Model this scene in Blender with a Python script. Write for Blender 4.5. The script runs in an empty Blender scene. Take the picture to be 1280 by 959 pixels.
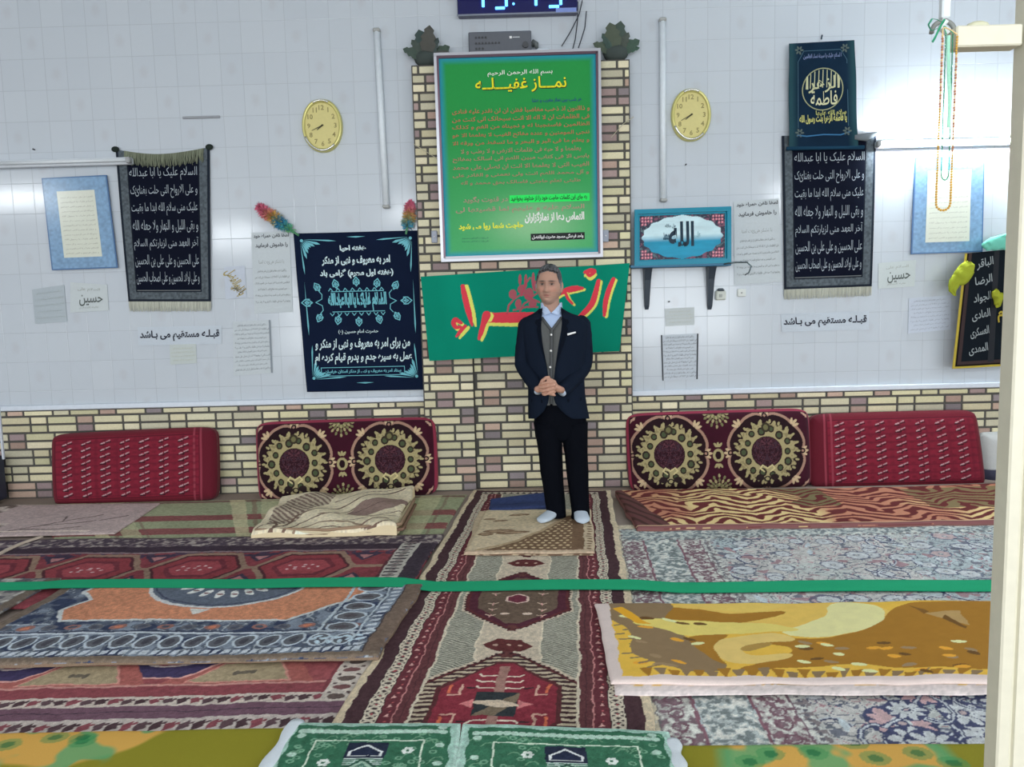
import bpy, math, random
import numpy as np
from mathutils import Vector, Matrix
from mathutils.geometry import tessellate_polygon

# ------------------------------------------------------------------ camera, world, lights, exposure
SC = bpy.context.scene
ROOT = SC.collection
CAM_H = 1.42; DIST = 5.89; FPX = 950.0
PITCH = math.atan(97 / FPX); YAW = math.radians(0.6); ROLL = math.radians(1.45)
cam_data = bpy.data.cameras.new('camera'); cam = bpy.data.objects.new('camera', cam_data); ROOT.objects.link(cam)
cam_data.sensor_width = 36.0; cam_data.lens = FPX / 1280 * 36.0; cam_data.clip_start = 0.05
M0 = Matrix.Rotation(YAW, 4, 'Z') @ Matrix.Rotation(math.radians(90) - PITCH, 4, 'X') @ Matrix.Rotation(-ROLL, 4, 'Z')
cam.matrix_world = Matrix.Translation((0, -DIST, CAM_H)) @ M0
SC.camera = cam
SC.view_settings.view_transform = 'Standard'; SC.view_settings.look = 'None'
SC.view_settings.gamma = 1.0; SC.view_settings.use_curve_mapping = False
SC.view_settings.exposure = 0.0
SC.cycles.max_bounces = 6; SC.cycles.diffuse_bounces = 3; SC.cycles.glossy_bounces = 3
SC.cycles.sample_clamp_indirect = 4.0

world = bpy.data.worlds.new('world'); SC.world = world; world.use_nodes = True
world.node_tree.nodes['Background'].inputs[0].default_value = (0.75, 0.85, 1, 1)
world.node_tree.nodes['Background'].inputs[1].default_value = 0.15

CEIL = 4.05; LZ = 3.3
# tubes near the tiled wall (tilted towards it) and tubes over the hall: x, y, z, tilt, watts
LAMPS = [(-1.7, -8.6, 3.2, 42, 56), (0.5, -8.8, 3.2, 42, 44), (5.1, -7.6, 3.2, 42, 90), (-7.3, -5.6, 3.2, 35, 60), (-6.7, -12.2, 3.2, 50, 80),
         (-1.9, -12.8, 3.2, 50, 66), (1.9, -12.4, 3.2, 50, 66)]
for lx, ly, lz, tl, pw in LAMPS:
    ld = bpy.data.lights.new('ceiling_tube_light', 'AREA'); ld.shape = 'RECTANGLE'; ld.size = 1.2; ld.size_y = 0.16
    ld.energy = pw * 0.66; ld.color = (0.90, 0.96, 1.0)
    lo = bpy.data.objects.new('ceiling_tube_light', ld); ROOT.objects.link(lo); lo.location = (lx, ly, lz); lo.rotation_euler = (math.radians(tl), 0, 0)

# low wide fill light added behind the camera to even out the tiled wall
ld = bpy.data.lights.new('low_fill_light', 'AREA'); ld.shape = 'RECTANGLE'; ld.size = 12.0; ld.size_y = 2.0; ld.energy = 660; ld.color = (0.92, 0.97, 1.0)
lo = bpy.data.objects.new('low_fill_light', ld); ROOT.objects.link(lo); lo.location = (-0.2, -14.3, 1.25); lo.rotation_euler = (math.radians(90), 0, 0)

# ------------------------------------------------------------------ pixels of the photograph to points on real planes
MI = M0.to_3x3()
def ray(px, py):
    return MI @ Vector(((px - 640) / FPX, -(py - 479.5) / FPX, -1.0))
def wp(px, py, y=0.0):
    d = ray(px, py); t = (y + DIST) / d.y
    return Vector((d.x * t, y, CAM_H + d.z * t))
def fp(px, py, z=0.0):
    d = ray(px, py); t = (z - CAM_H) / d.z
    return Vector((d.x * t, -DIST + d.y * t, z))

# ------------------------------------------------------------------ colours and materials
def lin(c):
    c = np.asarray(c, dtype=float) / 255.0
    return np.where(c <= 0.04045, c / 12.92, ((c + 0.055) / 1.055) ** 2.4)
K = 1.18
def col(r, g, b, k=None):
    return np.clip(lin((r, g, b)) * (K if k is None else k), 0, 0.92)

MATS = {}
def mat(name, rough=0.8, metal=0.0, color=None, attr=False, bump=0.0, bscale=300.0, var=0.0, spec=0.5, emit=None, estr=0.0, sheen=0.0, coat=0.0):
    if name in MATS: return MATS[name]
    m = bpy.data.materials.new(name); m.use_nodes = True; nt = m.node_tree; N = nt.nodes; L = nt.links
    b = N['Principled BSDF']; b.inputs['Roughness'].default_value = rough; b.inputs['Metallic'].default_value = metal
    b.inputs['Specular IOR Level'].default_value = spec
    if coat: b.inputs['Coat Weight'].default_value = coat; b.inputs['Coat Roughness'].default_value = 0.08
    if sheen: b.inputs['Sheen Weight'].default_value = sheen
    tc = N.new('ShaderNodeTexCoord'); ns = N.new('ShaderNodeTexNoise'); ns.inputs['Scale'].default_value = bscale; ns.inputs['Detail'].default_value = 3
    L.new(tc.outputs['Object'], ns.inputs['Vector'])
    if attr:
        a = N.new('ShaderNodeVertexColor'); a.layer_name = 'Col'; src = a.outputs['Color']
    else:
        rgb = N.new('ShaderNodeRGB'); rgb.outputs[0].default_value = (*[float(x) for x in color], 1); src = rgb.outputs[0]
    if var > 0:
        mr = N.new('ShaderNodeMapRange'); mr.inputs['From Min'].default_value = 0.3; mr.inputs['From Max'].default_value = 0.7
        mr.inputs['To Min'].default_value = 1 - var; mr.inputs['To Max'].default_value = 1 + var
        L.new(ns.outputs['Fac'], mr.inputs['Value'])
        mx = N.new('ShaderNodeVectorMath'); mx.operation = 'SCALE'; L.new(src, mx.inputs[0]); L.new(mr.outputs['Result'], mx.inputs['Scale']); src = mx.outputs[0]
    L.new(src, b.inputs['Base Color'])
    if bump > 0:
        bp = N.new('ShaderNodeBump'); bp.inputs['Strength'].default_value = bump; bp.inputs['Distance'].default_value = 0.004
        L.new(ns.outputs['Fac'], bp.inputs['Height']); L.new(bp.outputs['Normal'], b.inputs['Normal'])
    if emit is not None:
        b.inputs['Emission Color'].default_value = (*emit, 1); b.inputs['Emission Strength'].default_value = estr
    MATS[name] = m; return m

PILE = mat('rug_pile', 0.95, attr=True, bump=0.5, bscale=260, var=0.22, spec=0.1)
CLOTH = mat('woven_cloth', 0.9, attr=True, bump=0.25, bscale=420, var=0.08, spec=0.06)
PLUSH = mat('plush_cushion', 0.85, attr=True, bump=0.4, bscale=300, var=0.12, spec=0.2, sheen=0.1)
PRINT = mat('printed_sheet', 0.6, attr=True, bump=0.05, bscale=60, var=0.02, spec=0.3)
GLOSSP = mat('laminated_print', 0.18, attr=True, var=0.02, bscale=40, spec=0.5)
BRICK = mat('brick_face', 0.85, attr=True, bump=0.25, bscale=120, var=0.07, spec=0.2)
PAINT = mat('painted_surface', 0.45, attr=True, bump=0.05, bscale=30, var=0.03)
METAL = mat('shiny_metal', 0.25, metal=0.9, attr=True)

# ------------------------------------------------------------------ object helpers
def tag(o, label=None, cat=None, group=None, kind=None):
    if label: o['label'] = label
    if cat: o['category'] = cat
    if group: o['group'] = group
    if kind: o['kind'] = kind
    return o
def thing(name, loc, label, cat, group=None):
    o = bpy.data.objects.new(name, None); ROOT.objects.link(o); o.location = loc; o.empty_display_size = 0.1
    bpy.context.view_layer.update()
    return tag(o, label, cat, group)

class Acc:
    """collects vertices (world space), faces and a colour per vertex; build() links ONE mesh"""
    def __init__(s): s.V = []; s.C = []; s.L = []; s.T = []; s.n = 0
    def add(s, V, faces, C):
        V = np.asarray(V, float).reshape(-1, 3); C = np.asarray(C, float)
        if C.ndim == 1: C = np.tile(C, (len(V), 1))
        s.V.append(V); s.C.append(C)
        if isinstance(faces, np.ndarray):
            s.L.append((faces + s.n).ravel()); s.T.append(np.full(len(faces), faces.shape[1]))
        else:
            s.L.append(np.array([i for f in faces for i in f], dtype=np.int64) + s.n); s.T.append(np.array([len(f) for f in faces]))
        s.n += len(V)
    def box(s, a, b, c, bev=0.0, R=None, o=None):
        a = np.minimum(a, b) if False else np.array(a, float); b = np.array(b, float)
        lo = np.minimum(a, b); hi = np.maximum(a, b); e = min(bev, 0.49 * (hi - lo).min()) if bev else 0
        if e <= 0:
            V = [(x, y, z) for x in (lo[0], hi[0]) for y in (lo[1], hi[1]) for z in (lo[2], hi[2])]
            F = [(0, 1, 3, 2), (4, 6, 7, 5), (0, 4, 5, 1), (2, 3, 7, 6), (0, 2, 6, 4), (1, 5, 7, 3)]
        else:
            V = []; ix = {}
            for sx in (0, 1):
                for sy in (0, 1):
                    for sz in (0, 1):
                        for ax in range(3):
                            p = [(lo[0] + e, hi[0] - e)[sx], (lo[1] + e, hi[1] - e)[sy], (lo[2] + e, hi[2] - e)[sz]]
                            p[ax] = ((lo[ax]), (hi[ax]))[(sx, sy, sz)[ax]]
                            ix[(sx, sy, sz, ax)] = len(V); V.append(p)
            F = []
            for ax in range(3):
                o1, o2 = [k for k in range(3) if k != ax]
                for sd in (0, 1):
                    q = []
                    for (u, v) in ((0, 0), (1, 0), (1, 1), (0, 1)):
                        k = [0, 0, 0]; k[ax] = sd; k[o1] = u; k[o2] = v; q.append(ix[(*k, ax)])
                    F.append(tuple(q))
                    # edges
            for a1 in range(3):
                for a2 in range(a1 + 1, 3):
                    a3 = 3 - a1 - a2
                    for s1 in (0, 1):
                        for s2 in (0, 1):
                            k0 = [0, 0, 0]; k0[a1] = s1; k0[a2] = s2; k0[a3] = 0; k1 = list(k0); k1[a3] = 1
                            F.append((ix[(*k0, a1)], ix[(*k1, a1)], ix[(*k1, a2)], ix[(*k0, a2)]))
            for sx in (0, 1):
                for sy in (0, 1):
                    for sz in (0, 1): F.append((ix[(sx, sy, sz, 0)], ix[(sx, sy, sz, 1)], ix[(sx, sy, sz, 2)]))
        V = np.array(V, float)
        if R is not None:
            oo = np.array(o if o is not None else (0, 0, 0)); V = (V - oo) @ np.array(R).T + oo
        s.add(V, F, c)
    def tube(s, pts, rad, c, n=10, ell=1.0, closed=False, cap=True, up=(0, 0, 1)):
        P = np.array(pts, float); m = len(P); rad = np.broadcast_to(np.asarray(rad, float), (m,))
        T = np.gradient(P, axis=0); T /= np.linalg.norm(T, axis=1)[:, None] + 1e-12
        u = np.cross(T[0], up); 
        if np.linalg.norm(u) < 1e-3: u = np.cross(T[0], (1, 0, 0))
        u /= np.linalg.norm(u); V = []
        an = np.linspace(0, 2 * math.pi, n, endpoint=False)
        for i in range(m):
            u = u - T[i] * (u @ T[i]); u /= np.linalg.norm(u); w = np.cross(T[i], u)
            V.append(P[i] + rad[i] * (np.cos(an)[:, None] * u + ell * np.sin(an)[:, None] * w))
        V = np.concatenate(V); F = []
        for i in range(m - 1):
            for j in range(n):
                k = (j + 1) % n; F.append((i * n + j, i * n + k, (i + 1) * n + k, (i + 1) * n + j))
        if cap: F.append(tuple(range(n))[::-1]); F.append(tuple((m - 1) * n + j for j in range(n)))
        s.add(V, F, c)
    def ball(s, c0, r, c, nu=12, nv=8, R=None):
        r = np.broadcast_to(np.asarray(r, float), (3,)); V = []
        for i in range(nv + 1):
            t = math.pi * i / nv
            for j in range(nu):
                p = 2 * math.pi * j / nu; V.append((math.sin(t) * math.cos(p), math.sin(t) * math.sin(p), math.cos(t)))
        V = np.array(V) * r
        if R is not None: V = V @ np.array(R).T
        V = V + np.array(c0); F = []
        for i in range(nv):
            for j in range(nu):
                k = (j + 1) % nu; F.append((i * nu + j, (i + 1) * nu + j, (i + 1) * nu + k, i * nu + k))
        s.add(V, F, c)
    def rings(s, rings, c, capends=True, loop=True):
        n = len(rings[0]); V = np.concatenate([np.array(r, float) for r in rings]); F = []
        for i in range(len(rings) - 1):
            for j in range(n if loop else n - 1):
                k = (j + 1) % n; F.append((i * n + j, i * n + k, (i + 1) * n + k, (i + 1) * n + j))
        if capends and loop: F.append(tuple(range(n))[::-1]); F.append(tuple((len(rings) - 1) * n + j for j in range(n)))
        s.add(V, F, c)
    def build(s, name, m, parent=None, smooth=False, label=None, cat=None, group=None, kind=None, origin=True):
        V = np.concatenate(s.V); C = np.concatenate(s.C); L = np.concatenate(s.L); T = np.concatenate(s.T)
        if parent is not None: org = np.array(parent.matrix_world.translation)
        elif origin: org = np.array([(V[:, 0].min() + V[:, 0].max()) / 2, (V[:, 1].min() + V[:, 1].max()) / 2, V[:, 2].min()])
        else: org = np.zeros(3)
        me = bpy.data.meshes.new(name); me.vertices.add(len(V)); me.vertices.foreach_set('co', (V - org).astype(np.float32).ravel())
        me.loops.add(len(L)); me.loops.foreach_set('vertex_index', L.astype(np.int32))
        me.polygons.add(len(T)); st = np.concatenate([[0], np.cumsum(T)[:-1]]); me.polygons.foreach_set('loop_start', st.astype(np.int32))
        me.update(calc_edges=True); me.validate()
        me.polygons.foreach_set('use_smooth', np.full(len(me.polygons), bool(smooth)))
        at = me.color_attributes.new('Col', 'FLOAT_COLOR', 'POINT')
        at.data.foreach_set('color', np.concatenate([C, np.ones((len(C), 1))], 1).astype(np.float32).ravel())
        me.materials.append(m)
        o = bpy.data.objects.new(name, me); ROOT.objects.link(o)
        if parent is not None: o.parent = parent
        else: o.location = org
        return tag(o, label, cat, group, kind)

# ------------------------------------------------------------------ noise
def _hash(ix, iy, seed):
    h = (ix * 374761393 + iy * 668265263 + seed * 974634777) & 0xFFFFFFFF
    h = ((h ^ (h >> 13)) * 1274126177) & 0xFFFFFFFF
    return ((h ^ (h >> 16)) & 0xFFFFFF) / float(0xFFFFFF)
def noise(x, y, seed=0):
    xi = np.floor(x).astype(np.int64); yi = np.floor(y).astype(np.int64); fx = x - xi; fy = y - yi
    fx = fx * fx * (3 - 2 * fx); fy = fy * fy * (3 - 2 * fy)
    a = _hash(xi, yi, seed); b = _hash(xi + 1, yi, seed); c = _hash(xi, yi + 1, seed); d = _hash(xi + 1, yi + 1, seed)
    return (a + (b - a) * fx) * (1 - fy) + (c + (d - c) * fx) * fy
def fbm(x, y, seed=0, o=3):
    r = 0; a = 0.5; t = 0
    for i in range(o): r = r + a * noise(x, y, seed + i); t += a; x = x * 2.03 + 7.1; y = y * 2.03 + 3.7; a *= 0.5
    return r / t

# ------------------------------------------------------------------ a woven or printed pattern on a fine grid
class Canvas:
    def __init__(s, w, h, res, base, k=None):
        s.w, s.h = w, h; s.nx = int(round(w / res)) + 1; s.ny = int(round(h / res)) + 1
        s.X, s.Y = np.meshgrid(np.linspace(0, w, s.nx), np.linspace(0, h, s.ny))
        s.k = K if k is None else k
        s.C = np.empty((s.ny, s.nx, 3)); s.C[:] = col(*base, s.k)
    def c(s, c): return col(*c, s.k)
    def sl(s, x0, x1, y0, y1):
        p_ = getattr(s, 'pad', 0.0); x0 -= p_; x1 += p_; y0 -= p_; y1 += p_
        a = max(0, int(x0 / s.w * (s.nx - 1)) - 1); b = min(s.nx, max(0, int(x1 / s.w * (s.nx - 1)) + 3))
        c = max(0, int(y0 / s.h * (s.ny - 1)) - 1); d = min(s.ny, max(0, int(y1 / s.h * (s.ny - 1)) + 3))
        return (slice(c, max(c, d)), slice(a, max(a, b)))
    def fill(s, mask, c, a=1.0): s.C[mask] = s.C[mask] * (1 - a) + s.c(c) * a
    def rect(s, x0, y0, x1, y1, c, a=1.0):
        q = s.sl(x0, x1, y0, y1); X, Y = s.X[q], s.Y[q]; m = (X >= x0) & (X <= x1) & (Y >= y0) & (Y <= y1)
        s.C[q][m] = s.C[q][m] * (1 - a) + s.c(c) * a
    def ell(s, x, y, rx, ry, c, a=1.0, rot=0.0, inner=0.0):
        R = max(rx, ry); q = s.sl(x - R, x + R, y - R, y + R); X, Y = s.X[q] - x, s.Y[q] - y
        cr, sr = math.cos(rot), math.sin(rot); d = np.hypot((X * cr + Y * sr) / rx, (-X * sr + Y * cr) / ry); m = (d <= 1) & (d >= inner)
        s.C[q][m] = s.C[q][m] * (1 - a) + s.c(c) * a
    def poly(s, P, c, a=1.0):
        P = np.array(P, float); q = s.sl(P[:, 0].min(), P[:, 0].max(), P[:, 1].min(), P[:, 1].max()); X, Y = s.X[q], s.Y[q]
        m = np.zeros(X.shape, bool); n = len(P)
        for i in range(n):
            x1, y1 = P[i]; x2, y2 = P[(i + 1) % n]
            if y1 == y2: continue
            m ^= ((Y > min(y1, y2)) & (Y <= max(y1, y2)) & (X < (x2 - x1) * (Y - y1) / (y2 - y1) + x1))
        s.C[q][m] = s.C[q][m] * (1 - a) + s.c(c) * a
    def line(s, P, w, c, a=1.0, closed=False):
        P = [tuple(p) for p in P]
        if closed: P = P + [P[0]]
        for (x1, y1), (x2, y2) in zip(P[:-1], P[1:]):
            q = s.sl(min(x1, x2) - w, max(x1, x2) + w, min(y1, y2) - w, max(y1, y2) + w); X, Y = s.X[q], s.Y[q]
            dx, dy = x2 - x1, y2 - y1; l2 = dx * dx + dy * dy + 1e-12
            t = np.clip(((X - x1) * dx + (Y - y1) * dy) / l2, 0, 1); m = np.hypot(X - x1 - t * dx, Y - y1 - t * dy) <= w / 2
            s.C[q][m] = s.C[q][m] * (1 - a) + s.c(c) * a
    def speckle(s, amt, sc=200.0, seed=3):
        s.C *= (1 + amt * (fbm(s.X * sc, s.Y * sc, seed, 2) - 0.5) * 2)[..., None]

def bil(TL, TR, BR, BL, w, h):
    A = [np.array(p, float) for p in (TL, TR, BR, BL)]
    nrm = np.cross(A[1] - A[0], A[3] - A[0]); nrm = nrm / np.linalg.norm(nrm); nrm = -nrm
    def P(u, v, d=0.0):
        a = (np.asarray(u, float) / w)[..., None]; b = (np.asarray(v, float) / h)[..., None]
        q = (A[3] * (1 - a) + A[2] * a) * (1 - b) + (A[0] * (1 - a) + A[1] * a) * b
        return q + nrm * np.asarray(d, float)[..., None]
    P.n = nrm; return P

def sheet(acc, cv, P, thick, disp=None, sidecol=None, back=None):
    """grid with the canvas colours, sides and a back: a closed slab of cloth"""
    ny, nx = cv.ny, cv.nx
    D = np.zeros_like(cv.X) if disp is None else disp(cv.X, cv.Y)
    V = P(cv.X, cv.Y, D + thick).reshape(-1, 3); idx = np.arange(ny * nx).reshape(ny, nx)
    F = np.stack([idx[:-1, :-1], idx[:-1, 1:], idx[1:, 1:], idx[1:, :-1]], -1).reshape(-1, 4)
    acc.add(V, F, cv.C.reshape(-1, 3))
    b = np.concatenate([idx[0, :], idx[1:, -1], idx[-1, :-1][::-1], idx[1:-1, 0][::-1]]); n = len(b)
    Xb = cv.X.reshape(-1)[b]; Yb = cv.Y.reshape(-1)[b]
    lo = P(Xb, Yb, np.zeros(n) if back is None else back(Xb, Yb)); hi = V[b]
    c = cv.C.reshape(-1, 3)[b] if sidecol is None else np.tile(cv.c(sidecol), (n, 1))
    j = np.arange(n); k = (j + 1) % n
    acc.add(np.concatenate([hi, lo]), np.stack([j, j + n, k + n, k], -1), np.concatenate([c, c]))
    if ny * nx < 100000:
        Vb = P(cv.X, cv.Y, np.zeros_like(cv.X) if back is None else back(cv.X, cv.Y)).reshape(-1, 3); acc.add(Vb, F[:, ::-1], cv.C.reshape(-1, 3) if sidecol is None else cv.c(sidecol))
    else: acc.add(lo, [tuple(range(n))[::-1]], c)

# ------------------------------------------------------------------ Arabic and Persian writing
FORMS = {}
def _f(ch, iso, dual=True):
    FORMS[ch] = (iso, iso + 1, iso + 2, iso + 3) if dual else (iso, iso + 1, None, None)
for ch, iso, dual in (('ا', 0xFE8D, 0), ('ب', 0xFE8F, 1), ('ة', 0xFE93, 0), ('ت', 0xFE95, 1), ('ث', 0xFE99, 1), ('ج', 0xFE9D, 1), ('ح', 0xFEA1, 1), ('خ', 0xFEA5, 1),
                      ('د', 0xFEA9, 0), ('ذ', 0xFEAB, 0), ('ر', 0xFEAD, 0), ('ز', 0xFEAF, 0), ('س', 0xFEB1, 1), ('ش', 0xFEB5, 1), ('ص', 0xFEB9, 1), ('ض', 0xFEBD, 1),
                      ('ط', 0xFEC1, 1), ('ظ', 0xFEC5, 1), ('ع', 0xFEC9, 1), ('غ', 0xFECD, 1), ('ف', 0xFED1, 1), ('ق', 0xFED5, 1), ('ل', 0xFEDD, 1), ('م', 0xFEE1, 1),
                      ('ن', 0xFEE5, 1), ('ه', 0xFEE9, 1), ('و', 0xFEED, 0), ('پ', 0xFB56, 1), ('چ', 0xFB7A, 1), ('ک', 0xFB8E, 1), ('گ', 0xFB92, 1), ('ی', 0xFBFC, 1),
                      ('آ', 0xFE81, 0), ('ي', 0xFEF1, 1)):
    _f(ch, iso, bool(dual))
def shape(sn):
    out = []; n = len(sn); i = 0; prev = False
    while i < n:
        ch = sn[i]
        if ch == 'ـ': out.append(ch); prev = True; i += 1; continue
        if ch not in FORMS:
            out.append({'(': ')', ')': '('}.get(ch, ch)); prev = False; i += 1; continue
        if ch == 'ل' and i + 1 < n and sn[i + 1] == 'ا':
            out.append(chr(0xFEFC if prev else 0xFEFB)); prev = False; i += 2; continue
        f = FORMS[ch]; nxt = i + 1 < n and (sn[i + 1] in FORMS or sn[i + 1] == 'ـ') and f[2] is not None
        out.append(chr(f[3] if prev and nxt else f[1] if prev else f[2] if nxt else f[0]))
        prev = f[2] is not None and nxt; i += 1
    return ''.join(out[::-1])
_tc = {}
def glyphs(s, bold=0.0, arabic=True, shear=0.0):
    key = (s, bold, shear)
    if key in _tc: return _tc[key]
    cu = bpy.data.curves.new('text', 'FONT'); cu.body = shape(s) if arabic else s; cu.resolution_u = 2; cu.offset = bold; cu.shear = shear; cu.fill_mode = 'FRONT' if hasattr(cu, 'fill_mode') else cu.fill_mode
    ob = bpy.data.objects.new('text', cu); ROOT.objects.link(ob); bpy.context.view_layer.update()
    me = bpy.data.meshes.new_from_object(ob.evaluated_get(bpy.context.evaluated_depsgraph_get()))
    V = np.zeros(len(me.vertices) * 3); me.vertices.foreach_get('co', V); V = V.reshape(-1, 3)[:, :2]
    F = [tuple(p.vertices) for p in me.polygons]
    bpy.data.objects.remove(ob); bpy.data.curves.remove(cu); bpy.data.meshes.remove(me)
    _tc[key] = (V, F); return V, F

class Panel:
    """flat or gently curved hanging with printing laid on it; (u right, v up) in metres"""
    def __init__(s, P, w, h, k=None): s.acc = Acc(); s.P = P; s.w = w; s.h = h; s.k = K if k is None else k
    def c(s, c): return col(*c, s.k)
    def raw(s, V2, F, c, d):
        V2 = np.asarray(V2, float)
        s.acc.add(s.P(V2[:, 0], V2[:, 1], np.full(len(V2), d)), F, s.c(c))
    def text(s, t, u, v, w=None, h=None, c=(255, 255, 255), bold=0.0, d=0.003, arabic=True, shear=0.0, rot=0.0):
        V, F = glyphs(t, bold, arabic, shear)
        lo, hi = V.min(0), V.max(0); sz = hi - lo; V = V - (lo + hi) / 2
        if w is None: f = (h / sz[1],) * 2
        elif h is None: f = (w / sz[0],) * 2
        else: f = (w / sz[0], h / sz[1])
        V = V * f
        if rot: cr, sr = math.cos(rot), math.sin(rot); V = V @ np.array([[cr, sr], [-sr, cr]])
        s.raw(V + (u, v), F, c, d)
    def poly(s, P, c, d=0.0015):
        tri = tessellate_polygon([[Vector((p[0], p[1], 0)) for p in P]])
        a = np.array(P); F = []
        for t in tri:
            x = a[list(t)]; cr = (x[1, 0] - x[0, 0]) * (x[2, 1] - x[0, 1]) - (x[1, 1] - x[0, 1]) * (x[2, 0] - x[0, 0])
            F.append(tuple(t) if cr > 0 else tuple(t)[::-1])
        s.raw(P, F, c, d)
    def rect(s, x0, y0, x1, y1, c, d=0.0015): s.raw([(x0, y0), (x1, y0), (x1, y1), (x0, y1)], [(0, 1, 2, 3)], c, d)
    def line(s, P, w, c, d=0.002, closed=False):
        P = [np.array(p, float) for p in P]
        if closed: P.append(P[0])
        for a, b in zip(P[:-1], P[1:]):
            t = b - a; l = np.linalg.norm(t)
            if l < 1e-6: continue
            t /= l; n = np.array((-t[1], t[0])) * w / 2; e = t * w * 0.3
            s.raw([a - n - e, b - n + e, b + n + e, a + n - e], [(0, 1, 2, 3)], c, d)
    def ell(s, x, y, rx, ry, c, d=0.002, n=20, inner=0.0, rot=0.0):
        t = np.linspace(0, 2 * math.pi, n, endpoint=False); q = np.stack([rx * np.cos(t), ry * np.sin(t)], 1)
        cr, sr = math.cos(rot), math.sin(rot); R = np.array([[cr, sr], [-sr, cr]]); o = q @ R + (x, y)
        if inner: i = (q * inner) @ R + (x, y); s.raw(np.concatenate([o, i]), [(j, (j + 1) % n, n + (j + 1) % n, n + j) for j in range(n)], c, d)
        else: s.raw(o, [tuple(range(n))], c, d)

def quad_panel(px, y, w=None, k=None, base=(240, 240, 240), thick=0.002, res=0.02, wave=None, ys=None, cvfn=None, sidecol=None):
    """hanging on the wall plane from its four corners TL TR BR BL"""
    ys = ys or (y, y, y, y); c4 = [wp(p[0], p[1], yy) for p, yy in zip(px, ys)]
    W = ((c4[1] - c4[0]).length + (c4[2] - c4[3]).length) / 2; H = ((c4[3] - c4[0]).length + (c4[2] - c4[1]).length) / 2
    P0 = bil(*c4, W, H)
    P = P0 if wave is None else (lambda u, v, d=0.0: P0(u, v, np.asarray(d) + wave(np.asarray(u) / W, np.asarray(v) / H)))
    pn = Panel(P, W, H, k); cv = Canvas(W, H, res, base, k)
    if cvfn: cvfn(cv)
    sheet(pn.acc, cv, P, thick, sidecol=sidecol)
    P1 = P; pn.P = lambda u, v, d=0.0: P1(u, v, np.asarray(d) + thick)
    pn.c4 = c4
    return pn
# ================================================================== THE ROOM
XL = wp(-7, 560).x; XW = -9.6; XR = 6.4; YB = -14.5
DADO = 0.5 * (wp(320, 503).z + wp(1000, 489).z)          # top of the brick dado
TW, TH = 0.1655, 0.2275                                   # wall tiles

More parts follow.
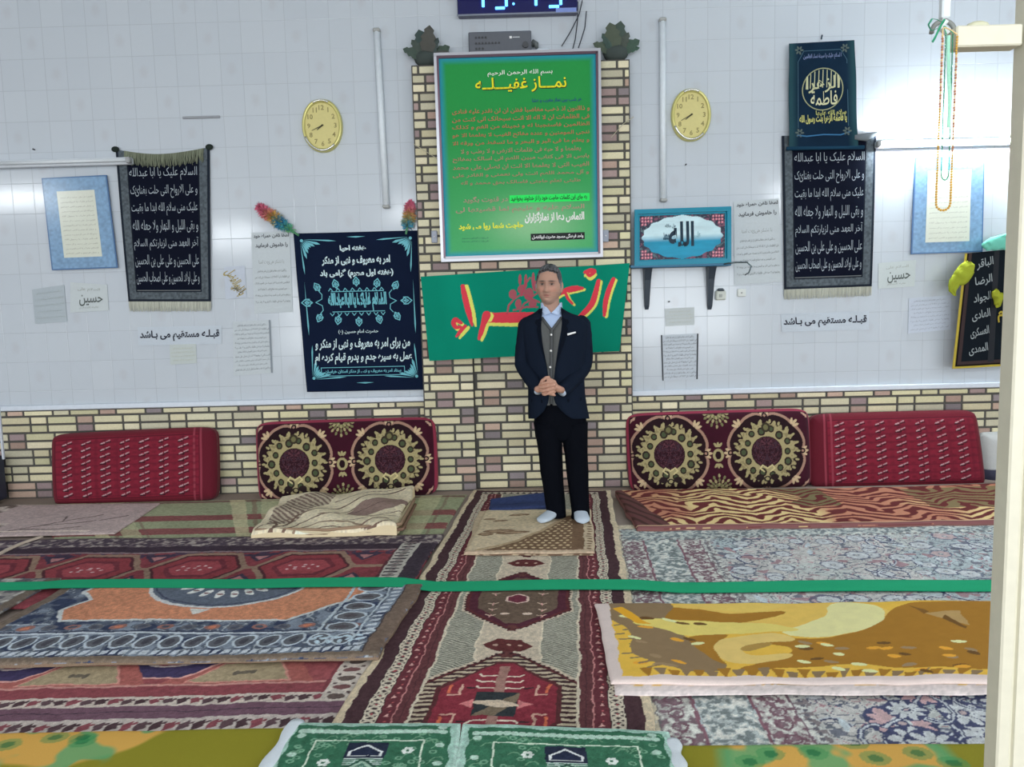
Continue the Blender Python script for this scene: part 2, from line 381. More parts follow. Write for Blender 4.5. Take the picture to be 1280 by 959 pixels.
def tile_material():
    m = bpy.data.materials.new('glazed_wall_tile'); m.use_nodes = True; nt = m.node_tree; N = nt.nodes; L = nt.links
    b = N['Principled BSDF']; b.inputs['Roughness'].default_value = 0.13; b.inputs['Specular IOR Level'].default_value = 0.45
    tc = N.new('ShaderNodeTexCoord'); sp = N.new('ShaderNodeSeparateXYZ'); L.new(tc.outputs['Object'], sp.inputs[0])
    def mt(op, a, b2=None, c=None):
        n = N.new('ShaderNodeMath'); n.operation = op
        for i, v in enumerate((a, b2, c)):
            if v is None: continue
            if isinstance(v, (int, float)): n.inputs[i].default_value = v
            else: L.new(v, n.inputs[i])
        return n.outputs[0]
    u = mt('DIVIDE', mt('ADD', sp.outputs['X'], 20 * TW + 0.033), TW); v = mt('DIVIDE', mt('ADD', sp.outputs['Z'], 0.062), TH)
    iu = mt('FLOOR', u); iv = mt('FLOOR', v); fu = mt('SUBTRACT', u, iu); fv = mt('SUBTRACT', v, iv)
    eu = mt('MULTIPLY', mt('MINIMUM', fu, mt('SUBTRACT', 1.0, fu)), TW); ev = mt('MULTIPLY', mt('MINIMUM', fv, mt('SUBTRACT', 1.0, fv)), TH)
    e = mt('MINIMUM', eu, ev)
    mr = N.new('ShaderNodeMapRange'); mr.inputs['From Min'].default_value = 0.0008; mr.inputs['From Max'].default_value = 0.0026
    L.new(e, mr.inputs['Value']); joint = mr.outputs['Result']
    # every fourth tile of a course carries a pale flower spray
    par = mt('FLOORED_MODULO', mt('ADD', iu, iv), 4.0) if False else mt('MODULO', mt('ADD', iu, mt('ADD', iv, 40.0)), 4.0)
    isd = mt('LESS_THAN', mt('ABSOLUTE', mt('SUBTRACT', par, 1.0)), 0.5)
    du = mt('MULTIPLY', mt('SUBTRACT', fu, 0.5), TW); dv = mt('MULTIPLY', mt('SUBTRACT', fv, 0.5), TH)
    ns = N.new('ShaderNodeTexNoise'); ns.inputs['Scale'].default_value = 38; ns.inputs['Detail'].default_value = 4; L.new(tc.outputs['Object'], ns.inputs['Vector'])
    rr = mt('SQRT', mt('ADD', mt('MULTIPLY', du, du), mt('MULTIPLY', mt('MULTIPLY', dv, dv), 0.55)))
    fl = N.new('ShaderNodeMapRange'); fl.inputs['From Min'].default_value = 0.045; fl.inputs['From Max'].default_value = 0.014
    L.new(mt('ADD', rr, mt('MULTIPLY', mt('SUBTRACT', ns.outputs['Fac'], 0.5), 0.035)), fl.inputs['Value'])
    motif = mt('MULTIPLY', mt('MULTIPLY', isd, fl.outputs['Result']), 0.20)
    # slight tone change tile to tile
    wn = N.new('ShaderNodeTexWhiteNoise'); wn.noise_dimensions = '2D'; cb = N.new('ShaderNodeCombineXYZ'); L.new(iu, cb.inputs[0]); L.new(iv, cb.inputs[1]); L.new(cb.outputs[0], wn.inputs['Vector'])
    ba = N.new('ShaderNodeMix'); ba.data_type = 'RGBA'; L.new(wn.outputs['Value'], ba.inputs['Factor'])
    ba.inputs[6].default_value = (0.575, 0.628, 0.685, 1); ba.inputs[7].default_value = (0.60, 0.652, 0.706, 1)
    mo = N.new('ShaderNodeMix'); mo.data_type = 'RGBA'; L.new(motif, mo.inputs['Factor']); L.new(ba.outputs[2], mo.inputs[6]); mo.inputs[7].default_value = (0.47, 0.45, 0.47, 1)
    jn = N.new('ShaderNodeMix'); jn.data_type = 'RGBA'; L.new(joint, jn.inputs['Factor']); jn.inputs[6].default_value = (0.475, 0.52, 0.57, 1); L.new(mo.outputs[2], jn.inputs[7])
    L.new(jn.outputs[2], b.inputs['Base Color'])
    n2 = N.new('ShaderNodeTexNoise'); n2.inputs['Scale'].default_value = 2.2; n2.inputs['Detail'].default_value = 2; L.new(tc.outputs['Object'], n2.inputs['Vector'])
    hh = mt('ADD', mt('MULTIPLY', joint, 0.35), mt('MULTIPLY', n2.outputs['Fac'], 1.0))
    wv = mt('ADD', hh, mt('MULTIPLY', wn.outputs['Value'], 0.02))
    bp = N.new('ShaderNodeBump'); bp.inputs['Strength'].default_value = 0.5; bp.inputs['Distance'].default_value = 0.003; L.new(wv, bp.inputs['Height']); L.new(bp.outputs['Normal'], b.inputs['Normal'])
    return m
TILE = tile_material()
PLAIN = mat('plaster', 0.85, color=(0.80, 0.82, 0.84), var=0.03, bscale=3)
FLOORM = mat('floor_carpet_base', 0.95, color=(0.34, 0.27, 0.23), var=0.2, bscale=200, bump=0.3)

a = Acc(); a.box((XW - .1, 0, DADO - 0.01), (XR + .1, 0.15, CEIL), (1, 1, 1)); a.build('wall_back', TILE, kind='structure', origin=False)
a = Acc(); a.box((XW - .15, YB, 0), (XW, 0.15, CEIL), (1, 1, 1)); a.build('wall_left', PLAIN, kind='structure', origin=False)
a = Acc(); a.box((XR, YB, 0), (XR + .15, 0.15, CEIL), (1, 1, 1)); a.build('wall_right', PLAIN, kind='structure', origin=False)
a = Acc(); a.box((XW - .1, YB - .15, 0), (XR + .1, YB, CEIL), (1, 1, 1)); a.build('wall_front', PLAIN, kind='structure', origin=False)
a = Acc(); a.box((XW - .1, YB - .1, CEIL), (XR + .1, 0.15, CEIL + .1), (1, 1, 1)); a.build('ceiling', PLAIN, kind='structure', origin=False)
a = Acc(); a.box((XW - .1, YB - .1, -0.1), (XR + .1, 0.15, 0), (1, 1, 1)); a.build('floor', FLOORM, kind='structure', origin=False)

# ---------------- brickwork: real bricks standing proud of a dark mortar bed
MORTAR = lin((88, 86, 82)) * 1.05
rnd = random.Random(5)
BC = [(196, 188, 152), (190, 184, 144), (202, 192, 160), (186, 180, 150), (194, 184, 148), (180, 174, 148)]
BH = [(150, 128, 124), (140, 120, 120), (158, 132, 118), (126, 116, 118), (178, 150, 132)]
CH = 0.0652; ST = 0.232; HD = 0.133; MG = 0.017
def bricks(acc, x0, x1, z0, z1, y, holes=(), phase=0.0, seed=1):
    r = random.Random(seed); row = 0; z = z0
    while z < z1 - 0.02:
        pair = row // 2; zt = min(z + CH, z1); per = ST + HD; x = x0 - per + ((pair * per / 2 + phase) % per)
        pr = random.Random(seed * 1000 + pair + 7)
        k = 0
        while x < x1:
            L = ST if k % 2 == 0 else HD; a0 = max(x, x0) + MG / 2; a1 = min(x + L, x1) - MG / 2
            mauve = (L == HD and pr.random() < 0.6) or pr.random() < 0.05
            segs = [(a0, a1)]
            for hx0, hx1, hz0, hz1 in holes:
                if zt > hz0 + 0.01 and z < hz1 - 0.01:
                    ns = []
                    for s0, s1 in segs:
                        if s1 <= hx0 or s0 >= hx1: ns.append((s0, s1))
                        else:
                            if s0 < hx0: ns.append((s0, hx0))
                            if s1 > hx1: ns.append((hx1, s1))
                    segs = ns
            for s0, s1 in segs:
                if s1 - s0 < 0.02: continue
                c = r.choice(BH if mauve and r.random() < .85 else BC); f = r.uniform(0.80, 1.12)
                acc.box((s0, y - 0.007, z + MG / 2), (s1, y + 0.004, zt - MG / 2), (col(*c, 1.45) * .85 + col(*c, 1.45).mean() * .15) * f, bev=0.003)
            x += L; k += 1
        z += CH; row += 1
YP = -0.10                                               # face of the brick pillar
PX0 = wp(521, 270, YP).x; PX1 = wp(789, 300, YP).x; PZ = wp(650, 78, YP).z
NX0 = wp(593, 530, YP).x; NX1 = wp(719, 530, YP).x; NZ = wp(650, 392, YP).z; YN = -0.045
a = Acc(); a.box((XW, -0.022, 0), (PX0, 0.02, DADO - 0.012), MORTAR); bricks(a, -6.0, PX0, 0, DADO - 0.012, -0.022, seed=2, phase=.1)
a.build('wall_dado_left', BRICK, kind='structure', origin=False)
a = Acc(); a.box((PX1, -0.022, 0), (XR, 0.02, DADO - 0.012), MORTAR); bricks(a, PX1, 5.6, 0, DADO - 0.012, -0.022, seed=3)
a.build('wall_dado_right', BRICK, kind='structure', origin=False)
a = Acc()
for q in ((PX0, NX0, 0, PZ), (NX1, PX1, 0, PZ), (NX0, NX1, NZ, PZ)): a.box((q[0], YP, q[2]), (q[1], 0.01, q[3]), MORTAR)
bricks(a, PX0, PX1, 0.0, PZ, YP, holes=[(NX0, NX1, 0, NZ)], seed=4, phase=.05)
a.build('wall_pillar', BRICK, kind='structure', origin=False)
a = Acc(); a.box((NX0, YN, 0), (NX1, 0.01, NZ), MORTAR); bricks(a, NX0, NX1, 0, NZ, YN, seed=6, phase=.02)
a.build('wall_niche', BRICK, kind='structure', origin=False)
# white ledge between tiles and bricks
for i, (x0, x1) in enumerate(((XW, PX0), (PX1, XR))):
    a = Acc(); a.box((x0, -0.034, DADO - 0.012), (x1, 0.0, DADO + 0.028), col(206, 214, 224), bev=0.006); a.build('trim_%d' % (i + 1), PAINT, kind='structure', origin=False)
ZB = wp(625, 68.5, YP).z
a = Acc(); a.box((wp(556, 70, YP).x, YP + .012, PZ), (wp(746, 66, YP).x, 0.0, ZB), col(140, 134, 120), bev=0.008); a.build('trim_3', PAINT, kind='structure', origin=False)

# ================================================================== LAMPS ON THE WALL
def tube_lamp(px0, px1, py, py1, lit, label, length):
    p = wp(px0, py, -0.05); q = wp(px1, py1, -0.05)
    d = (q - p).normalized(); q = p + d * length
    t = thing('tube_lamp', (p + q) / 2, label, 'lamp', 'tube lamps on the tiled wall')
    z0 = (p.z + q.z) / 2
    a = Acc(); yo = 0 if lit else -.03; a.box((p.x, -0.05 + yo, z0 - 0.026), (q.x, -0.001 + yo, z0 + 0.026), col(214, 220, 226), bev=0.008); a.build('housing', PAINT, t)
    for x in (p.x + 0.006, q.x - 0.006):
        a = Acc(); a.box((x - 0.016, -0.09 + yo, z0 - 0.024), (x + 0.016, -0.045 + yo, z0 + 0.020), col(150, 152, 154), bev=0.006); a.build('end_socket', PAINT, t)
    a = Acc(); a.tube([(p.x + 0.02, -0.072 + yo, z0), (q.x - 0.02, -0.072 + yo, z0)], 0.013, col(225, 232, 238), n=16)
    a.build('tube', mat('lit_tube', color=(0.9, 0.95, 1), emit=(0.86, 0.95, 1.0), estr=300.0) if lit else mat('unlit_tube', 0.2, color=(0.75, 0.8, 0.84)), t, smooth=True)
    return t
tube_lamp(1096, 1275, 180, 176, True, 'lit white tube lamp fixed to the wall beside the black prayer cloth', 1.22)
p = wp(166, 203, -0.05); p0 = wp(0, 205, -0.05)
tube_lamp(-18, 166, 205, 203, False, 'unlit white tube lamp above the left blue framed sheet', (p - wp(-18, 205, -.05)).length)

# upright white plastic conduits
for (x0, y0), (x1, y1), lb in (((471, 38), (483, 258), 'long white upright conduit between left clock and brick pillar'), ((828, 25), (829, 250), 'white upright conduit above the turquoise framed plaque, beside right clock')):
    p = wp(x0, y0, -0.02); q = wp(x1, y1, -0.02)
    t = thing('cable_conduit', q, lb, 'conduit', 'white conduits on the wall')
    xm = np.array([q.x, 0, 0]); a = Acc()
    a.tube([(p.x, -0.022, p.z), (q.x, -0.022, q.z)], 0.024, col(214, 222, 228), n=18); a.build('tube', PAINT, t, smooth=True)
    for zz, xx in ((p.z, p.x), (q.z, q.x)):
        a = Acc(); a.box((xx - .027, -0.05, zz - .016), (xx + .027, -0.001, zz + .012), col(160, 162, 160), bev=.008); a.build('end_cap', PAINT, t)

# ================================================================== THINGS ON THE WALL
def hold(pn, name, m, label, cat, group=None, parent=None):
    return pn.acc.build(name, m, parent, label=label, cat=cat, group=group)

# -------- big green prayer poster in a metal frame
FP = [(547, 72), (746, 66), (749, 317), (556, 323)]
ys = (-0.20, -0.20, -0.135, -0.135)
c4 = [wp(*p, y) for p, y in zip(FP, ys)]
t = thing('framed_poster', (c4[2] + c4[3]) / 2, 'large green prayer poster in a silver frame on the brick pillar', 'poster')
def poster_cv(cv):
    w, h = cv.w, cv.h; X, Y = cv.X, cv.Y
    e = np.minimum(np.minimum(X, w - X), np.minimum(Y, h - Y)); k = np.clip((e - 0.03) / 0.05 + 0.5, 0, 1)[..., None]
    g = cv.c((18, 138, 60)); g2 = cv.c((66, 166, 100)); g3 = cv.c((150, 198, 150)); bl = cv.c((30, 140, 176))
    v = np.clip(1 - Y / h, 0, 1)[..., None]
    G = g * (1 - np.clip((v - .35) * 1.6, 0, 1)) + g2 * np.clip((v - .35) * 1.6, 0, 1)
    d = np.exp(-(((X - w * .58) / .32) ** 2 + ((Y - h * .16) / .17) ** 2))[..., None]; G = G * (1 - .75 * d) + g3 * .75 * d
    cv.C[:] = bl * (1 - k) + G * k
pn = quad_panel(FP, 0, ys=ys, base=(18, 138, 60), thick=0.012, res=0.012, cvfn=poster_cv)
W, H = pn.w, pn.h; G = [(190, 108, 92)]
def U(px, py):
    """pixel of the photograph measured on the poster"""
    fy = (py - 72) / 251.0; x0 = 547 + 9 * fy; x1 = 746 + 3 * fy; fx = (px - x0) / (x1 - x0); top = 72 - 6 * fx; bot = 323 - 6 * fx
    return fx * W, H * (1 - (py - top) / (bot - top))
u, v = U(650, 91); pn.text('بسم الله الرحمن الرحیم', u, v, w=.47, h=.045, c=(226, 240, 220), bold=.01)
u, v = U(651, 105)
pn.text('نمـــاز غفیـــلــه', u + .004, v - .005, w=.66, h=.105, c=(40, 40, 30), bold=.03, d=.002)
pn.text('نمـــاز غفیـــلــه', u, v, w=.66, h=.105, c=(238, 220, 30), bold=.015, d=.004)
u, v = U(696, 124); pn.text('هر شب بین نماز مغرب و عشا', u, v, w=.36, h=.034, c=(20, 60, 120), bold=.02)
LN = ['و ذاالنون اذ ذهب مغاضبا فظن ان لن نقدر علیه فنادی', 'فی الظلمات ان لا اله الا انت سبحانک انی کنت من', 'الظالمین فاستجبنا له و نجیناه من الغم و کذلک',
      'ننجی المومنین و عنده مفاتح الغیب لا یعلمها الا هو', 'و یعلم ما فی البر و البحر و ما تسقط من ورقه الا', 'یعلمها و لا حبه فی ظلمات الارض و لا رطب و لا',
      'یابس الا فی کتاب مبین اللهم انی اسالک بمفاتح', 'الغیب التی لا یعلمها الا انت ان تصلی علی محمد', 'و آل محمد اللهم انت ولی نعمتی و القادر علی', 'طلبتی تعلم حاجتی فاسالک بحق محمد و آله']
for i, s in enumerate(LN[:10]):
    u, v = U(651, 136.5 + i * 9.9); pn.text(s, u, v, w=1.0 - (0.12 if i in (5, 9) else 0), h=.041, c=(176, 104, 76) if i < 5 else (166, 122, 100), bold=.012)
u, v = U(686, 246); pn.rect(u - .29, v - .028, u + .30, v + .028, (26, 226, 92)); pn.text('به جای این کلمات حاجت خود را از خداوند بخواهید', u, v, w=.56, h=.04, c=(20, 60, 30), bold=.03)
u, v = U(607, 248); pn.text('در قنوت بگوید', u, v, w=.33, h=.05, c=(160, 140, 120), bold=.02)
u, v = U(650, 260); pn.text('السلام علیه و علیهم لما قضیتها لی', u, v, w=.95, h=.05, c=(168, 140, 122), bold=.02)
u, v = U(693, 270); pn.text('التماس دعا از نمازگزاران', u, v, w=.44, h=.085, c=(232, 240, 224), bold=.04)
u, v = U(614, 282); pn.text('حاجت شما روا می شود', u, v, w=.48, h=.055, c=(226, 232, 70), bold=.04)
u, v = U(697, 295); pn.rect(u - .20, v - .026, u + .20, v + .026, (18, 22, 24)); pn.text('واحد فرهنگی مسجد حضرت ابوالفضل', u, v, w=.38, h=.035, c=(240, 240, 240), bold=.03)
for k in (0, 1):
    u, v = U(594, 297 + k * 4); pn.text('هیئت امنای مسجد', u, v, w=.20, h=.014, c=(40, 90, 90))
pn.acc.build('print', PRINT, t)
a = Acc(); P = pn.P
def bar(u0, v0, u1, v1, d0, d1, c, a=a):
    q = np.array([P(x, y, d) for d in (d0, d1) for (x, y) in ((u0, v0), (u1, v0), (u1, v1), (u0, v1))])
    a.add(q, [(0, 3, 2, 1), (4, 5, 6, 7), (0, 1, 5, 4), (1, 2, 6, 5), (2, 3, 7, 6), (3, 0, 4, 7)], c)
fw = 0.026
for b4 in ((0, -fw, 'b'), ): pass
S1 = lin((176, 178, 186)); S2 = lin((84, 60, 74))
bar(-fw, -fw, W + fw, 0.0, -.03, .014, S1); bar(-fw, H, W + fw, H + fw, -.03, .014, S1)
bar(-fw, 0, 0.0, H, -.03, .014, S1 * 1.2); bar(W, 0, W + fw, H, -.03, .014, S1)
bar(-.006, H - .012, W + .006, H + .006, .0, .017, S2); bar(W - .010, 0, W + .006, H, .0, .017, S2); bar(-.006, 0, .009, H, 0, .016, S2 * 1.3); bar(0, -.008, W, .012, 0, .016, S1 * .7)
a.build('frame', mat('frame_metal', 0.3, metal=0.25, attr=True), t)
a = Acc(); bar(0.01, 0.01, W - .01, H - .01, -.028, -.004, lin((60, 60, 64)), a); a.build('backing', PAINT, t)
for px, py in ((543, 296), (757, 295)):
    p = wp(px, py, YP - .02); a = Acc(); a.box((p.x - .022, YP - .030, p.z - .045), (p.x + .022, YP - .008, p.z + .045), col(140, 146, 160), bev=.004); a.ball((p.x, YP - .032, p.z), .006, col(220, 220, 224))
    a.build('bracket', PAINT, t)

# -------- amplifier on top of the pillar
p0 = wp(586, 65, YP - .01); p1 = wp(664, 36, YP - .01); zb = ZB
t = thing('amplifier', ((p0.x + p1.x) / 2, YP + .0, zb), 'dark grey amplifier box on the pillar top above the green poster', 'amplifier')
hh = p1.z - p0.z; x0, x1 = p0.x, p1.x
a = Acc(); a.box((x0, YP - .012, zb + .012), (x1, -.006, zb + .012 + hh), col(84, 88, 96), bev=.006); a.build('case', PAINT, t)
yf = YP - .0125; r = random.Random(3)
for rr_, n_ in ((.72, 4), (.45, 8), (.2, 3)):
    for k in range(n_):
        a = Acc(); x = x0 + .055 + k * .024; z = zb + .012 + hh * rr_; a.tube([(x, yf + .001, z), (x, yf - .006, z)], .0075, col(52, 54, 58), n=10); a.build('dial', PAINT, t)
a = Acc(); a.tube([(x1 - .045, yf + .001, zb + .06), (x1 - .045, yf - .016, zb + .06)], .022, col(64, 66, 70), n=16); a.build('knob', PAINT, t)
a = Acc(); z = zb + .012 + hh * .7; a.box((x0 + .30, yf - .0015, z - .008), (x0 + .318, yf, z + .008), col(235, 238, 240)); a.box((x0 + .323, yf - .0015, z - .003), (x0 + .375, yf, z + .003), col(190, 194, 198)); a.build('badge', PAINT, t)
for x in (x0 + .07, x1 - .07):
    a = Acc(); a.tube([(x, YP + .02, zb), (x, YP + .02, zb + .014)], .016, col(190, 190, 190), n=12); a.build('foot', PAINT, t)
a = Acc(); V = []
a.tube([(x1, YP + .04, zb + hh * .45), (x1 + .02, YP + .03, zb + hh * .6), (x1 + .035, YP + .02, zb + hh * .5), (x1 + .04, YP + .02, zb + hh * .3)], [.016, .024, .02, .012], col(90, 96, 96), n=8); a.build('plug', PAINT, t, smooth=True)
# folded white cloth
p0 = wp(668, 66, YP); p1 = wp(690, 57, YP); a = Acc(); n = 14
rg = []
for i in range(n):
    s = i / (n - 1); ee = .5 * min(1, s * 5, (1 - s) * 5) + .5; x = p0.x + (p1.x - p0.x) * s
    rg.append([(x, YP + .05 + .038 * math.cos(q), zb + .001 + (.052 * ee) * (.5 + .5 * math.sin(q))) for q in np.linspace(0, 2 * math.pi, 12, endpoint=False)])
a.rings(rg, col(205, 214, 222)); a.build('folded_cloth', CLOTH, smooth=True, label='small white folded cloth beside the amplifier', cat='cloth')

# -------- digital clock with blue numerals
p0 = wp(572, 20, -.08); p1 = wp(722, 9, -.08); x0, x1 = p0.x, p1.x; zl = .5 * (p0.z + p1.z) - .015; zh = zl + .27
t = thing('digital_clock', ((x0 + x1) / 2, 0, zl), 'black digital wall clock with glowing blue digits over the pillar', 'clock')
a = Acc(); a.box((x0, -.08, zl), (x1, -.001, zh), col(18, 20, 78), bev=.008); a.build('case', mat('clock_case', 0.25, attr=True), t)
a = Acc(); a.box((x0 - .006, -.085, zl - .005), (x1, -.078, zl + .006), col(120, 126, 140)); a.box((x0 + .72, -.086, zl), (x1 - .01, -.08, zl + .03), col(120, 140, 200)); a.build('edge_strip', PAINT, t)
SEG = {'a': ((0, 1), (1, 1)), 'b': ((1, 1), (1, .5)), 'c': ((1, .5), (1, 0)), 'd': ((0, 0), (1, 0)), 'e': ((0, .5), (0, 0)), 'f': ((0, 1), (0, .5)), 'g': ((0, .5), (1, .5))}
DG = {'1': 'bc', '9': 'abcdfg', '4': 'bcfg', '3': 'abcdg'}
GLOW = mat('led_segment', color=(0.1, 0.4, 1), emit=(0.10, 0.42, 1.0), estr=3.2)
zd = wp(640, 9, -.08).z - .005; dh = .17
for ch, pxl, pxr in (('1', 589, 604), ('9', 617, 633), ('4', 655, 670), ('3', 684, 701)):
    xa, xb = wp(pxl, 8, -.082).x, wp(pxr, 8, -.082).x
    a = Acc()
    for sg in DG[ch]:
        (u0, v0), (u1, v1) = SEG[sg]; A = np.array((xa + (xb - xa) * u0, -.084, zd + dh * v0)); B = np.array((xa + (xb - xa) * u1, -.084, zd + dh * v1)); dd = (B - A) * .12
        a.tube([A + dd, A + dd * 1.2, B - dd * 1.2, B - dd], [.004, .0105, .0105, .004], (0.2, 0.6, 1), n=8)
    a.build('digit', GLOW, t)
xm = wp(642, 8, -.082).x
for k in (.16, .62): a = Acc(); a.ball((xm, -.083, zd + dh * k), .009, (0.2, .6, 1)); a.build('colon_dot', GLOW, t)
# loose black wires
for pts, lb in (([(728, 0), (724, 18), (713, 40), (702, 58)], 'black wire hanging from the digital clock, leftmost of three'), ([(722, 2), (722, 25), (719, 50), (715, 64)], 'black wire hanging from the digital clock, middle of three'), ([(733, 14), (731, 35), (727, 48), (723, 60)], 'black wire hanging from the digital clock, rightmost of three')):
    P3 = [wp(x, y, -.05) for x, y in pts]; q = np.array([list(p) for p in P3]); tt = np.linspace(0, 3, 20)
    C3 = np.stack([np.interp(tt, range(4), q[:, i]) for i in range(3)], 1); a = Acc(); a.tube(C3, .0045, col(40, 44, 54), n=6)
    a.build('wire', PAINT, label=lb, cat='wire', group='clock wires')

# -------- dusty leaf ornaments on the pillar corners
def leaf_orn(pxs, label):
    cx, base, s = pxs; p = wp(cx, base, YP + .03); t = thing('leaf_ornament', (p.x, YP + .04, PZ), label, 'ornament', 'leaf ornaments on the pillar corners')
    a = Acc(); rg = [[(p.x + rr * math.cos(q), YP + .045 + .7 * rr * math.sin(q), PZ + zz) for q in np.linspace(0, 2 * math.pi, 14, endpoint=False)] for rr, zz in ((.05, 0), (.085, .03), (.10, .07), (.075, .10))]
    a.rings(rg, col(70, 78, 76)); a.build('cup', CLOTH, t, smooth=True)
    r = random.Random(cx)
    for ang, L, wd in ((-66, .15, .05), (-34, .15, .05), (-12, .20, .085), (8, .215, .08), (30, .15, .05), (62, .16, .06), (80, .14, .035)):
        an = math.radians(ang); d = np.array((math.sin(an), -.12, math.cos(an))); sd = np.array((math.cos(an), 0, -math.sin(an))); b = np.array((p.x + .035 * math.sin(an), YP + .02 + r.uniform(-.01, .03), PZ + .06))
        prof = [(0, .3), (.2, .75), (.4, 1), (.5, .72), (.6, .95), (.75, .55), (.85, .62), (1, .05)]; a = Acc(); rows = []
        for f, w_ in prof:
            c = b + d * L * f + np.array((0, -.02 * math.sin(f * 3), 0)); ww = sd * wd * w_ * .5 * 1.5
            rows.append([c - ww, c + np.array((0, -.008, 0)), c + ww, c + np.array((0, .006, 0))])
        a.rings(rows, col(76 + r.randint(-8, 8), 86 + r.randint(-6, 6), 80)); a.build('leaf', CLOTH, t)
leaf_orn((534, 90, 1), 'dusty grey-green leaf ornament on the left corner of pillar')
leaf_orn((770, 78, 1), 'dusty grey-green leaf ornament on the right corner of pillar')

# -------- oval wall clocks
def oval_clock(cx, cy, rx, ry, label, hands):
    p = wp(cx, cy, -.03); s = (p.y + DIST) / FPX; RX, RY = rx * s, ry * s
    t = thing('wall_clock', (p.x, 0, p.z - RY), label, 'clock', 'oval golden wall clocks')
    th = np.linspace(0, 2 * math.pi, 64, endpoint=False)
    def ov(rx, ry, y): return [(p.x + rx * math.copysign(abs(math.cos(q)) ** .9, math.cos(q)), y, p.z + ry * math.sin(q)) for q in th]
    a = Acc(); a.rings([ov(RX, RY, -.001), ov(RX, RY, -.03), ov(RX * .97, RY * .97, -.042), ov(RX * .88, RY * .89, -.042), ov(RX * .84, RY * .85, -.03)], col(196, 190, 120), capends=False)
    a.build('rim', mat('gilt_rim', 0.3, metal=0.35, attr=True), t, smooth=True)
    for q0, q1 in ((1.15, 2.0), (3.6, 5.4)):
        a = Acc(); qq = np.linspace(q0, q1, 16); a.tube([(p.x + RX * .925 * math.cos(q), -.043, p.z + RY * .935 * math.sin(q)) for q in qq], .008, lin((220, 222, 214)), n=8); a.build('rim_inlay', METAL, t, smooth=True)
    a = Acc(); a.rings([ov(RX * .86, RY * .87, -.028)], col(206, 198, 140), capends=False) if False else None
    o = ov(RX * .86, RY * .87, -.028); a.add([(p.x, -.028, p.z)] + o, [(0, 1 + (j + 1) % 64, 1 + j) for j in range(64)], col(204, 194, 132))
    for hnum in range(12):
        q = math.pi / 2 - hnum * math.pi / 6; x = p.x + RX * .66 * math.cos(q); z = p.z + RY * .68 * math.sin(q); V, F = glyphs(str(hnum or 12), .02, False)
        V = (V - (V.min(0) + V.max(0)) / 2) * (.036 / max(.5, np.ptp(V[:, 1]))); a.add(np.stack([x + V[:, 0], np.full(len(V), -.0292), z + V[:, 1]], 1), F, col(140, 130, 84))
    a.build('dial', PRINT, t)
    for ang, L, w_ in hands:
        q = math.radians(90 - ang); d = np.array((math.cos(q), 0, math.sin(q))); n_ = np.array((-d[2], 0, d[0])); c0 = np.array((p.x, -.034, p.z)); a = Acc()
        pts = [c0 - d * L * .15 - n_ * w_, c0 + d * L - n_ * w_ * .4, c0 + d * L + n_ * w_ * .4, c0 - d * L * .15 + n_ * w_]; lo = [q_ + np.array((0, .002, 0)) for q_ in pts]
        a.add(pts + lo, [(0, 1, 2, 3), (7, 6, 5, 4), (0, 4, 5, 1), (1, 5, 6, 2), (2, 6, 7, 3), (3, 7, 4, 0)], col(84, 80, 58)); a.build('hand', PRINT, t)
oval_clock(402.5, 157, 24.5, 31.5, 'golden oval wall clock left of the brick pillar', ((231, .05, .006), (246, .085, .004)))
oval_clock(864, 143.5, 24, 31, 'golden oval wall clock right of the brick pillar', ((231, .055, .006), (242, .085, .004)))
# -------- black prayer tapestries with fringes
ZI = ['السلام علیک یا ابا عبدالله', 'و علی الارواح التی حلت بفنائک', 'علیک منی سلام الله ابدا ما بقیت', 'و بقی اللیل و النهار ولا جعله الله', 'آخر العهد منی لزیارتکم السلام', 'علی الحسین و علی علی بن الحسین', 'و علی اولاد الحسین و علی اصحاب الحسین']
def tap_cv(cv):
    w, h = cv.w, cv.h; X, Y = cv.X, cv.Y
    e = np.minimum(np.minimum(X, w - X), np.minimum(Y, h - Y + 10)); b = 0.082
    n = fbm(X * 70, Y * 70, 4, 3); cv.C[:] = (cv.c((84, 92, 98)) * (0.45 + 1.1 * n[..., None]))
    m = e > b; cv.C[m] = cv.c((16, 20, 34)); m = (e < .018); cv.C[m] = cv.c((34, 40, 50)); m = (e > b - .008) & (e < b); cv.C[m] = cv.c((26, 30, 40))
    cv.rect(b, .055 * 1.5, w - b, b + .006, (120, 124, 126))
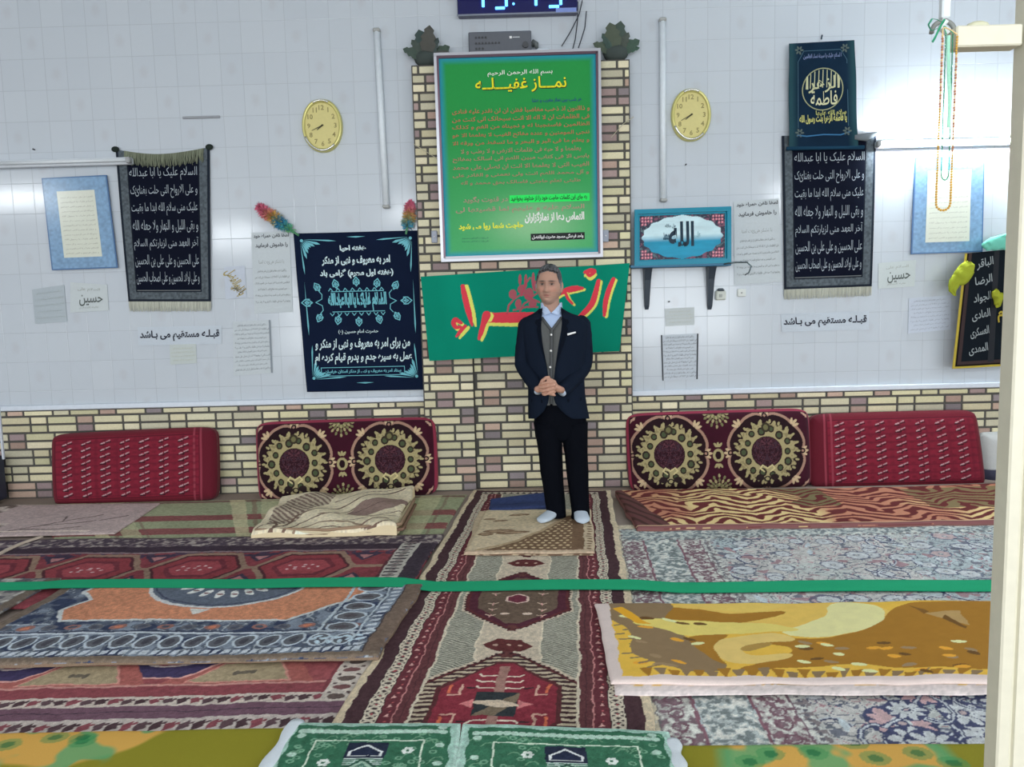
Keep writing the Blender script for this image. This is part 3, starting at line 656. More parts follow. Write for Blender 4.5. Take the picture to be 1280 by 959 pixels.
def tapestry(px, label, sag, fringe_top, lines):
    wv = (lambda a, b: .006 * np.sin(a * 7 + b * 3) + .010 * np.sin(a * math.pi) * b) 
    c4 = [wp(*p, -.012) for p in px]
    W0 = (c4[1] - c4[0]).length; 
    t = thing('prayer_tapestry', (c4[2] + c4[3]) / 2, label, 'tapestry', 'black prayer tapestries with grey borders')
    pn = quad_panel(px, -.012, base=(20, 24, 36), thick=.006, res=.005, cvfn=tap_cv, wave=wv)
    W, H = pn.w, pn.h
    if sag:
        P_ = pn.P
        V = pn.acc.V
        # the top edge hangs in a curve between two nails
        for i in range(len(V)):
            z1 = max(c4[0].z, c4[1].z); z0 = c4[3].z; f = np.clip((V[i][:, 2] - z0) / (z1 - z0), 0, 1); a = (V[i][:, 0] - c4[0].x) / (c4[1].x - c4[0].x)
            V[i] = V[i] - np.stack([0 * f, 0 * f, sag * np.sin(np.clip(a, 0, 1) * math.pi) * f ** 6], 1)
    for i, s in enumerate(ZI):
        v = H * (1 - lines[0] - (lines[1] - lines[0]) * i / 6); pn.text(s, W / 2, v, w=W - .175, h=.098, c=(158, 168, 176), bold=-.003, d=.004)
    pn.acc.build('woven_panel', CLOTH, t)
    a = Acc(); r = random.Random(7)
    n = int(W * 150)
    for i in range(n):
        u = W * (i + .5) / n; L = .07 + .012 * r.random()
        q = np.array([pn.P(u, .004, -.004), pn.P(u + r.uniform(-.003, .003), -L * .5, -.006), pn.P(u + r.uniform(-.004, .004), -L, -.004)])
        a.tube(q, [.0042, .0038, .002], col(182, 184, 172) * r.uniform(.85, 1.1), n=5)
    a.build('fringe', CLOTH, t)
    if fringe_top:
        a = Acc()
        for i in range(n):
            u = .06 + (W - .10) * (i + .5) / n; L = .075 + .035 * (.5 + .5 * math.sin(i * .9) * r.random()); z = -sag * math.sin(u / W * math.pi)
            q = [pn.P(u, H + z, -.002), pn.P(u + r.uniform(-.004, .004), H + z - L * .5, .012), pn.P(u + r.uniform(-.006, .006), H + z - L, .006)]
            a.tube(np.array(q), [.0045, .004, .002], col(118, 124, 106) * r.uniform(.75, 1.15), n=5)
        a.build('fringe', CLOTH, t)
        for u in (.0, W):
            q = pn.P(u, H, .004); a = Acc(); a.ball(q, (.03, .012, .022), col(40, 48, 44)); a.build('corner_knot', CLOTH, t, smooth=True)
    return pn
tapestry([(145, 187), (262, 184), (264, 377), (161, 377)], 'black prayer tapestry with sagging fringed top left of the room', .045, True, (.165, .845))
tapestry([(977, 170), (1095, 168), (1089, 358), (980, 362)], 'black prayer tapestry hanging under the dark blue medallion banner', 0, False, (.155, .845))

# -------- dark blue banner with round calligraphy
wv = lambda a, b: .006 * np.sin(b * 9 + a * 2)
def fat_cv(cv):
    n = fbm(cv.X * 8, cv.Y * 8, 3, 3)[..., None]; cv.C[:] = cv.c((20, 38, 56)) * (.8 + .5 * n)
    w, h = cv.w, cv.h; k = np.clip((np.minimum(cv.X, w - cv.X) - .02) / .05, 0, 1)[..., None]; cv.C[:] = cv.C * k + cv.c((40, 70, 78)) * (1 - k)
pn = quad_panel([(986, 55), (1068, 50), (1072, 183), (986, 187)], -.05, base=(24, 46, 72), thick=.006, res=.01, wave=wv, cvfn=fat_cv)
W, H = pn.w, pn.h; gold = (186, 188, 150); cx, cy = W * .5, H * .555; R = .152
G3 = (120, 140, 150)
pn.ell(cx, cy, R, R, (150, 154, 120), d=.002, n=48, inner=.95)
for i in range(9):
    x = cx - R * .8 + i * R * .2; hh = math.sqrt(max(0, R * R - (x - cx) ** 2)) * .9; pn.line([(x, cy + hh * .1), (x + .003, cy + hh)], .006, gold)
pn.text('الزهرا', cx, cy + .035, w=R * 1.6, h=.12, c=gold, bold=.012, d=.004); pn.text('فاطمة', cx + .01, cy - .062, w=R * 1.3, h=.105, c=(200, 200, 164), bold=.012, d=.004)
pn.text('ا لسلام علیک یا سیدة نساء العالمین', cx, H * .86, w=W * .58, h=.045, c=(120, 134, 170), bold=.02)
pn.text('یا فاطمة الزهرا بنت رسول الله', cx, H * .275, w=W * .70, h=.07, c=(196, 196, 120), bold=.03); pn.text('سلام الله علیها', cx + .06, H * .325, w=W * .45, h=.05, c=(180, 182, 110), bold=.02)
pn.line([(W * .12, H * .13), (W * .25, H * .115), (W * .5, H * .125), (W * .75, H * .115), (W * .88, H * .14)], .009, (60, 110, 150))
q = [(W * .13, H * .2), (W * .13, H * .82), (W * .22, H * .92), (W * .78, H * .92), (W * .87, H * .82), (W * .87, H * .2)]; pn.line(q, .004, (70, 100, 116))
for sx in (.15, .85):
    for sy in (.93, .15): 
        for k in range(6): pn.ell(W * sx + .02 * math.cos(k), H * sy + .02 * math.sin(k), .013, .007, (88, 100, 96), rot=k)
t = thing('medallion_banner', (pn.c4[2] + pn.c4[3]) / 2, 'dark blue banner with a round gold calligraphy medallion', 'banner')
pn.acc.build('cloth', CLOTH, t)
a = Acc(); p, q = wp(983, 186, -.05), wp(1080, 184, -.05); a.tube([(p.x, -.055, p.z), (q.x, -.05, q.z)], .014, col(30, 62, 84), n=10); a.build('bottom_rod', CLOTH, t, smooth=True)
a = Acc(); p = wp(1027, 48, -.03); a.tube([(p.x, -.04, p.z + .02), (p.x - .008, -.045, p.z - .01)], .006, col(60, 70, 80), n=6); a.build('hanging_loop', CLOTH, t)
a = Acc(); p = wp(1068, 172, -.05); q = wp(1097, 166, -.07); a.tube([p, (p + q) / 2 + Vector((0, 0, -.015)), q], [.02, .03, .012], col(120, 128, 134), n=8); a.build('wrapped_cord', CLOTH, smooth=True, label='grey knotted cord at left end of the lit tube lamp', cat='cord')

# -------- navy printed banner
wv = lambda a, b: .005 * np.sin(a * 8 + b * 2) + .004 * np.sin(b * 11)
def navy_cv(cv):
    n = fbm(cv.X * 5, cv.Y * 5, 9, 3)[..., None]; cv.C[:] = cv.c((18, 28, 50)) * (.85 + .3 * n)
pn = quad_panel([(367, 292), (522, 288), (531, 487), (384, 490)], -.016, base=(18, 28, 50), thick=.005, res=.008, wave=wv, cvfn=navy_cv)
W, H = pn.w, pn.h; TQ = (110, 178, 190); WH = (196, 216, 220); d = .004
def fan(cx, cy, sx, sy):
    for k in range(8):
        an = math.radians(4 + k * 11.7); L = .20 - .10 * math.sin(math.pi * k / 7) ; L = .27 if k in (0, 7) else L
        ca, sa = math.cos(an), math.sin(an); n_ = (-sa, ca); w_ = .010 if k not in (0, 7) else .006; r0 = .028
        pn.poly([(cx + sx * (ca * r0), cy + sy * (sa * r0)), (cx + sx * (ca * L * .8 + n_[0] * w_), cy + sy * (sa * L * .8 + n_[1] * w_)), (cx + sx * ca * L, cy + sy * sa * L), (cx + sx * (ca * L * .8 - n_[0] * w_), cy + sy * (sa * L * .8 - n_[1] * w_))], TQ, d)
    pn.ell(cx + sx * .012, cy + sy * .012, .012, .012, TQ, d)
fan(.045, H - .045, 1, -1); fan(W - .045, H - .045, -1, -1); fan(.055, .095, 1, 1); fan(W - .045, .095, -1, 1)
for x in (.055, W - .05): pn.poly([(x - .006, H * .42), (x, H * .36), (x + .006, H * .42), (x, H * .70)], TQ, d)
for y in (H - .035, .065): pn.poly([(W * .5 - .07, y), (W * .5, y - .008), (W * .5 + .07, y), (W * .5, y + .004)], TQ, d)
def vy(py): return H * (1 - (py - 290) / 198.5)
pn.text('هفته احیاء'.replace('ء', ''), W * .47, vy(310), w=.20, h=.05, c=WH, bold=.05, d=d)
pn.text('امر به معروف و نهی از منکر', W * .49, vy(325), w=.52, h=.075, c=WH, bold=.045, d=d)
pn.text('(هفته اول محرم) گرامی باد', W * .49, vy(341), w=.56, h=.075, c=WH, bold=.045, d=d)
cy0 = vy(376)
pn.text('السلام علیک یا ابا عبدالله', W * .48, cy0, w=.45, h=.145, c=TQ, bold=.05, d=d)
for x in np.linspace(W * .28, W * .68, 9): pn.line([(x, cy0 - .02), (x, cy0 + .065)], .0075, TQ, d=.0045)
pn.line([(W * .27, cy0 - .075), (W * .70, cy0 - .075)], .006, TQ, d); pn.line([(W * .27, cy0 + .08), (W * .70, cy0 + .08)], .006, TQ, d)
def lotus(x, y, s, rot):
    cr, sr = math.cos(rot), math.sin(rot)
    def T(q): return [(x + (a_ * cr - b_ * sr) * s, y + (a_ * sr + b_ * cr) * s) for a_, b_ in q]
    pn.line(T([(0, -.5), (-.45, -.15), (-.42, .25), (0, .75), (.42, .25), (.45, -.15), (0, -.5)]), .008, TQ, d)
    pn.line(T([(-.45, -.3), (-.15, .1), (0, .35), (.15, .1), (.45, -.3)]), .007, TQ, d); pn.poly(T([(0, -.35), (.16, -.1), (0, .15), (-.16, -.1)]), TQ, d)
    pn.poly(T([(-.2, -.5), (0, -.72), (.2, -.5), (0, -.42)]), TQ, d)
for fx, fy, rt in ((.16, .115, .5), (.31, .135, .2), (.48, .15, 0), (.65, .135, -.2), (.80, .115, -.5)):
    lotus(W * fx, cy0 + fy, .05, rt); lotus(W * fx, cy0 - fy, .05, math.pi - rt)
lotus(W * .07, cy0, .06, math.pi / 2); lotus(W * .88, cy0, .06, -math.pi / 2)
for sx, x in ((1, W * .17), (-1, W * .77)):
    for sy in (1, -1): pn.line([(x + sx * .0, cy0 + sy * .085), (x + sx * .022, cy0 + sy * .06), (x + sx * .018, cy0 + sy * .025), (x - sx * .03, cy0)], .006, TQ, d)
for i in range(8):
    for sy in (1, -1): x = W * (.25 + .06 * i); pn.line([(x, cy0 + sy * .085), (x + .014, cy0 + sy * .105), (x + .03, cy0 + sy * .085)], .006, TQ, d)
pn.text('حضرت امام حسین (ع)', W * .47, vy(414), w=.31, h=.04, c=WH, bold=.02, d=d)
pn.text('من برای امر به معروف و نهی از منکر و', W * .50, vy(429), w=.74, h=.09, c=WH, bold=.03, d=d, shear=.15)
pn.text('عمل به سیره جدم و پدرم قیام کرده ام', W * .50, vy(447), w=.76, h=.09, c=WH, bold=.03, d=d, shear=.15)
y = vy(463); pn.line([(W * .14, y - .035), (W * .84, y - .035), (W * .84, y + .03), (W * .14, y + .03)], .005, TQ, d, closed=True)
pn.text('ستاد امر به معروف و نهی از منکر استان خراسان', W * .49, y - .003, w=.60, h=.032, c=TQ, bold=.04, d=d)
pn.acc.build('printed_banner', CLOTH, label='navy blue banner with turquoise corner fans and white lettering', cat='banner')

# -------- long green banner across the pillar
def green_cv(cv):
    w, h = cv.w, cv.h
    cv.C[:] = cv.c((12, 128, 104)) * (.92 + .22 * fbm(cv.X * 4, cv.Y * 2, 8, 2)[..., None])
    def U2(px, py):
        fx = (px - 528) / 252.0; top = 346 - 16 * fx; bot = 452 - 13 * fx + (-6 if 0 else 0); return fx * w, h * (1 - (py - top) / (bot - top))
    R_, Yl = (214, 66, 80), (216, 218, 106)
    def stroke(P, ws, off=(2.6, 1.6)):
        P = np.array(P, float); n = len(P); tt = np.linspace(0, n - 1, 26); Q = np.stack([np.interp(tt, range(n), P[:, i]) for i in (0, 1)], 1)
        for _ in range(4): Q[1:-1] = (Q[:-2] + 2 * Q[1:-1] + Q[2:]) / 4
        WS = np.interp(tt, range(n), ws) * .0052
        for c_, o in ((Yl, off), (R_, (0, 0))):
            for i in range(25):
                x, y = U2(*(Q[i] + o)); x2, y2 = U2(*(Q[i + 1] + o)); cv.line([(x, y), (x2, y2)], max(.006, WS[i]), c_)
    # alef, lam with dot, ha, ra, alef, hamza
    stroke([(762, 350), (758, 362), (755, 378), (755.5, 394)], [6, 7.5, 7.5, 4.5])
    stroke([(744, 352), (742, 366), (739, 380), (731, 390), (722, 398), (712, 404)], [6, 8, 9, 8, 5, 3])
    stroke([(727, 341), (733, 339), (739, 340), (733, 346), (728, 341)], [5, 7, 6, 5, 4], (1, 4))
    stroke([(725, 361), (716, 361), (707, 363), (700, 366), (694, 370)], [4, 9, 9, 6, 5])
    stroke([(704, 366), (708, 374), (714, 380)], [4, 4, 3])
    stroke([(706, 396), (690, 398), (672, 397), (654, 397), (640, 397), (622, 397), (606, 397)], [8, 12, 15, 15, 15, 14, 13], (0, 5))
    stroke([(606, 394), (602, 404), (598, 416), (595, 424)], [12, 8, 7, 4], (3.6, 1.5))
    for P_ in ([(607, 403), (628, 403.5), (650, 403)],): 
        for i in range(2): cv.line([U2(*P_[i]), U2(*P_[i + 1])], .006, R_)
    stroke([(578, 358), (580, 372), (583, 388), (586, 402), (587, 407)], [6, 8.5, 8.5, 5, 3], (4.6, 0.5))
    stroke([(573, 404), (566, 399), (563, 404), (566, 410), (572, 409)], [5, 7, 7, 6, 4], (2, 2))
    stroke([(578, 408), (572, 414), (566, 421)], [5, 6, 3], (4, 2))
    gh = (172, 74, 92)
    for x, y, rx, ry in ((639, 368, 5, 6), (650, 362, 5, 6), (659, 368, 6, 8), (668, 358, 5, 7), (646, 380, 4, 6), (664, 380, 5, 5), (676, 366, 5, 8), (655, 352, 2, 9), (664, 350, 2, 9), (648, 350, 2, 7)):
        u, v = U2(x, y); cv.ell(u, v, rx * .0058, ry * .0058, gh, a=.85)
    for P_ in ([(632, 392), (634, 382), (641, 374), (650, 368), (662, 372), (676, 362)], [(648, 390), (653, 380), (663, 374), (672, 378)], [(640, 388), (656, 384), (670, 384)], [(650, 370), (654, 356), (660, 348)]):
        for i in range(len(P_) - 1): cv.line([U2(*P_[i]), U2(*P_[i + 1])], .014, gh, a=.8)
wv = lambda a, b: .006 + .010 * np.sin(a * 13 + b * 2.5) * (1 - b) + .012 * np.exp(-((a - .08) / .05) ** 2) * (1 - b) + .006 * np.sin(a * 31 + 1) * (1 - b) ** 2
pn = quad_panel([(526, 346), (787, 329), (774, 439), (537, 451)], YP - .030, base=(12, 128, 104), thick=.004, res=.0035, wave=wv, cvfn=green_cv)
pn.acc.build('cloth_banner', CLOTH, smooth=True, label='long green cloth banner with red and yellow lettering behind the man', cat='banner')

# -------- blue framed sheets
def blue_sheet(px, inner, label):
    c4 = [wp(*p, -.02) for p in px]
    def f(cv):
        n = fbm(cv.X * 60, cv.Y * 60, 5, 3)[..., None]; cv.C[:] = cv.c((116, 150, 182)) * (.75 + .5 * n)
        e = np.minimum(np.minimum(cv.X, cv.w - cv.X), np.minimum(cv.Y, cv.h - cv.Y)); cv.C[e < .008] = cv.c((70, 104, 146))
    pn = quad_panel(px, -.02, base=(112, 158, 196), thick=.012, res=.006, cvfn=f); W, H = pn.w, pn.h
    i = inner; pn.rect(W * i, H * i * .62, W * (1 - i), H * (1 - i * .72), (204, 208, 194)); r = random.Random(int(px[0][0]))
    tx = ['اللهم صل علی محمد و آل محمد', 'و عجل فرجهم و العن اعداءهم', 'السلام علیک یا رسول الله', 'السلام علیک یا امیرالمومنین', 'بسم الله الرحمن الرحیم و به نستعین']
    for k in range(13):
        v = H * (1 - i * .72) - .05 - k * (H * (1 - i * 1.34) - .08) / 12; pn.text(tx[(k * 3) % 5].replace('ء', ''), W / 2, v, w=W * (1 - 2 * i) * .86, h=.016, c=(150, 150, 140), bold=.0, d=.0028)
    pn.acc.build('framed_sheet', GLOSSP, label=label, cat='poster', group='blue bordered framed sheets')
blue_sheet([(53, 223), (134, 219), (148, 335), (66, 338)], .21, 'blue bordered prayer sheet under glass left of the left black tapestry')
blue_sheet([(1143, 198), (1230, 195), (1227, 315), (1138, 318)], .19, 'blue bordered prayer sheet beneath the lit tube lamp')

# -------- paper notices
def paper(px, label, base=(186, 194, 198), rows=(), lines=None, bars=None, group='paper notices on the tiles', name='paper_notice', m=None, y=-.004):
    pn = quad_panel(px, y, base=base, thick=.0015, res=.03); W, H = pn.w, pn.h
    for (s, fx, fy, fw_, hh, c, bo) in rows: pn.text(s, W * fx, H * fy, w=W * fw_, h=hh, c=c, bold=bo, d=.002)
    if lines:
        n, f0, f1, c, hh = lines
        for k in range(n):
            v = H * (f0 + (f1 - f0) * k / (n - 1)); pn.text(LN[k % 10], W / 2, v, w=W * (.9 - .15 * ((k * 7) % 3 == 0)), h=hh, c=c, d=.002)
    if bars:
        for f0, f1, c in bars: pn.rect(W * f0, 0, W * f1, H, c)
    pn.acc.build(name, m or PRINT, label=label, cat='notice', group=group); return pn
GR = (110, 116, 118)
NOT = [('لطفا تلفن همراه خود', .52, .95, .92, .035, (70, 74, 80), .03), ('را خاموش فرمایید', .52, .835, .84, .04, (70, 74, 80), .03), ('با تشکر هیئت امنا', .5, .63, .66, .035, (150, 156, 156), .0)]
pn = paper([(314, 291), (362, 289), (366, 390), (318, 392)], 'tall pale notice between the gold sticker and navy banner', rows=NOT, lines=(6, .52, .14, GR, .022))
pn = paper([(917, 252), (973, 248), (978, 352), (918, 356)], 'tall pale notice between turquoise plaque and right black tapestry', rows=NOT, lines=(6, .52, .12, GR, .022))
paper([(291, 402), (338, 400), (341, 466), (292, 470)], 'ruled white sheet hanging just left of the navy banner', lines=(11, .92, .10, (120, 126, 134), .020), bars=((.955, 1, (130, 138, 146)),))
paper([(826, 419), (873, 417), (872, 474), (828, 476)], 'ruled white sheet with black side bars under the shelf', base=(186, 194, 202), lines=(12, .94, .08, (96, 102, 110), .020), bars=((0, .035, (50, 54, 62)), (.96, 1, (50, 54, 62))))
paper([(1136, 373), (1189, 369), (1188, 412), (1135, 417)], 'ruled pale sheet left of the black and gold banner', base=(188, 196, 208), lines=(8, .9, .1, (140, 148, 160), .016))
HS = [('حسین', .55, .40, .62, .085, (84, 92, 90), .01), ('السلام علی', .5, .78, .6, .03, (150, 156, 150), 0), ('علیه السلام', .5, .14, .5, .02, (150, 156, 150), 0)]
paper([(88, 353), (134, 356), (136, 388), (88, 391)], 'small pale calligraphy sheet under the left blue framed sheet', base=(188, 196, 198), rows=HS)
paper([(1098, 329), (1145, 325), (1143, 358), (1098, 361)], 'small pale calligraphy sheet right of the right tapestry', base=(190, 198, 198), rows=HS)
paper([(212, 431), (245, 430), (246, 454), (213, 456)], 'small faded cream note under the left qibla notice', base=(184, 192, 190), lines=(4, .8, .2, (176, 180, 160), .014))
paper([(831, 386), (868, 384), (868, 406), (832, 408)], 'small faded note above the sheet with black bars', base=(188, 195, 196), lines=(4, .8, .2, (180, 184, 170), .014))
paper([(40, 362), (80, 356), (84, 402), (44, 405)], 'faded greenish sheet left of small calligraphy sheet on left', base=(168, 178, 184), lines=(5, .85, .15, (160, 170, 168), .016))
QT = 'قبـلـه مستقیم می بـاشد'
V, F = glyphs(QT, .03)
def qibla(px, label):
    pn = quad_panel(px, -.004, base=(186, 195, 204), thick=.0012, res=.03); pn.text(QT, pn.w / 2, pn.h / 2, w=pn.w * .95, h=pn.h * .60, c=(24, 26, 44), bold=.03); pn.acc.build('qibla_notice', PRINT, label=label, cat='notice', group='qibla direction notices')
qibla([(172, 409), (277, 407), (277, 430), (173, 432)], 'white strip with black qibla lettering under the left tapestry')
qibla([(976, 393), (1086, 389), (1086, 412), (977, 415)], 'white strip with black qibla lettering under the right tapestry')
pn = quad_panel([(280, 334), (306, 332), (308, 372), (282, 374)], -.004, base=(184, 192, 204), thick=.0012, res=.03)
pn.text('یا ابوالفضل', pn.w * .5, pn.h * .5, w=pn.h * .9, h=pn.w * .6, c=(164, 150, 96), bold=.03, rot=math.radians(-62)); pn.text('العباس', pn.w * .62, pn.h * .3, w=.10, h=.07, c=(150, 146, 130), bold=.02, rot=-.6)
pn.acc.build('calligraphy_sticker', PRINT, label='small gold calligraphy sticker between left tapestry and tall notice', cat='sticker')

# -------- turquoise plaque on a shelf
SH = -.14
p0 = wp(788, 334, SH); p1 = wp(926, 329, SH); zs = (p0.z + p1.z) / 2
t = thing('wall_shelf', ((p0.x + p1.x) / 2, 0, zs - .03), 'narrow blue wall shelf on two tapered dark brackets', 'shelf')
a = Acc(); a.box((p0.x, SH, zs - .012), (p1.x - .07, -.001, zs + .010), col(30, 100, 134), bev=.004); a.build('board', PAINT, t)
for px in (809.5, 889):
    x = wp(px, 350, -.06).x; zt = zs - .012; zb_ = wp(px, 387, -.02).z; a = Acc()
    rg = [[(x - w_, y0, z), (x + w_, y0, z), (x + w_, -.001, z), (x - w_, -.001, z)] for w_, y0, z in ((.028, -.12, zt), (.026, -.10, zt - .03), (.024, -.07, zt - .09), (.017, -.03, zb_ + .03), (.012, -.02, zb_))]
    a.rings(rg, col(44, 54, 66)); a.build('bracket', PAINT, t)
def plq(cv):
    w, h = cv.w, cv.h; X, Y = cv.X, cv.Y; cv.C[:] = cv.c((20, 132, 158))
    bx, by = w * .055, h * .10; m = (X > bx) & (X < w - bx) & (Y > by) & (Y < h - by)
    n = fbm(X * 60, Y * 60, 2, 3); inn = cv.c((46, 48, 66)) * (.6 + .9 * n[..., None]); inn[n > .62] = cv.c((120, 76, 96)); inn[n < .34] = cv.c((84, 104, 112)); cv.C[m] = inn[m]
    cx, cy = w * .5, h * .5; a = np.abs(X - cx) / (w * .405); b = np.abs(Y - cy) / (h * .33)
    sh_ = np.maximum(a + .42 * b ** 1.6, b + .0) + .035 * np.sin(a * 22); sh_ = np.minimum(sh_, 9); pk = (b < 1.22 - a * 7) ; mm = ((a * .93) ** 1.7 + (b * .82) ** 2.1 < .93 + .04 * np.cos(np.arctan2(b, a) * 16)) | (pk & (b < 1.22)) | ((a < 1.0) & (b < (1.04 - a) * 2.2) & (b < .5))
    mm &= m; k = np.clip((Y - h * .16) / (h * .68), 0, 1)[..., None]
    sky = cv.c((196, 222, 230)); sea = cv.c((30, 142, 176)); g = np.clip((k - .38) / .18, 0, 1); sw = fbm(X * 9, Y * 50, 3, 2)[..., None]
    colr = (sea * (1 - g) + sky * g) * (.85 + .3 * sw); cv.C[mm] = colr[mm]
    for i in range(10):
        for sx in (0, 1):
            for sy in (0, 1):
                x = bx + .02 + (i % 4) * .022; y = by + .018 + (i // 4) * .024; cv.ell(w - x if sx else x, h - y if sy else y, .009, .009, (196, 104, 124)); cv.ell(w - x if sx else x, h - y if sy else y, .004, .004, (230, 190, 190))
pq = [(793, 264), (912, 260), (912, 329), (793, 333)]
pn = quad_panel(pq, -.10, ys=(-.06, -.06, -.11, -.11), base=(20, 132, 158), thick=.012, res=.004, cvfn=plq)
W, H = pn.w, pn.h; pn.text('الله', W * .49, H * .55, w=.19, h=.19, c=(16, 44, 62), bold=.03); pn.text('جل جلاله', W * .375, H * .70, w=.08, h=.035, c=(40, 80, 96), bold=.02)
for fx, s in ((.33, 'محمد'), (.66, 'علی')): pn.text(s, W * fx, H * .52, w=.045, h=.06, c=(44, 84, 104) if fx < .5 else (140, 180, 190), bold=.04)
t = thing('framed_plaque', (pn.c4[2] + pn.c4[3]) / 2, 'turquoise framed calligraphy plaque standing on the blue wall shelf', 'plaque'); pn.acc.build('picture', GLOSSP, t)
a = Acc(); P = pn.P
for q in ((-.004, -.004, W + .004, .03), (-.004, H - .03, W + .004, H + .004), (-.004, .03, .026, H - .03), (W - .026, .03, W + .004, H - .03)): bar(q[0], q[1], q[2], q[3], .0, .022, col(14, 128, 154), a)
a.build('frame', mat('plaque_frame', .3, attr=True), t)
a = Acc(); P3 = np.array([wp(905, 330, -.15), wp(920, 328, -.15), wp(934, 328, -.15), wp(939, 333, -.15), wp(936, 341, -.15), wp(931, 344, -.15)]); a.tube(P3, [.006, .006, .006, .006, .005, .004], col(80, 92, 96), n=8); a.build('metal_hook', METAL, smooth=True, label='small curved metal hook at the right end of the shelf', cat='hook')
p = wp(901, 368, -.02); t = thing('switch_box', (p.x, 0, p.z - .04), 'small grey wall switch box below the right shelf bracket', 'switch')
a = Acc(); a.box((p.x - .04, -.03, p.z - .045), (p.x + .04, 0, p.z + .03), col(188, 192, 184), bev=.01); a.build('plate', PAINT, t)
a = Acc(); a.box((p.x - .028, -.034, p.z + .018), (p.x + .028, -.004, p.z + .046), col(64, 74, 80), bev=.012); a.build('cover', PAINT, t)
a = Acc(); a.box((p.x - .016, -.033, p.z - .022), (p.x + .010, -.028, p.z + .002), col(150, 154, 150), bev=.002); a.build('rocker', PAINT, t)
p = wp(927, 366, -.01); a = Acc(); a.box((p.x - .033, -.016, p.z - .03), (p.x + .033, 0, p.z + .03), col(204, 208, 204), bev=.006); a.ball((p.x, -.016, p.z), .008, col(170, 172, 170)); a.build('blank_plate', PAINT, label='small white blank plate right of the grey switch box', cat='plate')
p = wp(228, 147, -.01); q = wp(275, 148, -.01); a = Acc(); a.box((p.x, -.012, p.z - .010), (q.x, 0, p.z + .008), col(140, 144, 150), bev=.003); a.build('wall_strip', PAINT, label='short thin grey strip on the upper left tiles', cat='strip')
for (x, y), lb in (((43, 187), 'small dark nail above the left blue framed sheet'), ((836, 377), 'small dark nail between the two shelf brackets'), ((857, 206), 'small dark nail below the right clock')):
    p = wp(x, y, -.004); a = Acc(); a.tube([(p.x, .0, p.z), (p.x, -.022, p.z)], [.005, .006], col(50, 52, 56), n=8); a.build('nail', PAINT, label=lb, cat='nail', group='wall nails')
for pts, lb in (([(517, 180), (530, 188), (549, 200)], 'thin string left of the green poster'), ([(792, 146), (779, 155), (764, 172)], 'thin string right of the green poster')):
    a = Acc(); a.tube([wp(x, y, YP - .02) for x, y in pts], .0028, col(176, 172, 150), n=6); a.build('string', CLOTH, label=lb, cat='string', group='loose strings')

# -------- rainbow feather dusters
def duster(pts, cols, rads, label, seed):
    P_ = np.array([list(wp(x, y, -.05)) for x, y in pts]); t = thing('feather_duster', P_[-1], label, 'duster', 'rainbow feather dusters')
    r = random.Random(seed); a = Acc(); n = len(P_)
    for k in range(900):
        f = (k + r.random()) / 900 * (n - 1); i = min(int(f), n - 2); g = f - i; c0 = P_[i] * (1 - g) + P_[i + 1] * g; cc = np.array(cols[i]) * (1 - g) + np.array(cols[i + 1]) * g; R = rads[i] * (1 - g) + rads[i + 1] * g
        d = np.array([r.gauss(0, 1) for _ in range(3)]); ax = P_[0] - P_[-1]; ax = ax / np.linalg.norm(ax); d = d / np.linalg.norm(d) + ax * .6; d /= np.linalg.norm(d); d[1] *= .7
        L = R * r.uniform(.75, 1.15); e = c0 + d * L; e[1] = min(e[1], -.004); sd = np.cross(d, (r.random(), r.random(), r.random())); sd = sd / (np.linalg.norm(sd) + 1e-9) * .006; m_ = c0 + d * L * .6; m_[1] = min(m_[1], -.004)
        a.add([c0, m_ + sd, e, m_ - sd], [(0, 1, 2, 3)], col(*cc) * r.uniform(.8, 1.15))
    a.build('feather_head', CLOTH, t)
    a = Acc(); a.tube([P_[0] * .0 + P_[1], P_[-1], P_[-1] + (P_[-1] - P_[-2]) * .8], .008, col(70, 130, 90), n=8); a.build('handle', PAINT, t)
duster([(324, 258), (333, 267), (343, 273), (352, 280), (364, 288)], [(206, 104, 132), (200, 112, 130), (200, 160, 84), (50, 128, 176), (110, 176, 120)], [.045, .06, .065, .065, .04], 'rainbow feather duster at the left corner of navy banner', 3)
duster([(513, 254), (512, 263), (511, 273), (509, 284)], [(206, 104, 132), (200, 112, 130), (196, 164, 90), (60, 140, 180)], [.035, .055, .062, .055], 'rainbow feather duster at the right corner of navy banner', 5)

# -------- black and gold hanging at the far right, with cloths over its top
yb = -.16
def gold_cv(cv):
    w, h = cv.w, cv.h; X, Y = cv.X, cv.Y; cv.C[:] = cv.c((22, 28, 34)); e = np.minimum(np.minimum(X, w - X), Y); cv.C[e < .052] = cv.c((62, 50, 50)); cv.C[e < .030] = cv.c((14, 14, 20)); cv.C[e < .018] = cv.c((176, 156, 66))
pn = quad_panel([(1206, 317), (1290, 309), (1290, 456), (1190, 461)], yb, base=(22, 28, 34), thick=.006, res=.006, cvfn=gold_cv, wave=lambda a, b: .008 * np.sin(a * 9))
W, H = pn.w, pn.h
for k, s in enumerate(('الباقر', 'الرضا', 'الجواد', 'الهادی', 'العسکری', 'المهدی')): pn.text(s, W * .30, H * (.90 - k * .148), w=.14, h=.08, c=(150, 158, 160), bold=.01, rot=.15, d=.006)
pn.rect(W * .44, .04, W * .52, H, (44, 46, 50)); pn.text('السلام', W * .72, H * .45, w=.2, h=.12, c=(168, 150, 60), bold=.03, d=.006)
pn.acc.build('bordered_banner', CLOTH, label='black banner with gold border and grey names beside the cream post', cat='banner')
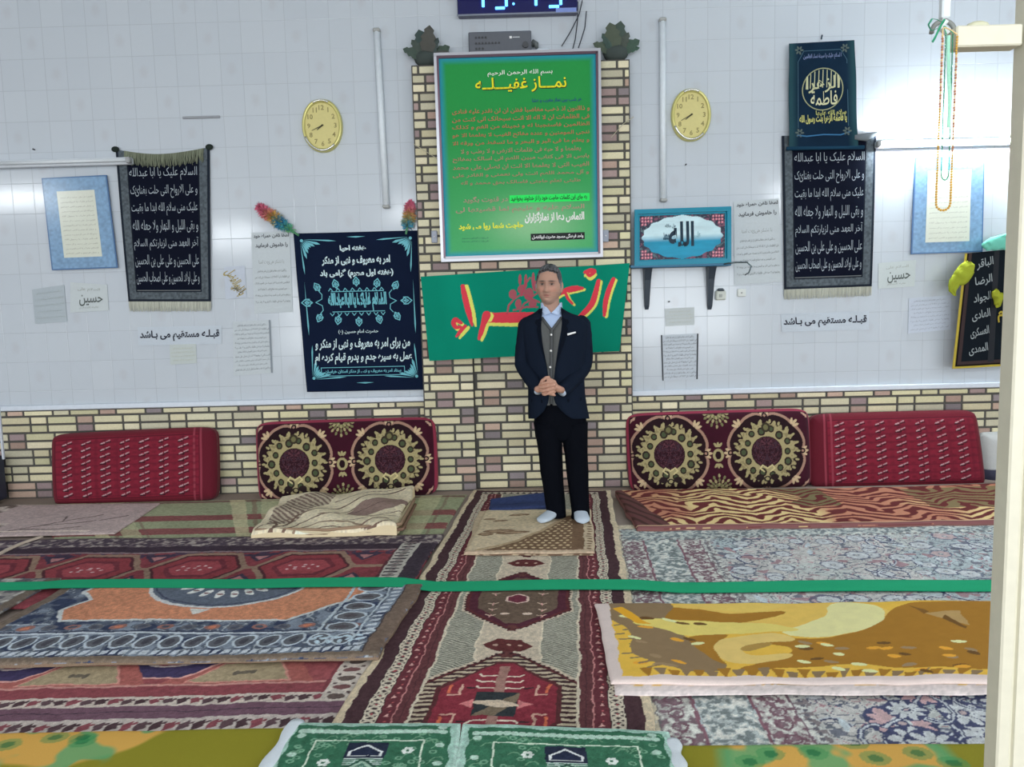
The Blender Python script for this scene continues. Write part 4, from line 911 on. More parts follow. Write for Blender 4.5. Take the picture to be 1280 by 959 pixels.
def lump(pts, rads, c, name, label, y, sq=.5, seed=1, cat='cloth'):
    P_ = np.array([list(wp(x, yy, y)) for x, yy in pts]); n = len(P_); tt = np.linspace(0, n - 1, 16); Q = np.stack([np.interp(tt, range(n), P_[:, i]) for i in range(3)], 1); R = np.interp(tt, range(n), rads)
    a = Acc(); a.tube(Q, R, c, n=18, ell=1.0); V = a.V[0]; V[:, 1] = y + (V[:, 1] - y) * sq
    V += (fbm(V[:, 0] * 60, V[:, 2] * 60, seed, 2)[:, None] - .5) * .030; a.build(name, CLOTH, smooth=True, label=label, cat=cat)
lump([(1214, 328), (1209, 336), (1202, 346), (1193, 354), (1191, 363), (1195, 370)], [.03, .060, .066, .045, .030, .006], col(150, 160, 52), 'green_scarf', 'yellow-green scarf draped over the black and gold banner corner', yb - .03, seed=2)
lump([(1228, 308), (1240, 305), (1256, 302), (1275, 300)], [.02, .05, .06, .05], col(110, 190, 170), 'mint_scarf', 'mint green scarf over the top of the black and gold banner', yb - .03, seed=4)
lump([(1243, 363), (1247, 372), (1248, 384)], [.02, .045, .015], col(150, 156, 50), 'olive_tassel', 'olive tassel on the black and gold banner by the post', yb - .04, seed=6, cat='tassel')
# ================================================================== RUGS AND BLANKETS ON THE FLOOR
def rug(name, corners, z, thick, fn, res, base, label, cat='rug', group=None, k=None, disp=None, edge=.004, sidecol=None, m=None, build=True, px=False, zf=None, acc=None, seed=1, lump=.0025, warp=None):
    """corners far-left, far-right, near-right, near-left as floor points; fn paints the woven pattern"""
    c4 = [fp(p[0], p[1], z + thick) if px else Vector((p[0], p[1], 0)) for p in corners]
    for c in c4: c.z = z
    W = ((c4[1] - c4[0]).length + (c4[2] - c4[3]).length) / 2; H = ((c4[3] - c4[0]).length + (c4[2] - c4[1]).length) / 2
    cv = Canvas(W, H, res, base, k or 1.36); P0 = bil(*c4, W, H)
    C = [np.array(c) for c in c4]; ex = ((C[1] - C[0]) + (C[2] - C[3])) / 2 / W; ey = ((C[0] - C[3]) + (C[1] - C[2])) / 2 / H; ce = sum(C) / 4
    Mx = np.array([[ex[0], ey[0]], [ex[1], ey[1]]]); Mi = np.linalg.inv(Mx)
    def inv(x, y):
        q = fp(x, y, z + thick); r_ = Mi @ np.array([q.x - ce[0], q.y - ce[1]]); return (W / 2 + r_[0], H / 2 + r_[1])
    cv.inv = inv
    X0, Y0_ = cv.X, cv.Y; pile = (m or PILE) is PILE; wf = 30 if pile else 9; wa = warp if warp is not None else (.007 if pile else .004); cv.pad = wa * 2.2
    cv.X = X0 + wa * (fbm(X0 * wf, Y0_ * wf, seed + 50, 2) - .5) * 2 + wa * .8 * (fbm(X0 * 7, Y0_ * 7, seed + 52, 2) - .5); cv.Y = Y0_ + wa * (fbm(X0 * wf, Y0_ * wf, seed + 51, 2) - .5) * 2 + wa * .8 * (fbm(X0 * 7, Y0_ * 7, seed + 53, 2) - .5)
    fn(cv); cv.X, cv.Y = X0, Y0_
    if pile:                                                  # worn, dusty pile: muted dyes and knots of uneven tone
        g_ = cv.C.mean(-1, keepdims=True); cv.C = cv.C * .84 + g_ * .16 + .012
        cv.C *= (1 + .62 * (fbm(X0 * 75, Y0_ * 75, seed + 60, 3) - .5) + .22 * (fbm(X0 * 4, Y0_ * 4, seed + 61, 2) - .5))[..., None]
    def P(u, v, d=0.0):
        u = np.asarray(u, float); v = np.asarray(v, float)
        uu = u + edge * (fbm(v * 6, v * 0 + seed, seed, 2) - .5) * 2; vv = v + edge * (fbm(u * 6, u * 0 + seed + 9, seed, 2) - .5) * 2
        q = P0(uu, vv, d)
        if zf is not None: q[..., 2] += zf(q[..., 0])
        return q
    def dsp(X, Y):
        e = np.minimum(np.minimum(X, W - X), np.minimum(Y, H - Y)); r = -thick * .55 * np.exp(-e / .006)
        r = r + lump * (fbm(X * 5, Y * 5, seed, 2)) * np.clip(e / .05, 0, 1)
        return r + (disp(X, Y) if disp is not None else 0)
    a = acc or Acc(); sheet(a, cv, P, thick, disp=dsp, sidecol=sidecol)
    if build: return a.build(name, m or PILE, smooth=True, label=label, cat=cat, group=group)
    return a

def zig(cv, x0, x1, y0, y1, step, w, c, vert=False):
    P = []; t = (y0 if vert else x0); e = (y1 if vert else x1); k = 0
    while t <= e: P.append(((x0 if k % 2 else x1), t) if vert else (t, (y0 if k % 2 else y1))); t += step; k += 1
    cv.line(P, w, c)

# ---------------- long runner in the middle
def runner(cv):
    w, h = cv.w, cv.h; X, Y = cv.X, cv.Y; cream = (190, 174, 150); dk = (72, 34, 40); red = (104, 36, 46); blk = (46, 32, 38)
    cv.C[:] = cv.c((150, 148, 130))
    st = np.sin((X * .55 + Y) * 2 * math.pi / .016 + 2.2 * fbm(X * 20, Y * 20, 3, 2)) ; cv.fill(st > .35, (96, 94, 84)); cv.fill(st < -.6, (176, 172, 152))
    # medallions down the field
    fx0, fx1 = .262, w - .262; cxm = w / 2
    def dep(py): return (CAM_H - .026) * FPX / (py - 382.5) / math.cos(PITCH)
    yof = lambda py: cv.inv(650, py)[1]
    meds = [(yof(882), .385, .285, 'red'), (yof(787) + .335, .335, .235, 'brown'), (yof(705) + .46, .34, .24, 'red'), (yof(882) - .86, .34, .245, 'red')]
    for k, (cy, hh, ww, kind) in enumerate(meds):
        for s in (1, -1):                                     # cream grounds between the medallions
            yy = cy + s * hh; cv.poly([(cxm - .13, yy - .17), (cxm + .13, yy - .17), (cxm + .13, yy + .17), (cxm - .13, yy + .17)], cream)
            cv.line([(cxm - .13, yy - .17), (cxm - .13, yy + .17)], .008, (206, 192, 166)); cv.line([(cxm + .13, yy - .17), (cxm + .13, yy + .17)], .008, (206, 192, 166))
    for k, (cy, hh, ww, kind) in enumerate(meds):
        def hexa(f, g): return [(cxm - ww * f, cy - hh * .38 * g), (cxm - ww * f, cy + hh * .38 * g), (cxm - ww * .12, cy + hh * g), (cxm + ww * .12, cy + hh * g), (cxm + ww * f, cy + hh * .38 * g), (cxm + ww * f, cy - hh * .38 * g), (cxm + ww * .12, cy - hh * g), (cxm - ww * .12, cy - hh * g)]
        cv.poly(hexa(1.10, 1.08), cream); cv.poly(hexa(1.04, 1.02), (88, 30, 34)); 
        if kind == 'red':
            cv.poly(hexa(.98, .97), (176, 160, 132))
            q = hexa(.98, .97); q2 = hexa(.80, .80); a_ = np.arctan2(Y - cy, X - cxm); rr = np.hypot((X - cxm) / ww, (Y - cy) / hh)
            msk = (np.abs(X - cxm) < ww) & (np.abs(Y - cy) < hh) & (np.sin(Y * 2 * math.pi / .03) > 0.05) & (rr > .62) & (rr < 1.25)
            sub = (np.abs(X - cxm) < ww * .99) & ((np.abs(Y - cy) - hh * .38) < (ww * .98 - np.abs(X - cxm)) * hh * .62 / (ww * .86)); cv.fill(msk & sub, (58, 30, 34))
            cv.poly(hexa(.80, .82), (84, 32, 36)); cv.poly(hexa(.74, .78), (128, 26, 46))
            for sx in (-1, 1):
                for sy in (-1, 1):
                    x = cxm + sx * ww * .48; y = cy + sy * hh * .22; c1 = (196, 150, 130)
                    cv.line([(x, y + sy * .05), (x, y - sy * .02), (x + sx * .04, y - sy * .02)], .010, c1); cv.line([(x + sx * .04, y), (x + sx * .04, y + sy * .05)], .012, (200, 92, 50)); cv.line([(x - sx * .045, y + sy * .03), (x - sx * .02, y + sy * .03)], .01, (52, 30, 34))
                    for j in range(3): cv.line([(cxm + sx * .02, cy + sy * (.11 + j * .045)), (cxm + sx * .07, cy + sy * (.11 + j * .045)), (cxm + sx * .085, cy + sy * (.125 + j * .045))], .008, (206, 190, 170))
            cv.rect(cxm - .018, cy - hh * .72, cxm + .018, cy + hh * .72, (150, 108, 96))
            cv.poly([(cxm - .075, cy - .08), (cxm + .075, cy - .08), (cxm + .075, cy + .08), (cxm - .075, cy + .08)], (38, 46, 50)); cv.poly([(cxm - .075, cy - .08), (cxm, cy), (cxm + .075, cy + .08), (cxm + .075, cy + .02), (cxm - .0, cy - .08)], (116, 100, 78))
            cv.poly([(cxm - .10, cy + .01), (cxm, cy + .03), (cxm + .10, cy - .01), (cxm, cy - .03)], (196, 176, 150)); cv.poly([(cxm - .13, cy), (cxm - .08, cy + .03), (cxm - .08, cy - .03)], (200, 110, 110)); cv.poly([(cxm + .13, cy), (cxm + .08, cy + .03), (cxm + .08, cy - .03)], (200, 110, 110))
        else:
            cv.poly(hexa(.96, .95), (78, 24, 42)); cv.poly(hexa(.80, .84), (98, 78, 62))
            cv.poly([(cxm - .055, cy - .03 + .0), (cxm - .055, cy + .03), (cxm, cy + .06), (cxm + .055, cy + .03), (cxm + .055, cy - .03), (cxm, cy - .06)], (206, 176, 160)); cv.poly([(cxm - .043, cy - .025), (cxm - .043, cy + .025), (cxm, cy + .048), (cxm + .043, cy + .025), (cxm + .043, cy - .025), (cxm, cy - .048)], (104, 32, 52))
            for sx in (-1, 1):
                for dy in (-.20, -.13, -.06, .06, .13, .20):
                    x = cxm + sx * .115; cv.line([(x - .022, cy + dy + .014), (x, cy + dy), (x + .022, cy + dy + .014)], .007, (204, 176, 150)); cv.line([(x, cy + dy - .012), (x, cy + dy + .012)], .007, (204, 150, 140))
                cv.ell(cxm + sx * .05, cy - hh * .52, .02, .014, (204, 180, 160)); cv.ell(cxm + sx * .05, cy + hh * .52, .02, .014, (204, 180, 160))
        for s in (1, -1):
            yy = cy + s * hh * .99; cv.rect(cxm - .022, yy - .03, cxm + .022, yy + .03, (92, 44, 42))
        # toothed outline
        q = hexa(1.04, 1.02)
        for i in range(8):
            A, B = np.array(q[i]), np.array(q[(i + 1) % 8]); n = max(1, int(np.linalg.norm(B - A) / .026))
            for j in range(n): p = A + (B - A) * (j + .5) / n; cv.ell(p[0], p[1], .008, .007, (60, 24, 30))
    for cy in (yof(808), yof(808) - .90, yof(705)):
        cv.poly([(cxm - .105, cy), (cxm - .05, cy + .055), (cxm + .05, cy + .055), (cxm + .105, cy), (cxm + .05, cy - .055), (cxm - .05, cy - .055)], (92, 34, 34))
        for dx in (-.05, 0, .05): cv.ell(cxm + dx, cy, .009, .009, (186, 150, 130))
    # borders
    for sd in (0, 1):
        f = (lambda x: x) if sd == 0 else (lambda x: w - x)
        def band(a0, a1, c): cv.rect(min(f(a0), f(a1)), 0, max(f(a0), f(a1)), h, c)
        band(0, .036, (196, 178, 146)); band(.036, .094, (66, 38, 44)); band(.094, .148, (60, 44, 46)); zz1 = [(f(.099) if q_ % 2 else f(.143), q_ * .030) for q_ in range(int(h / .030) + 1)]; zz2 = [(f(.143) if q_ % 2 else f(.099), q_ * .030) for q_ in range(int(h / .030) + 1)]; cv.line(zz1, .010, (196, 184, 162)); cv.line(zz2, .010, (190, 178, 156)); cv.line([(f(.098), 0), (f(.098), h)], .006, (196, 184, 162)); cv.line([(f(.144), 0), (f(.144), h)], .006, (196, 184, 162)); band(.148, .198, (96, 34, 44)); band(.198, .203, (186, 120, 116)); band(.203, .250, (92, 44, 48)); band(.250, .260, (196, 184, 160))
        band(.225, .229, (70, 34, 38))
        n = int(h / .062)
        for i in range(n):
            y = (i + .5) * .062; xm = f(.121)
            cv.ell(xm, y, .006, .006, (150, 60, 66))
            xm = f(.174); cv.poly([(xm - .009, y - .012), (xm + .011, y - .010), (xm, y + .010)], (200, 150, 140)); cv.ell(xm + .006, y + .022, .004, .004, (186, 80, 80))
        cv.line([(f(.094), 0), (f(.094), h)], .004, (52, 30, 34)); cv.line([(f(.148), 0), (f(.148), h)], .004, (52, 30, 34))
    cv.rect(0, h - .035, w, h, (176, 160, 136)); cv.rect(.036, h - .085, w - .036, h - .035, (66, 38, 44)); cv.rect(.10, h - .14, w - .10, h - .085, (176, 164, 146))
    for i in range(18): x = .12 + i * (w - .24) / 17; cv.poly([(x - .02, h - .135), (x + .02, h - .135), (x, h - .09)], blk)
RL0 = fp(591, 612, .026); RR0 = fp(763, 612, .026); RL1 = fp(413, 905, .026); RR1 = fp(821, 905, .026)
ext = 1.22
def lerp(a, b, t): return (a.x + (b.x - a.x) * t, a.y + (b.y - a.y) * t)
rug('carpet_runner', [lerp(RL0, RL1, 0), lerp(RR0, RR1, 0), lerp(RR0, RR1, ext), lerp(RL0, RL1, ext)], .013, .012, runner, .0036, (150, 148, 130), 'long tribal runner with red medallions leading to the man', edge=.010, seed=3, sidecol=(150, 134, 112))

# ---------------- upper left red rug, seen behind the green band
def rugA(cv):
    w, h = cv.w, cv.h; X, Y = cv.X, cv.Y; cv.C[:] = cv.c((126, 46, 56)) * (.8 + .45 * fbm(X * 25, Y * 25, 3, 3)[..., None])
    n = fbm(X * 40, Y * 40, 6, 2)
    cv.fill((Y > h - .20), (112, 96, 100)); cv.fill((Y > h - .20) & (n > .52), (72, 58, 72)); cv.fill((Y > h - .20) & (n < .36), (160, 148, 140)); cv.fill(Y > h - .035, (88, 72, 72))
    cv.fill((Y > h - .30) & (Y < h - .20), (56, 40, 54)); cv.fill((Y > h - .325) & (Y < h - .30), (130, 108, 112))
    cv.fill((Y > h - .40) & (Y < h - .325) & (n > .5), (70, 48, 72)); 
    cy = h - .60; tan = (142, 112, 92); per = .60; x = w - .36 - .3
    cv.rect(0, cy - .02, w - .2, cy + .02, tan)
    k = 0
    while x > -.4:
        hw, hh = .24, .20; q = [(x - hw, cy), (x - hw * .55, cy + hh), (x + hw * .55, cy + hh), (x + hw, cy), (x + hw * .55, cy - hh), (x - hw * .55, cy - hh)]
        cv.poly([(x + (a_ - x) * 1.22, cy + (b_ - cy) * 1.3) for a_, b_ in q], tan); cv.poly([(x + (a_ - x) * 1.08, cy + (b_ - cy) * 1.1) for a_, b_ in q], (78, 30, 40)); cv.poly(q, (138, 44, 54)); cv.poly([(x + (a_ - x) * .75, cy + (b_ - cy) * .72) for a_, b_ in q], (112, 36, 50))
        cv.poly([(x + (a_ - x) * .62, cy + (b_ - cy) * .55) for a_, b_ in q], (156, 56, 66))
        for j in range(9): cv.ell(x - .08 + (j % 5) * .04, cy - .03 + (j % 3) * .03, .010, .008, (206, 176, 176))
        for sy in (1, -1): cv.poly([(x + per / 2 - .10, cy + sy * .24), (x + per / 2 + .10, cy + sy * .24), (x + per / 2, cy + sy * .10)], (58, 44, 66)); cv.poly([(x + per / 2 - .04, cy + sy * .20), (x + per / 2 + .04, cy + sy * .20), (x + per / 2, cy + sy * .13)], (170, 110, 110))
        x -= per; k += 1
    x1 = w; cv.rect(x1 - .10, 0, x1, h - .2, (56, 44, 56)); cv.rect(x1 - .21, 0, x1 - .10, h - .2, (176, 170, 160)); cv.rect(x1 - .22, 0, x1 - .205, h - .3, (90, 40, 50))
    for i in range(20): y = i * .055; cv.rect(x1 - .195, y, x1 - .12, y + .02, (62, 50, 58)); cv.ell(x1 - .155, y + .038, .02, .010, (120, 100, 100))
xaa = lambda yy: RL0.x + (RL1.x - RL0.x) * (yy - RL0.y) / (RL1.y - RL0.y)
pA = [fp(0, 672, .026), fp(541, 667, .026), fp(504, 748, .026)]
rug('patterned_rug', [(XL + .25, pA[0].y - .02), (xaa(pA[1].y) - .018, pA[1].y), (xaa(pA[2].y) - .018, pA[2].y), (XL + .25, pA[2].y - .0)], .012, .014, rugA, .005, (126, 46, 56), 'dark red rug with tan hexagon chain behind the green band, left side', group='rugs left of the runner', seed=5, edge=.012)

# ---------------- folded blue and orange rug
def rugB(cv):
    w, h = cv.w, cv.h; X, Y = cv.X, cv.Y; n = fbm(X * 28, Y * 28, 5, 3)
    cv.C[:] = cv.c((78, 88, 106)) * (.7 + .6 * n[..., None]); n2 = fbm(X * 16, Y * 16, 15, 2)
    cv.fill(n2 > .60, (118, 130, 146)); cv.fill(n2 < .33, (42, 54, 84)); cv.fill(np.abs(n2 - .5) < .018, (148, 156, 162))
    cx = w * .47; b = .30; org = (196, 124, 84)
    P = [(cx - .66, h), (cx - .70, h - .12), (cx - .60, h - .22), (cx - .66, h - .34), (cx - .58, h - .46), (cx + .46, h - .46), (cx + .66, h - .24), (cx + .72, h - .1), (cx + .72, h)]
    cv.poly(P, org); cv.line(P, .018, (186, 190, 190)); sp = fbm(X * 60, Y * 60, 8, 2)[..., None]
    cv.C[:] = cv.C * (.93 + .14 * sp)
    th = np.linspace(math.pi, 2 * math.pi, 26); el = [(cx + .40 * math.cos(t), h + .03 + .34 * math.sin(t)) for t in th]; cv.poly(el, (86, 96, 112)); cv.line(el, .02, (190, 192, 192)); cv.line([(cx + (a_ - cx) * .92, h + (b_ - h) * .9) for a_, b_ in el], .009, (54, 60, 84))
    for k in range(9):
        a_ = math.pi * (1.08 + .105 * k); x, y = cx + .22 * math.cos(a_), h + .02 + .17 * math.sin(a_); cv.ell(x, y, .045, .020, (206, 208, 204), rot=a_); cv.ell(x, y, .018, .010, (130, 96, 96))
    cv.ell(cx, h, .13, .07, (108, 80, 86)); cv.poly([(cx - .05, h - .33), (cx + .05, h - .33), (cx, h - .40)], (196, 192, 186))
    # guard rows
    y0 = .035
    for i in range(int((w - .1) / .105)):
        x = .08 + i * .105; cv.ell(x, .315, .036, .026, (146, 98, 88) if i % 2 else (92, 92, 100)); cv.ell(x, .315, .018, .014, (192, 110, 76) if i % 4 == 1 else (70, 74, 90))
        cv.ell(x, .17, .046, .066, (178, 190, 200)); cv.ell(x, .17, .036, .053, (88, 90, 98)); cv.ell(x, .17, .016, .03, (66, 66, 76))
    cv.rect(0, .245, w, .262, (176, 186, 194)); cv.rect(0, .262, w, .275, (44, 54, 80)); cv.rect(.0, .35, cx - .6, .357, (176, 186, 194))
    for i in range(int(w / .042)): x = i * .042; cv.poly([(x, .045), (x + .03, .055), (x + .036, .092), (x + .008, .085)], (184, 192, 200))
    # end border on the right
    for j in range(7):
        y = .30 + j * .12; x = w - .235; cv.ell(x, y, .075, .052, (178, 190, 200)); cv.ell(x, y, .062, .040, (92, 92, 98)); cv.ell(x, y, .03, .018, (76, 70, 76))
    cv.rect(w - .335, .26, w - .32, h, (170, 182, 190)); cv.rect(w - .15, .10, w - .14, h, (170, 182, 190))
    for i in range(18): y = .10 + i * .05; cv.poly([(w - .13, y), (w - .09, y + .008), (w - .085, y + .032), (w - .125, y + .022)], (184, 192, 200))
    for i in range(14): cv.ell(w - .32 + .016 * i, .17 + .03 * math.sin(i * 2.2), .02, .011, (176, 196, 208), rot=i)
    cv.rect(w - .075, 0, w, h, (112, 92, 78)); cv.rect(0, 0, w, .038, (112, 96, 80)); cv.rect(0, 0, .07, h, (112, 96, 82)); cv.rect(w - .078, .03, w - .07, h, (70, 60, 60))
rug('folded_rug', [(-2.36, fp(45, 735, .044).y + .05), (-.505, fp(508, 735, .044).y + .04), (fp(472, 822, .04).x, fp(472, 822, .04).y), (-2.42, fp(0, 832, .04).y)], .028, .020, rugB, .004, (78, 88, 106), 'blue rug with orange field and half medallion, folded with brown edge', group='rugs left of the runner', seed=7, edge=.010, sidecol=(120, 102, 86), disp=lambda X, Y: .004 * np.sin(X * 4))
def rugG(cv):
    n = fbm(cv.X * 22, cv.Y * 22, 3, 3); cv.C[:] = cv.c((136, 132, 128)); cv.fill(n > .55, (92, 90, 96)); cv.fill(n < .38, (176, 172, 164)); cv.rect(cv.w - .05, 0, cv.w, cv.h, (104, 90, 78))
rug('patterned_rug', [(XL + .05, -1.95), (-2.47, -1.98), (-2.50, -2.75), (XL + .05, -2.78)], .028, .014, rugG, .006, (136, 132, 128), 'grey patterned rug at the left frame edge beside the blue rug', group='rugs left of the runner', seed=8)

# ---------------- lower left red rug
def rugC(cv):
    w, h = cv.w, cv.h; X, Y = cv.X, cv.Y; n = fbm(X * 26, Y * 26, 2, 3)[..., None]
    cv.C[:] = cv.c((146, 66, 70)) * (.82 + .36 * n)
    def bandm(y0, y1, c): cv.rect(0, y0, w, y1, c)
    bandm(0, .10, (180, 168, 160)); bandm(.10, .185, (106, 72, 88)); bandm(.185, .255, (190, 176, 164)); bandm(.255, .33, (134, 58, 66)); bandm(.33, .345, (188, 130, 120))
    r = random.Random(2)
    for y0, y1 in ((.0, .10), (.185, .255)):
        for i in range(int(w / .05)):
            x = i * .05; c = ((70, 46, 52), (130, 60, 70), (86, 60, 66))[i % 3]; yc = (y0 + y1) / 2; hh = (y1 - y0) * .34
            cv.poly([(x, yc - hh), (x + .032, yc - hh * .3), (x + .012, yc + hh), (x - .014, yc + hh * .3)], c); cv.ell(x + .028, yc + hh * .5, .009, .008, c)
    bandm(.143, .148, (70, 48, 62))
    per = .66; x = w - .50
    while x > -.3:
        y = .345
        cv.poly([(x - .30, y), (x + .30, y), (x + .16, y + .22), (x - .16, y + .22)], (164, 84, 76)); P = [(x - .20, y + .012), (x + .20, y + .012), (x + .11, y + .17), (x - .11, y + .17)]; cv.poly(P, (158, 140, 106)); cv.line(P, .010, (196, 130, 116), closed=True); cv.ell(x, y + .085, .022, .014, (96, 86, 72)); cv.ell(x - .03, y + .085, .012, .02, (96, 86, 72)); cv.ell(x + .03, y + .085, .012, .02, (96, 86, 72))
        xx = x - per / 2; P = [(xx - .16, y + .05), (xx + .10, y + .05), (xx + .24, y + .22), (xx + .24, y + .5), (xx - .24, y + .5), (xx - .24, y + .22)]; cv.poly(P, (58, 48, 88)); cv.line(P, .012, (206, 150, 140), closed=True)
        cv.ell(xx, y + .30, .17, .16, (200, 180, 176)); cv.ell(xx, y + .30, .155, .145, (150, 60, 74))
        for j in range(7): cv.ell(xx - .09 + j * .03, y + .24 + .012 * (j % 2), .010, .008, (200, 170, 170))
        x -= per
    cv.rect(w - .135, .185, w - .02, h, (190, 178, 166)); cv.rect(w - .15, .25, w - .138, h, (120, 52, 60)); cv.rect(w - .02, 0, w, h, (150, 130, 112))
    for i in range(14): y = .22 + i * .07; cv.ell(w - .078, y, .036, .020, (112, 70, 70) if i % 2 else (92, 76, 70)); cv.ell(w - .04, y + .03, .008, .008, (80, 60, 60)); cv.ell(w - .115, y + .03, .008, .008, (80, 60, 60))
pC = [fp(0, 926, .013), fp(400, 905, .013), fp(488, 800, .013)]
rl = lambda t: lerp(RL0, RL1, t)
xa = lambda yy: RL0.x + (RL1.x - RL0.x) * (yy - RL0.y) / (RL1.y - RL0.y)
rug('patterned_rug', [(XL + .2, pC[2].y + .25), (xa(pC[2].y + .25) + .02, pC[2].y + .25), (xa(pC[1].y) + .025, pC[0].y + .03), (XL + .2, pC[0].y)], 0.001, .011, rugC, .004, (146, 66, 70), 'dusky red rug with white guard borders in left foreground', group='rugs left of the runner', seed=9, edge=.010)

# ---------------- grey floral carpet on the right
def rugD(cv):
    w, h = cv.w, cv.h; X, Y = cv.X, cv.Y; cv.k = 1.46; base = (172, 176, 172); cv.C[:] = cv.c(base)
    wx = X + .04 * (fbm(X * 8, Y * 8, 21, 2) - .5); wy = Y + .05 * (fbm(X * 5, Y * 5, 22, 2) - .5)
    n1 = fbm(wx * 17, wy * 17, 31, 2); n2 = fbm(wx * 14, wy * 14, 41, 2); n3 = fbm(X * 3, Y * 3, 51, 2)
    cv.fill(n3 > .55, (178, 176, 172)); cv.fill(n3 < .4, (158, 170, 172))
    cv.fill(np.abs(n1 - .5) < .020, (80, 86, 106)); cv.fill(np.abs(n2 - .46) < .016, (96, 102, 112)); cv.fill(np.abs(n2 - .60) < .013, (158, 116, 122)); cv.fill(n1 > .74, (104, 108, 120)); cv.fill(n2 < .24, (150, 118, 124))
    r = random.Random(12)
    for k in range(170):
        x = r.uniform(.55, w); y = r.uniform(0, h - .25); R = r.uniform(.030, .060) * (1.5 if k % 9 == 0 else 1)
        cv.ell(x, y, R * 1.16, R * 1.16, (72, 78, 106), a=.75)
        for j in range(7): a_ = j * 2 * math.pi / 7 + k; cv.ell(x + R * .62 * math.cos(a_), y + R * .62 * math.sin(a_), R * .42, R * .36, (178, 182, 184) if k % 9 else (172, 150, 150))
        cv.ell(x, y, R * .28, R * .28, (120, 124, 134)); cv.ell(x, y, R * .14, R * .14, (180, 180, 172))
    for k in range(60):
        x = r.uniform(.6, w); y = r.uniform(0, h - .3); a0 = r.uniform(0, 6.28); P = [(x + (.03 + .0016 * i * i) * math.cos(a0 + i * .5), y + (.03 + .0016 * i * i) * math.sin(a0 + i * .5)) for i in range(9)]; cv.line(P, .014, (58, 62, 92)); cv.line([(a_ + .006, b_ + .006) for a_, b_ in P], .007, (176, 182, 186))
    NV = (58, 64, 98)
    for k in range(64):                                       # large blooms in the near part
        x = r.uniform(.66, 2.4); y = r.uniform(.02, .9); R = r.uniform(.055, .10); cv.ell(x, y, R * 1.12, R * 1.12, NV)
        n_ = 9 if k % 3 else 12
        for j in range(n_): a_ = j * 2 * math.pi / n_; cv.ell(x + R * .66 * math.cos(a_), y + R * .66 * math.sin(a_), R * .36, R * .19, (182, 186, 188) if k % 6 else (184, 150, 152), rot=a_)
        cv.ell(x, y, R * .34, R * .34, (182, 186, 186)); cv.ell(x, y, R * .24, R * .24, NV); cv.ell(x, y, R * .15, R * .15, (170, 150, 150))
        a0 = r.uniform(0, 6.28); P = [(x + R * 1.2 * math.cos(a0) + .03 * i * math.cos(a0 + .35 * i), y + R * 1.2 * math.sin(a0) + .03 * i * math.sin(a0 + .35 * i)) for i in range(8)]; cv.line(P, .020, NV); cv.line(P, .008, (178, 184, 188))
    for i in range(70):                                       # small leaves
        x = r.uniform(.6, w); y = r.uniform(0, h - .3); cv.ell(x, y, .045, .014, (176, 186, 190), rot=r.uniform(0, 3)); 
    # side borders, parallel to the runner
    nb = fbm(X * 55, Y * 55, 61, 2)
    def band(x0, x1, c, dk, th=.56):
        m = (X > x0) & (X < x1) & (Y < h - .0); cv.fill(m, c); cv.fill(m & (nb > th), dk); cv.fill(m & (nb < 1 - th - .06), (194, 194, 186))
    band(0, .03, (188, 178, 154), (176, 166, 142)); band(.03, .16, (158, 156, 150), (116, 92, 100)); band(.175, .36, (158, 166, 164), (108, 118, 118)); band(.375, .50, (164, 158, 154), (120, 88, 98)); band(.50, .56, (176, 178, 174), (120, 110, 112))
    cv.rect(.16, 0, .172, h, (122, 80, 92)); cv.rect(.362, 0, .374, h, (122, 80, 92)); cv.rect(.03, 0, .037, h, (104, 100, 100)); cv.rect(.495, 0, .503, h, (112, 84, 96))
    for i in range(int(h / .085)):
        y = i * .085 + .04
        for x in (.098, .437): cv.ell(x, y, .030, .032, (110, 76, 88), inner=.72); cv.ell(x, y, .010, .014, (120, 96, 104))
    for i in range(int(h / .03)): cv.ell(.53, i * .03, .008, .009, (92, 90, 100))
    m = Y > h - .34; cv.fill(m & (X > .04), (156, 164, 162)); cv.fill(m & (nb > .56) & (X > .04), (106, 114, 118)); cv.fill(m & (nb < .38), (184, 186, 178))
    for i in range(int(w / .045)): 
        for yy in (h - .13, h - .335): cv.poly([(i * .045, yy), (i * .045 + .025, yy + .008), (i * .045 + .03, yy + .03), (i * .045 + .008, yy + .022)], (112, 104, 106))
    cv.rect(0, h - .10, w, h, (192, 178, 152))
dx = lambda yy: RR0.x + (RR1.x - RR0.x) * (yy - RR0.y) / (RR1.y - RR0.y)
yD0 = fp(800, 655, .013).y; yD1 = fp(1000, 952, .013).y
rug('floral_carpet', [(dx(yD0) - .02, yD0), (4.1, yD0 + .02), (4.1, yD1), (dx(yD1) - .02, yD1)], .001, .010, rugD, .0055, (168, 172, 168), 'grey floral carpet with navy vines, right of the runner', seed=11, edge=.006, lump=.001)

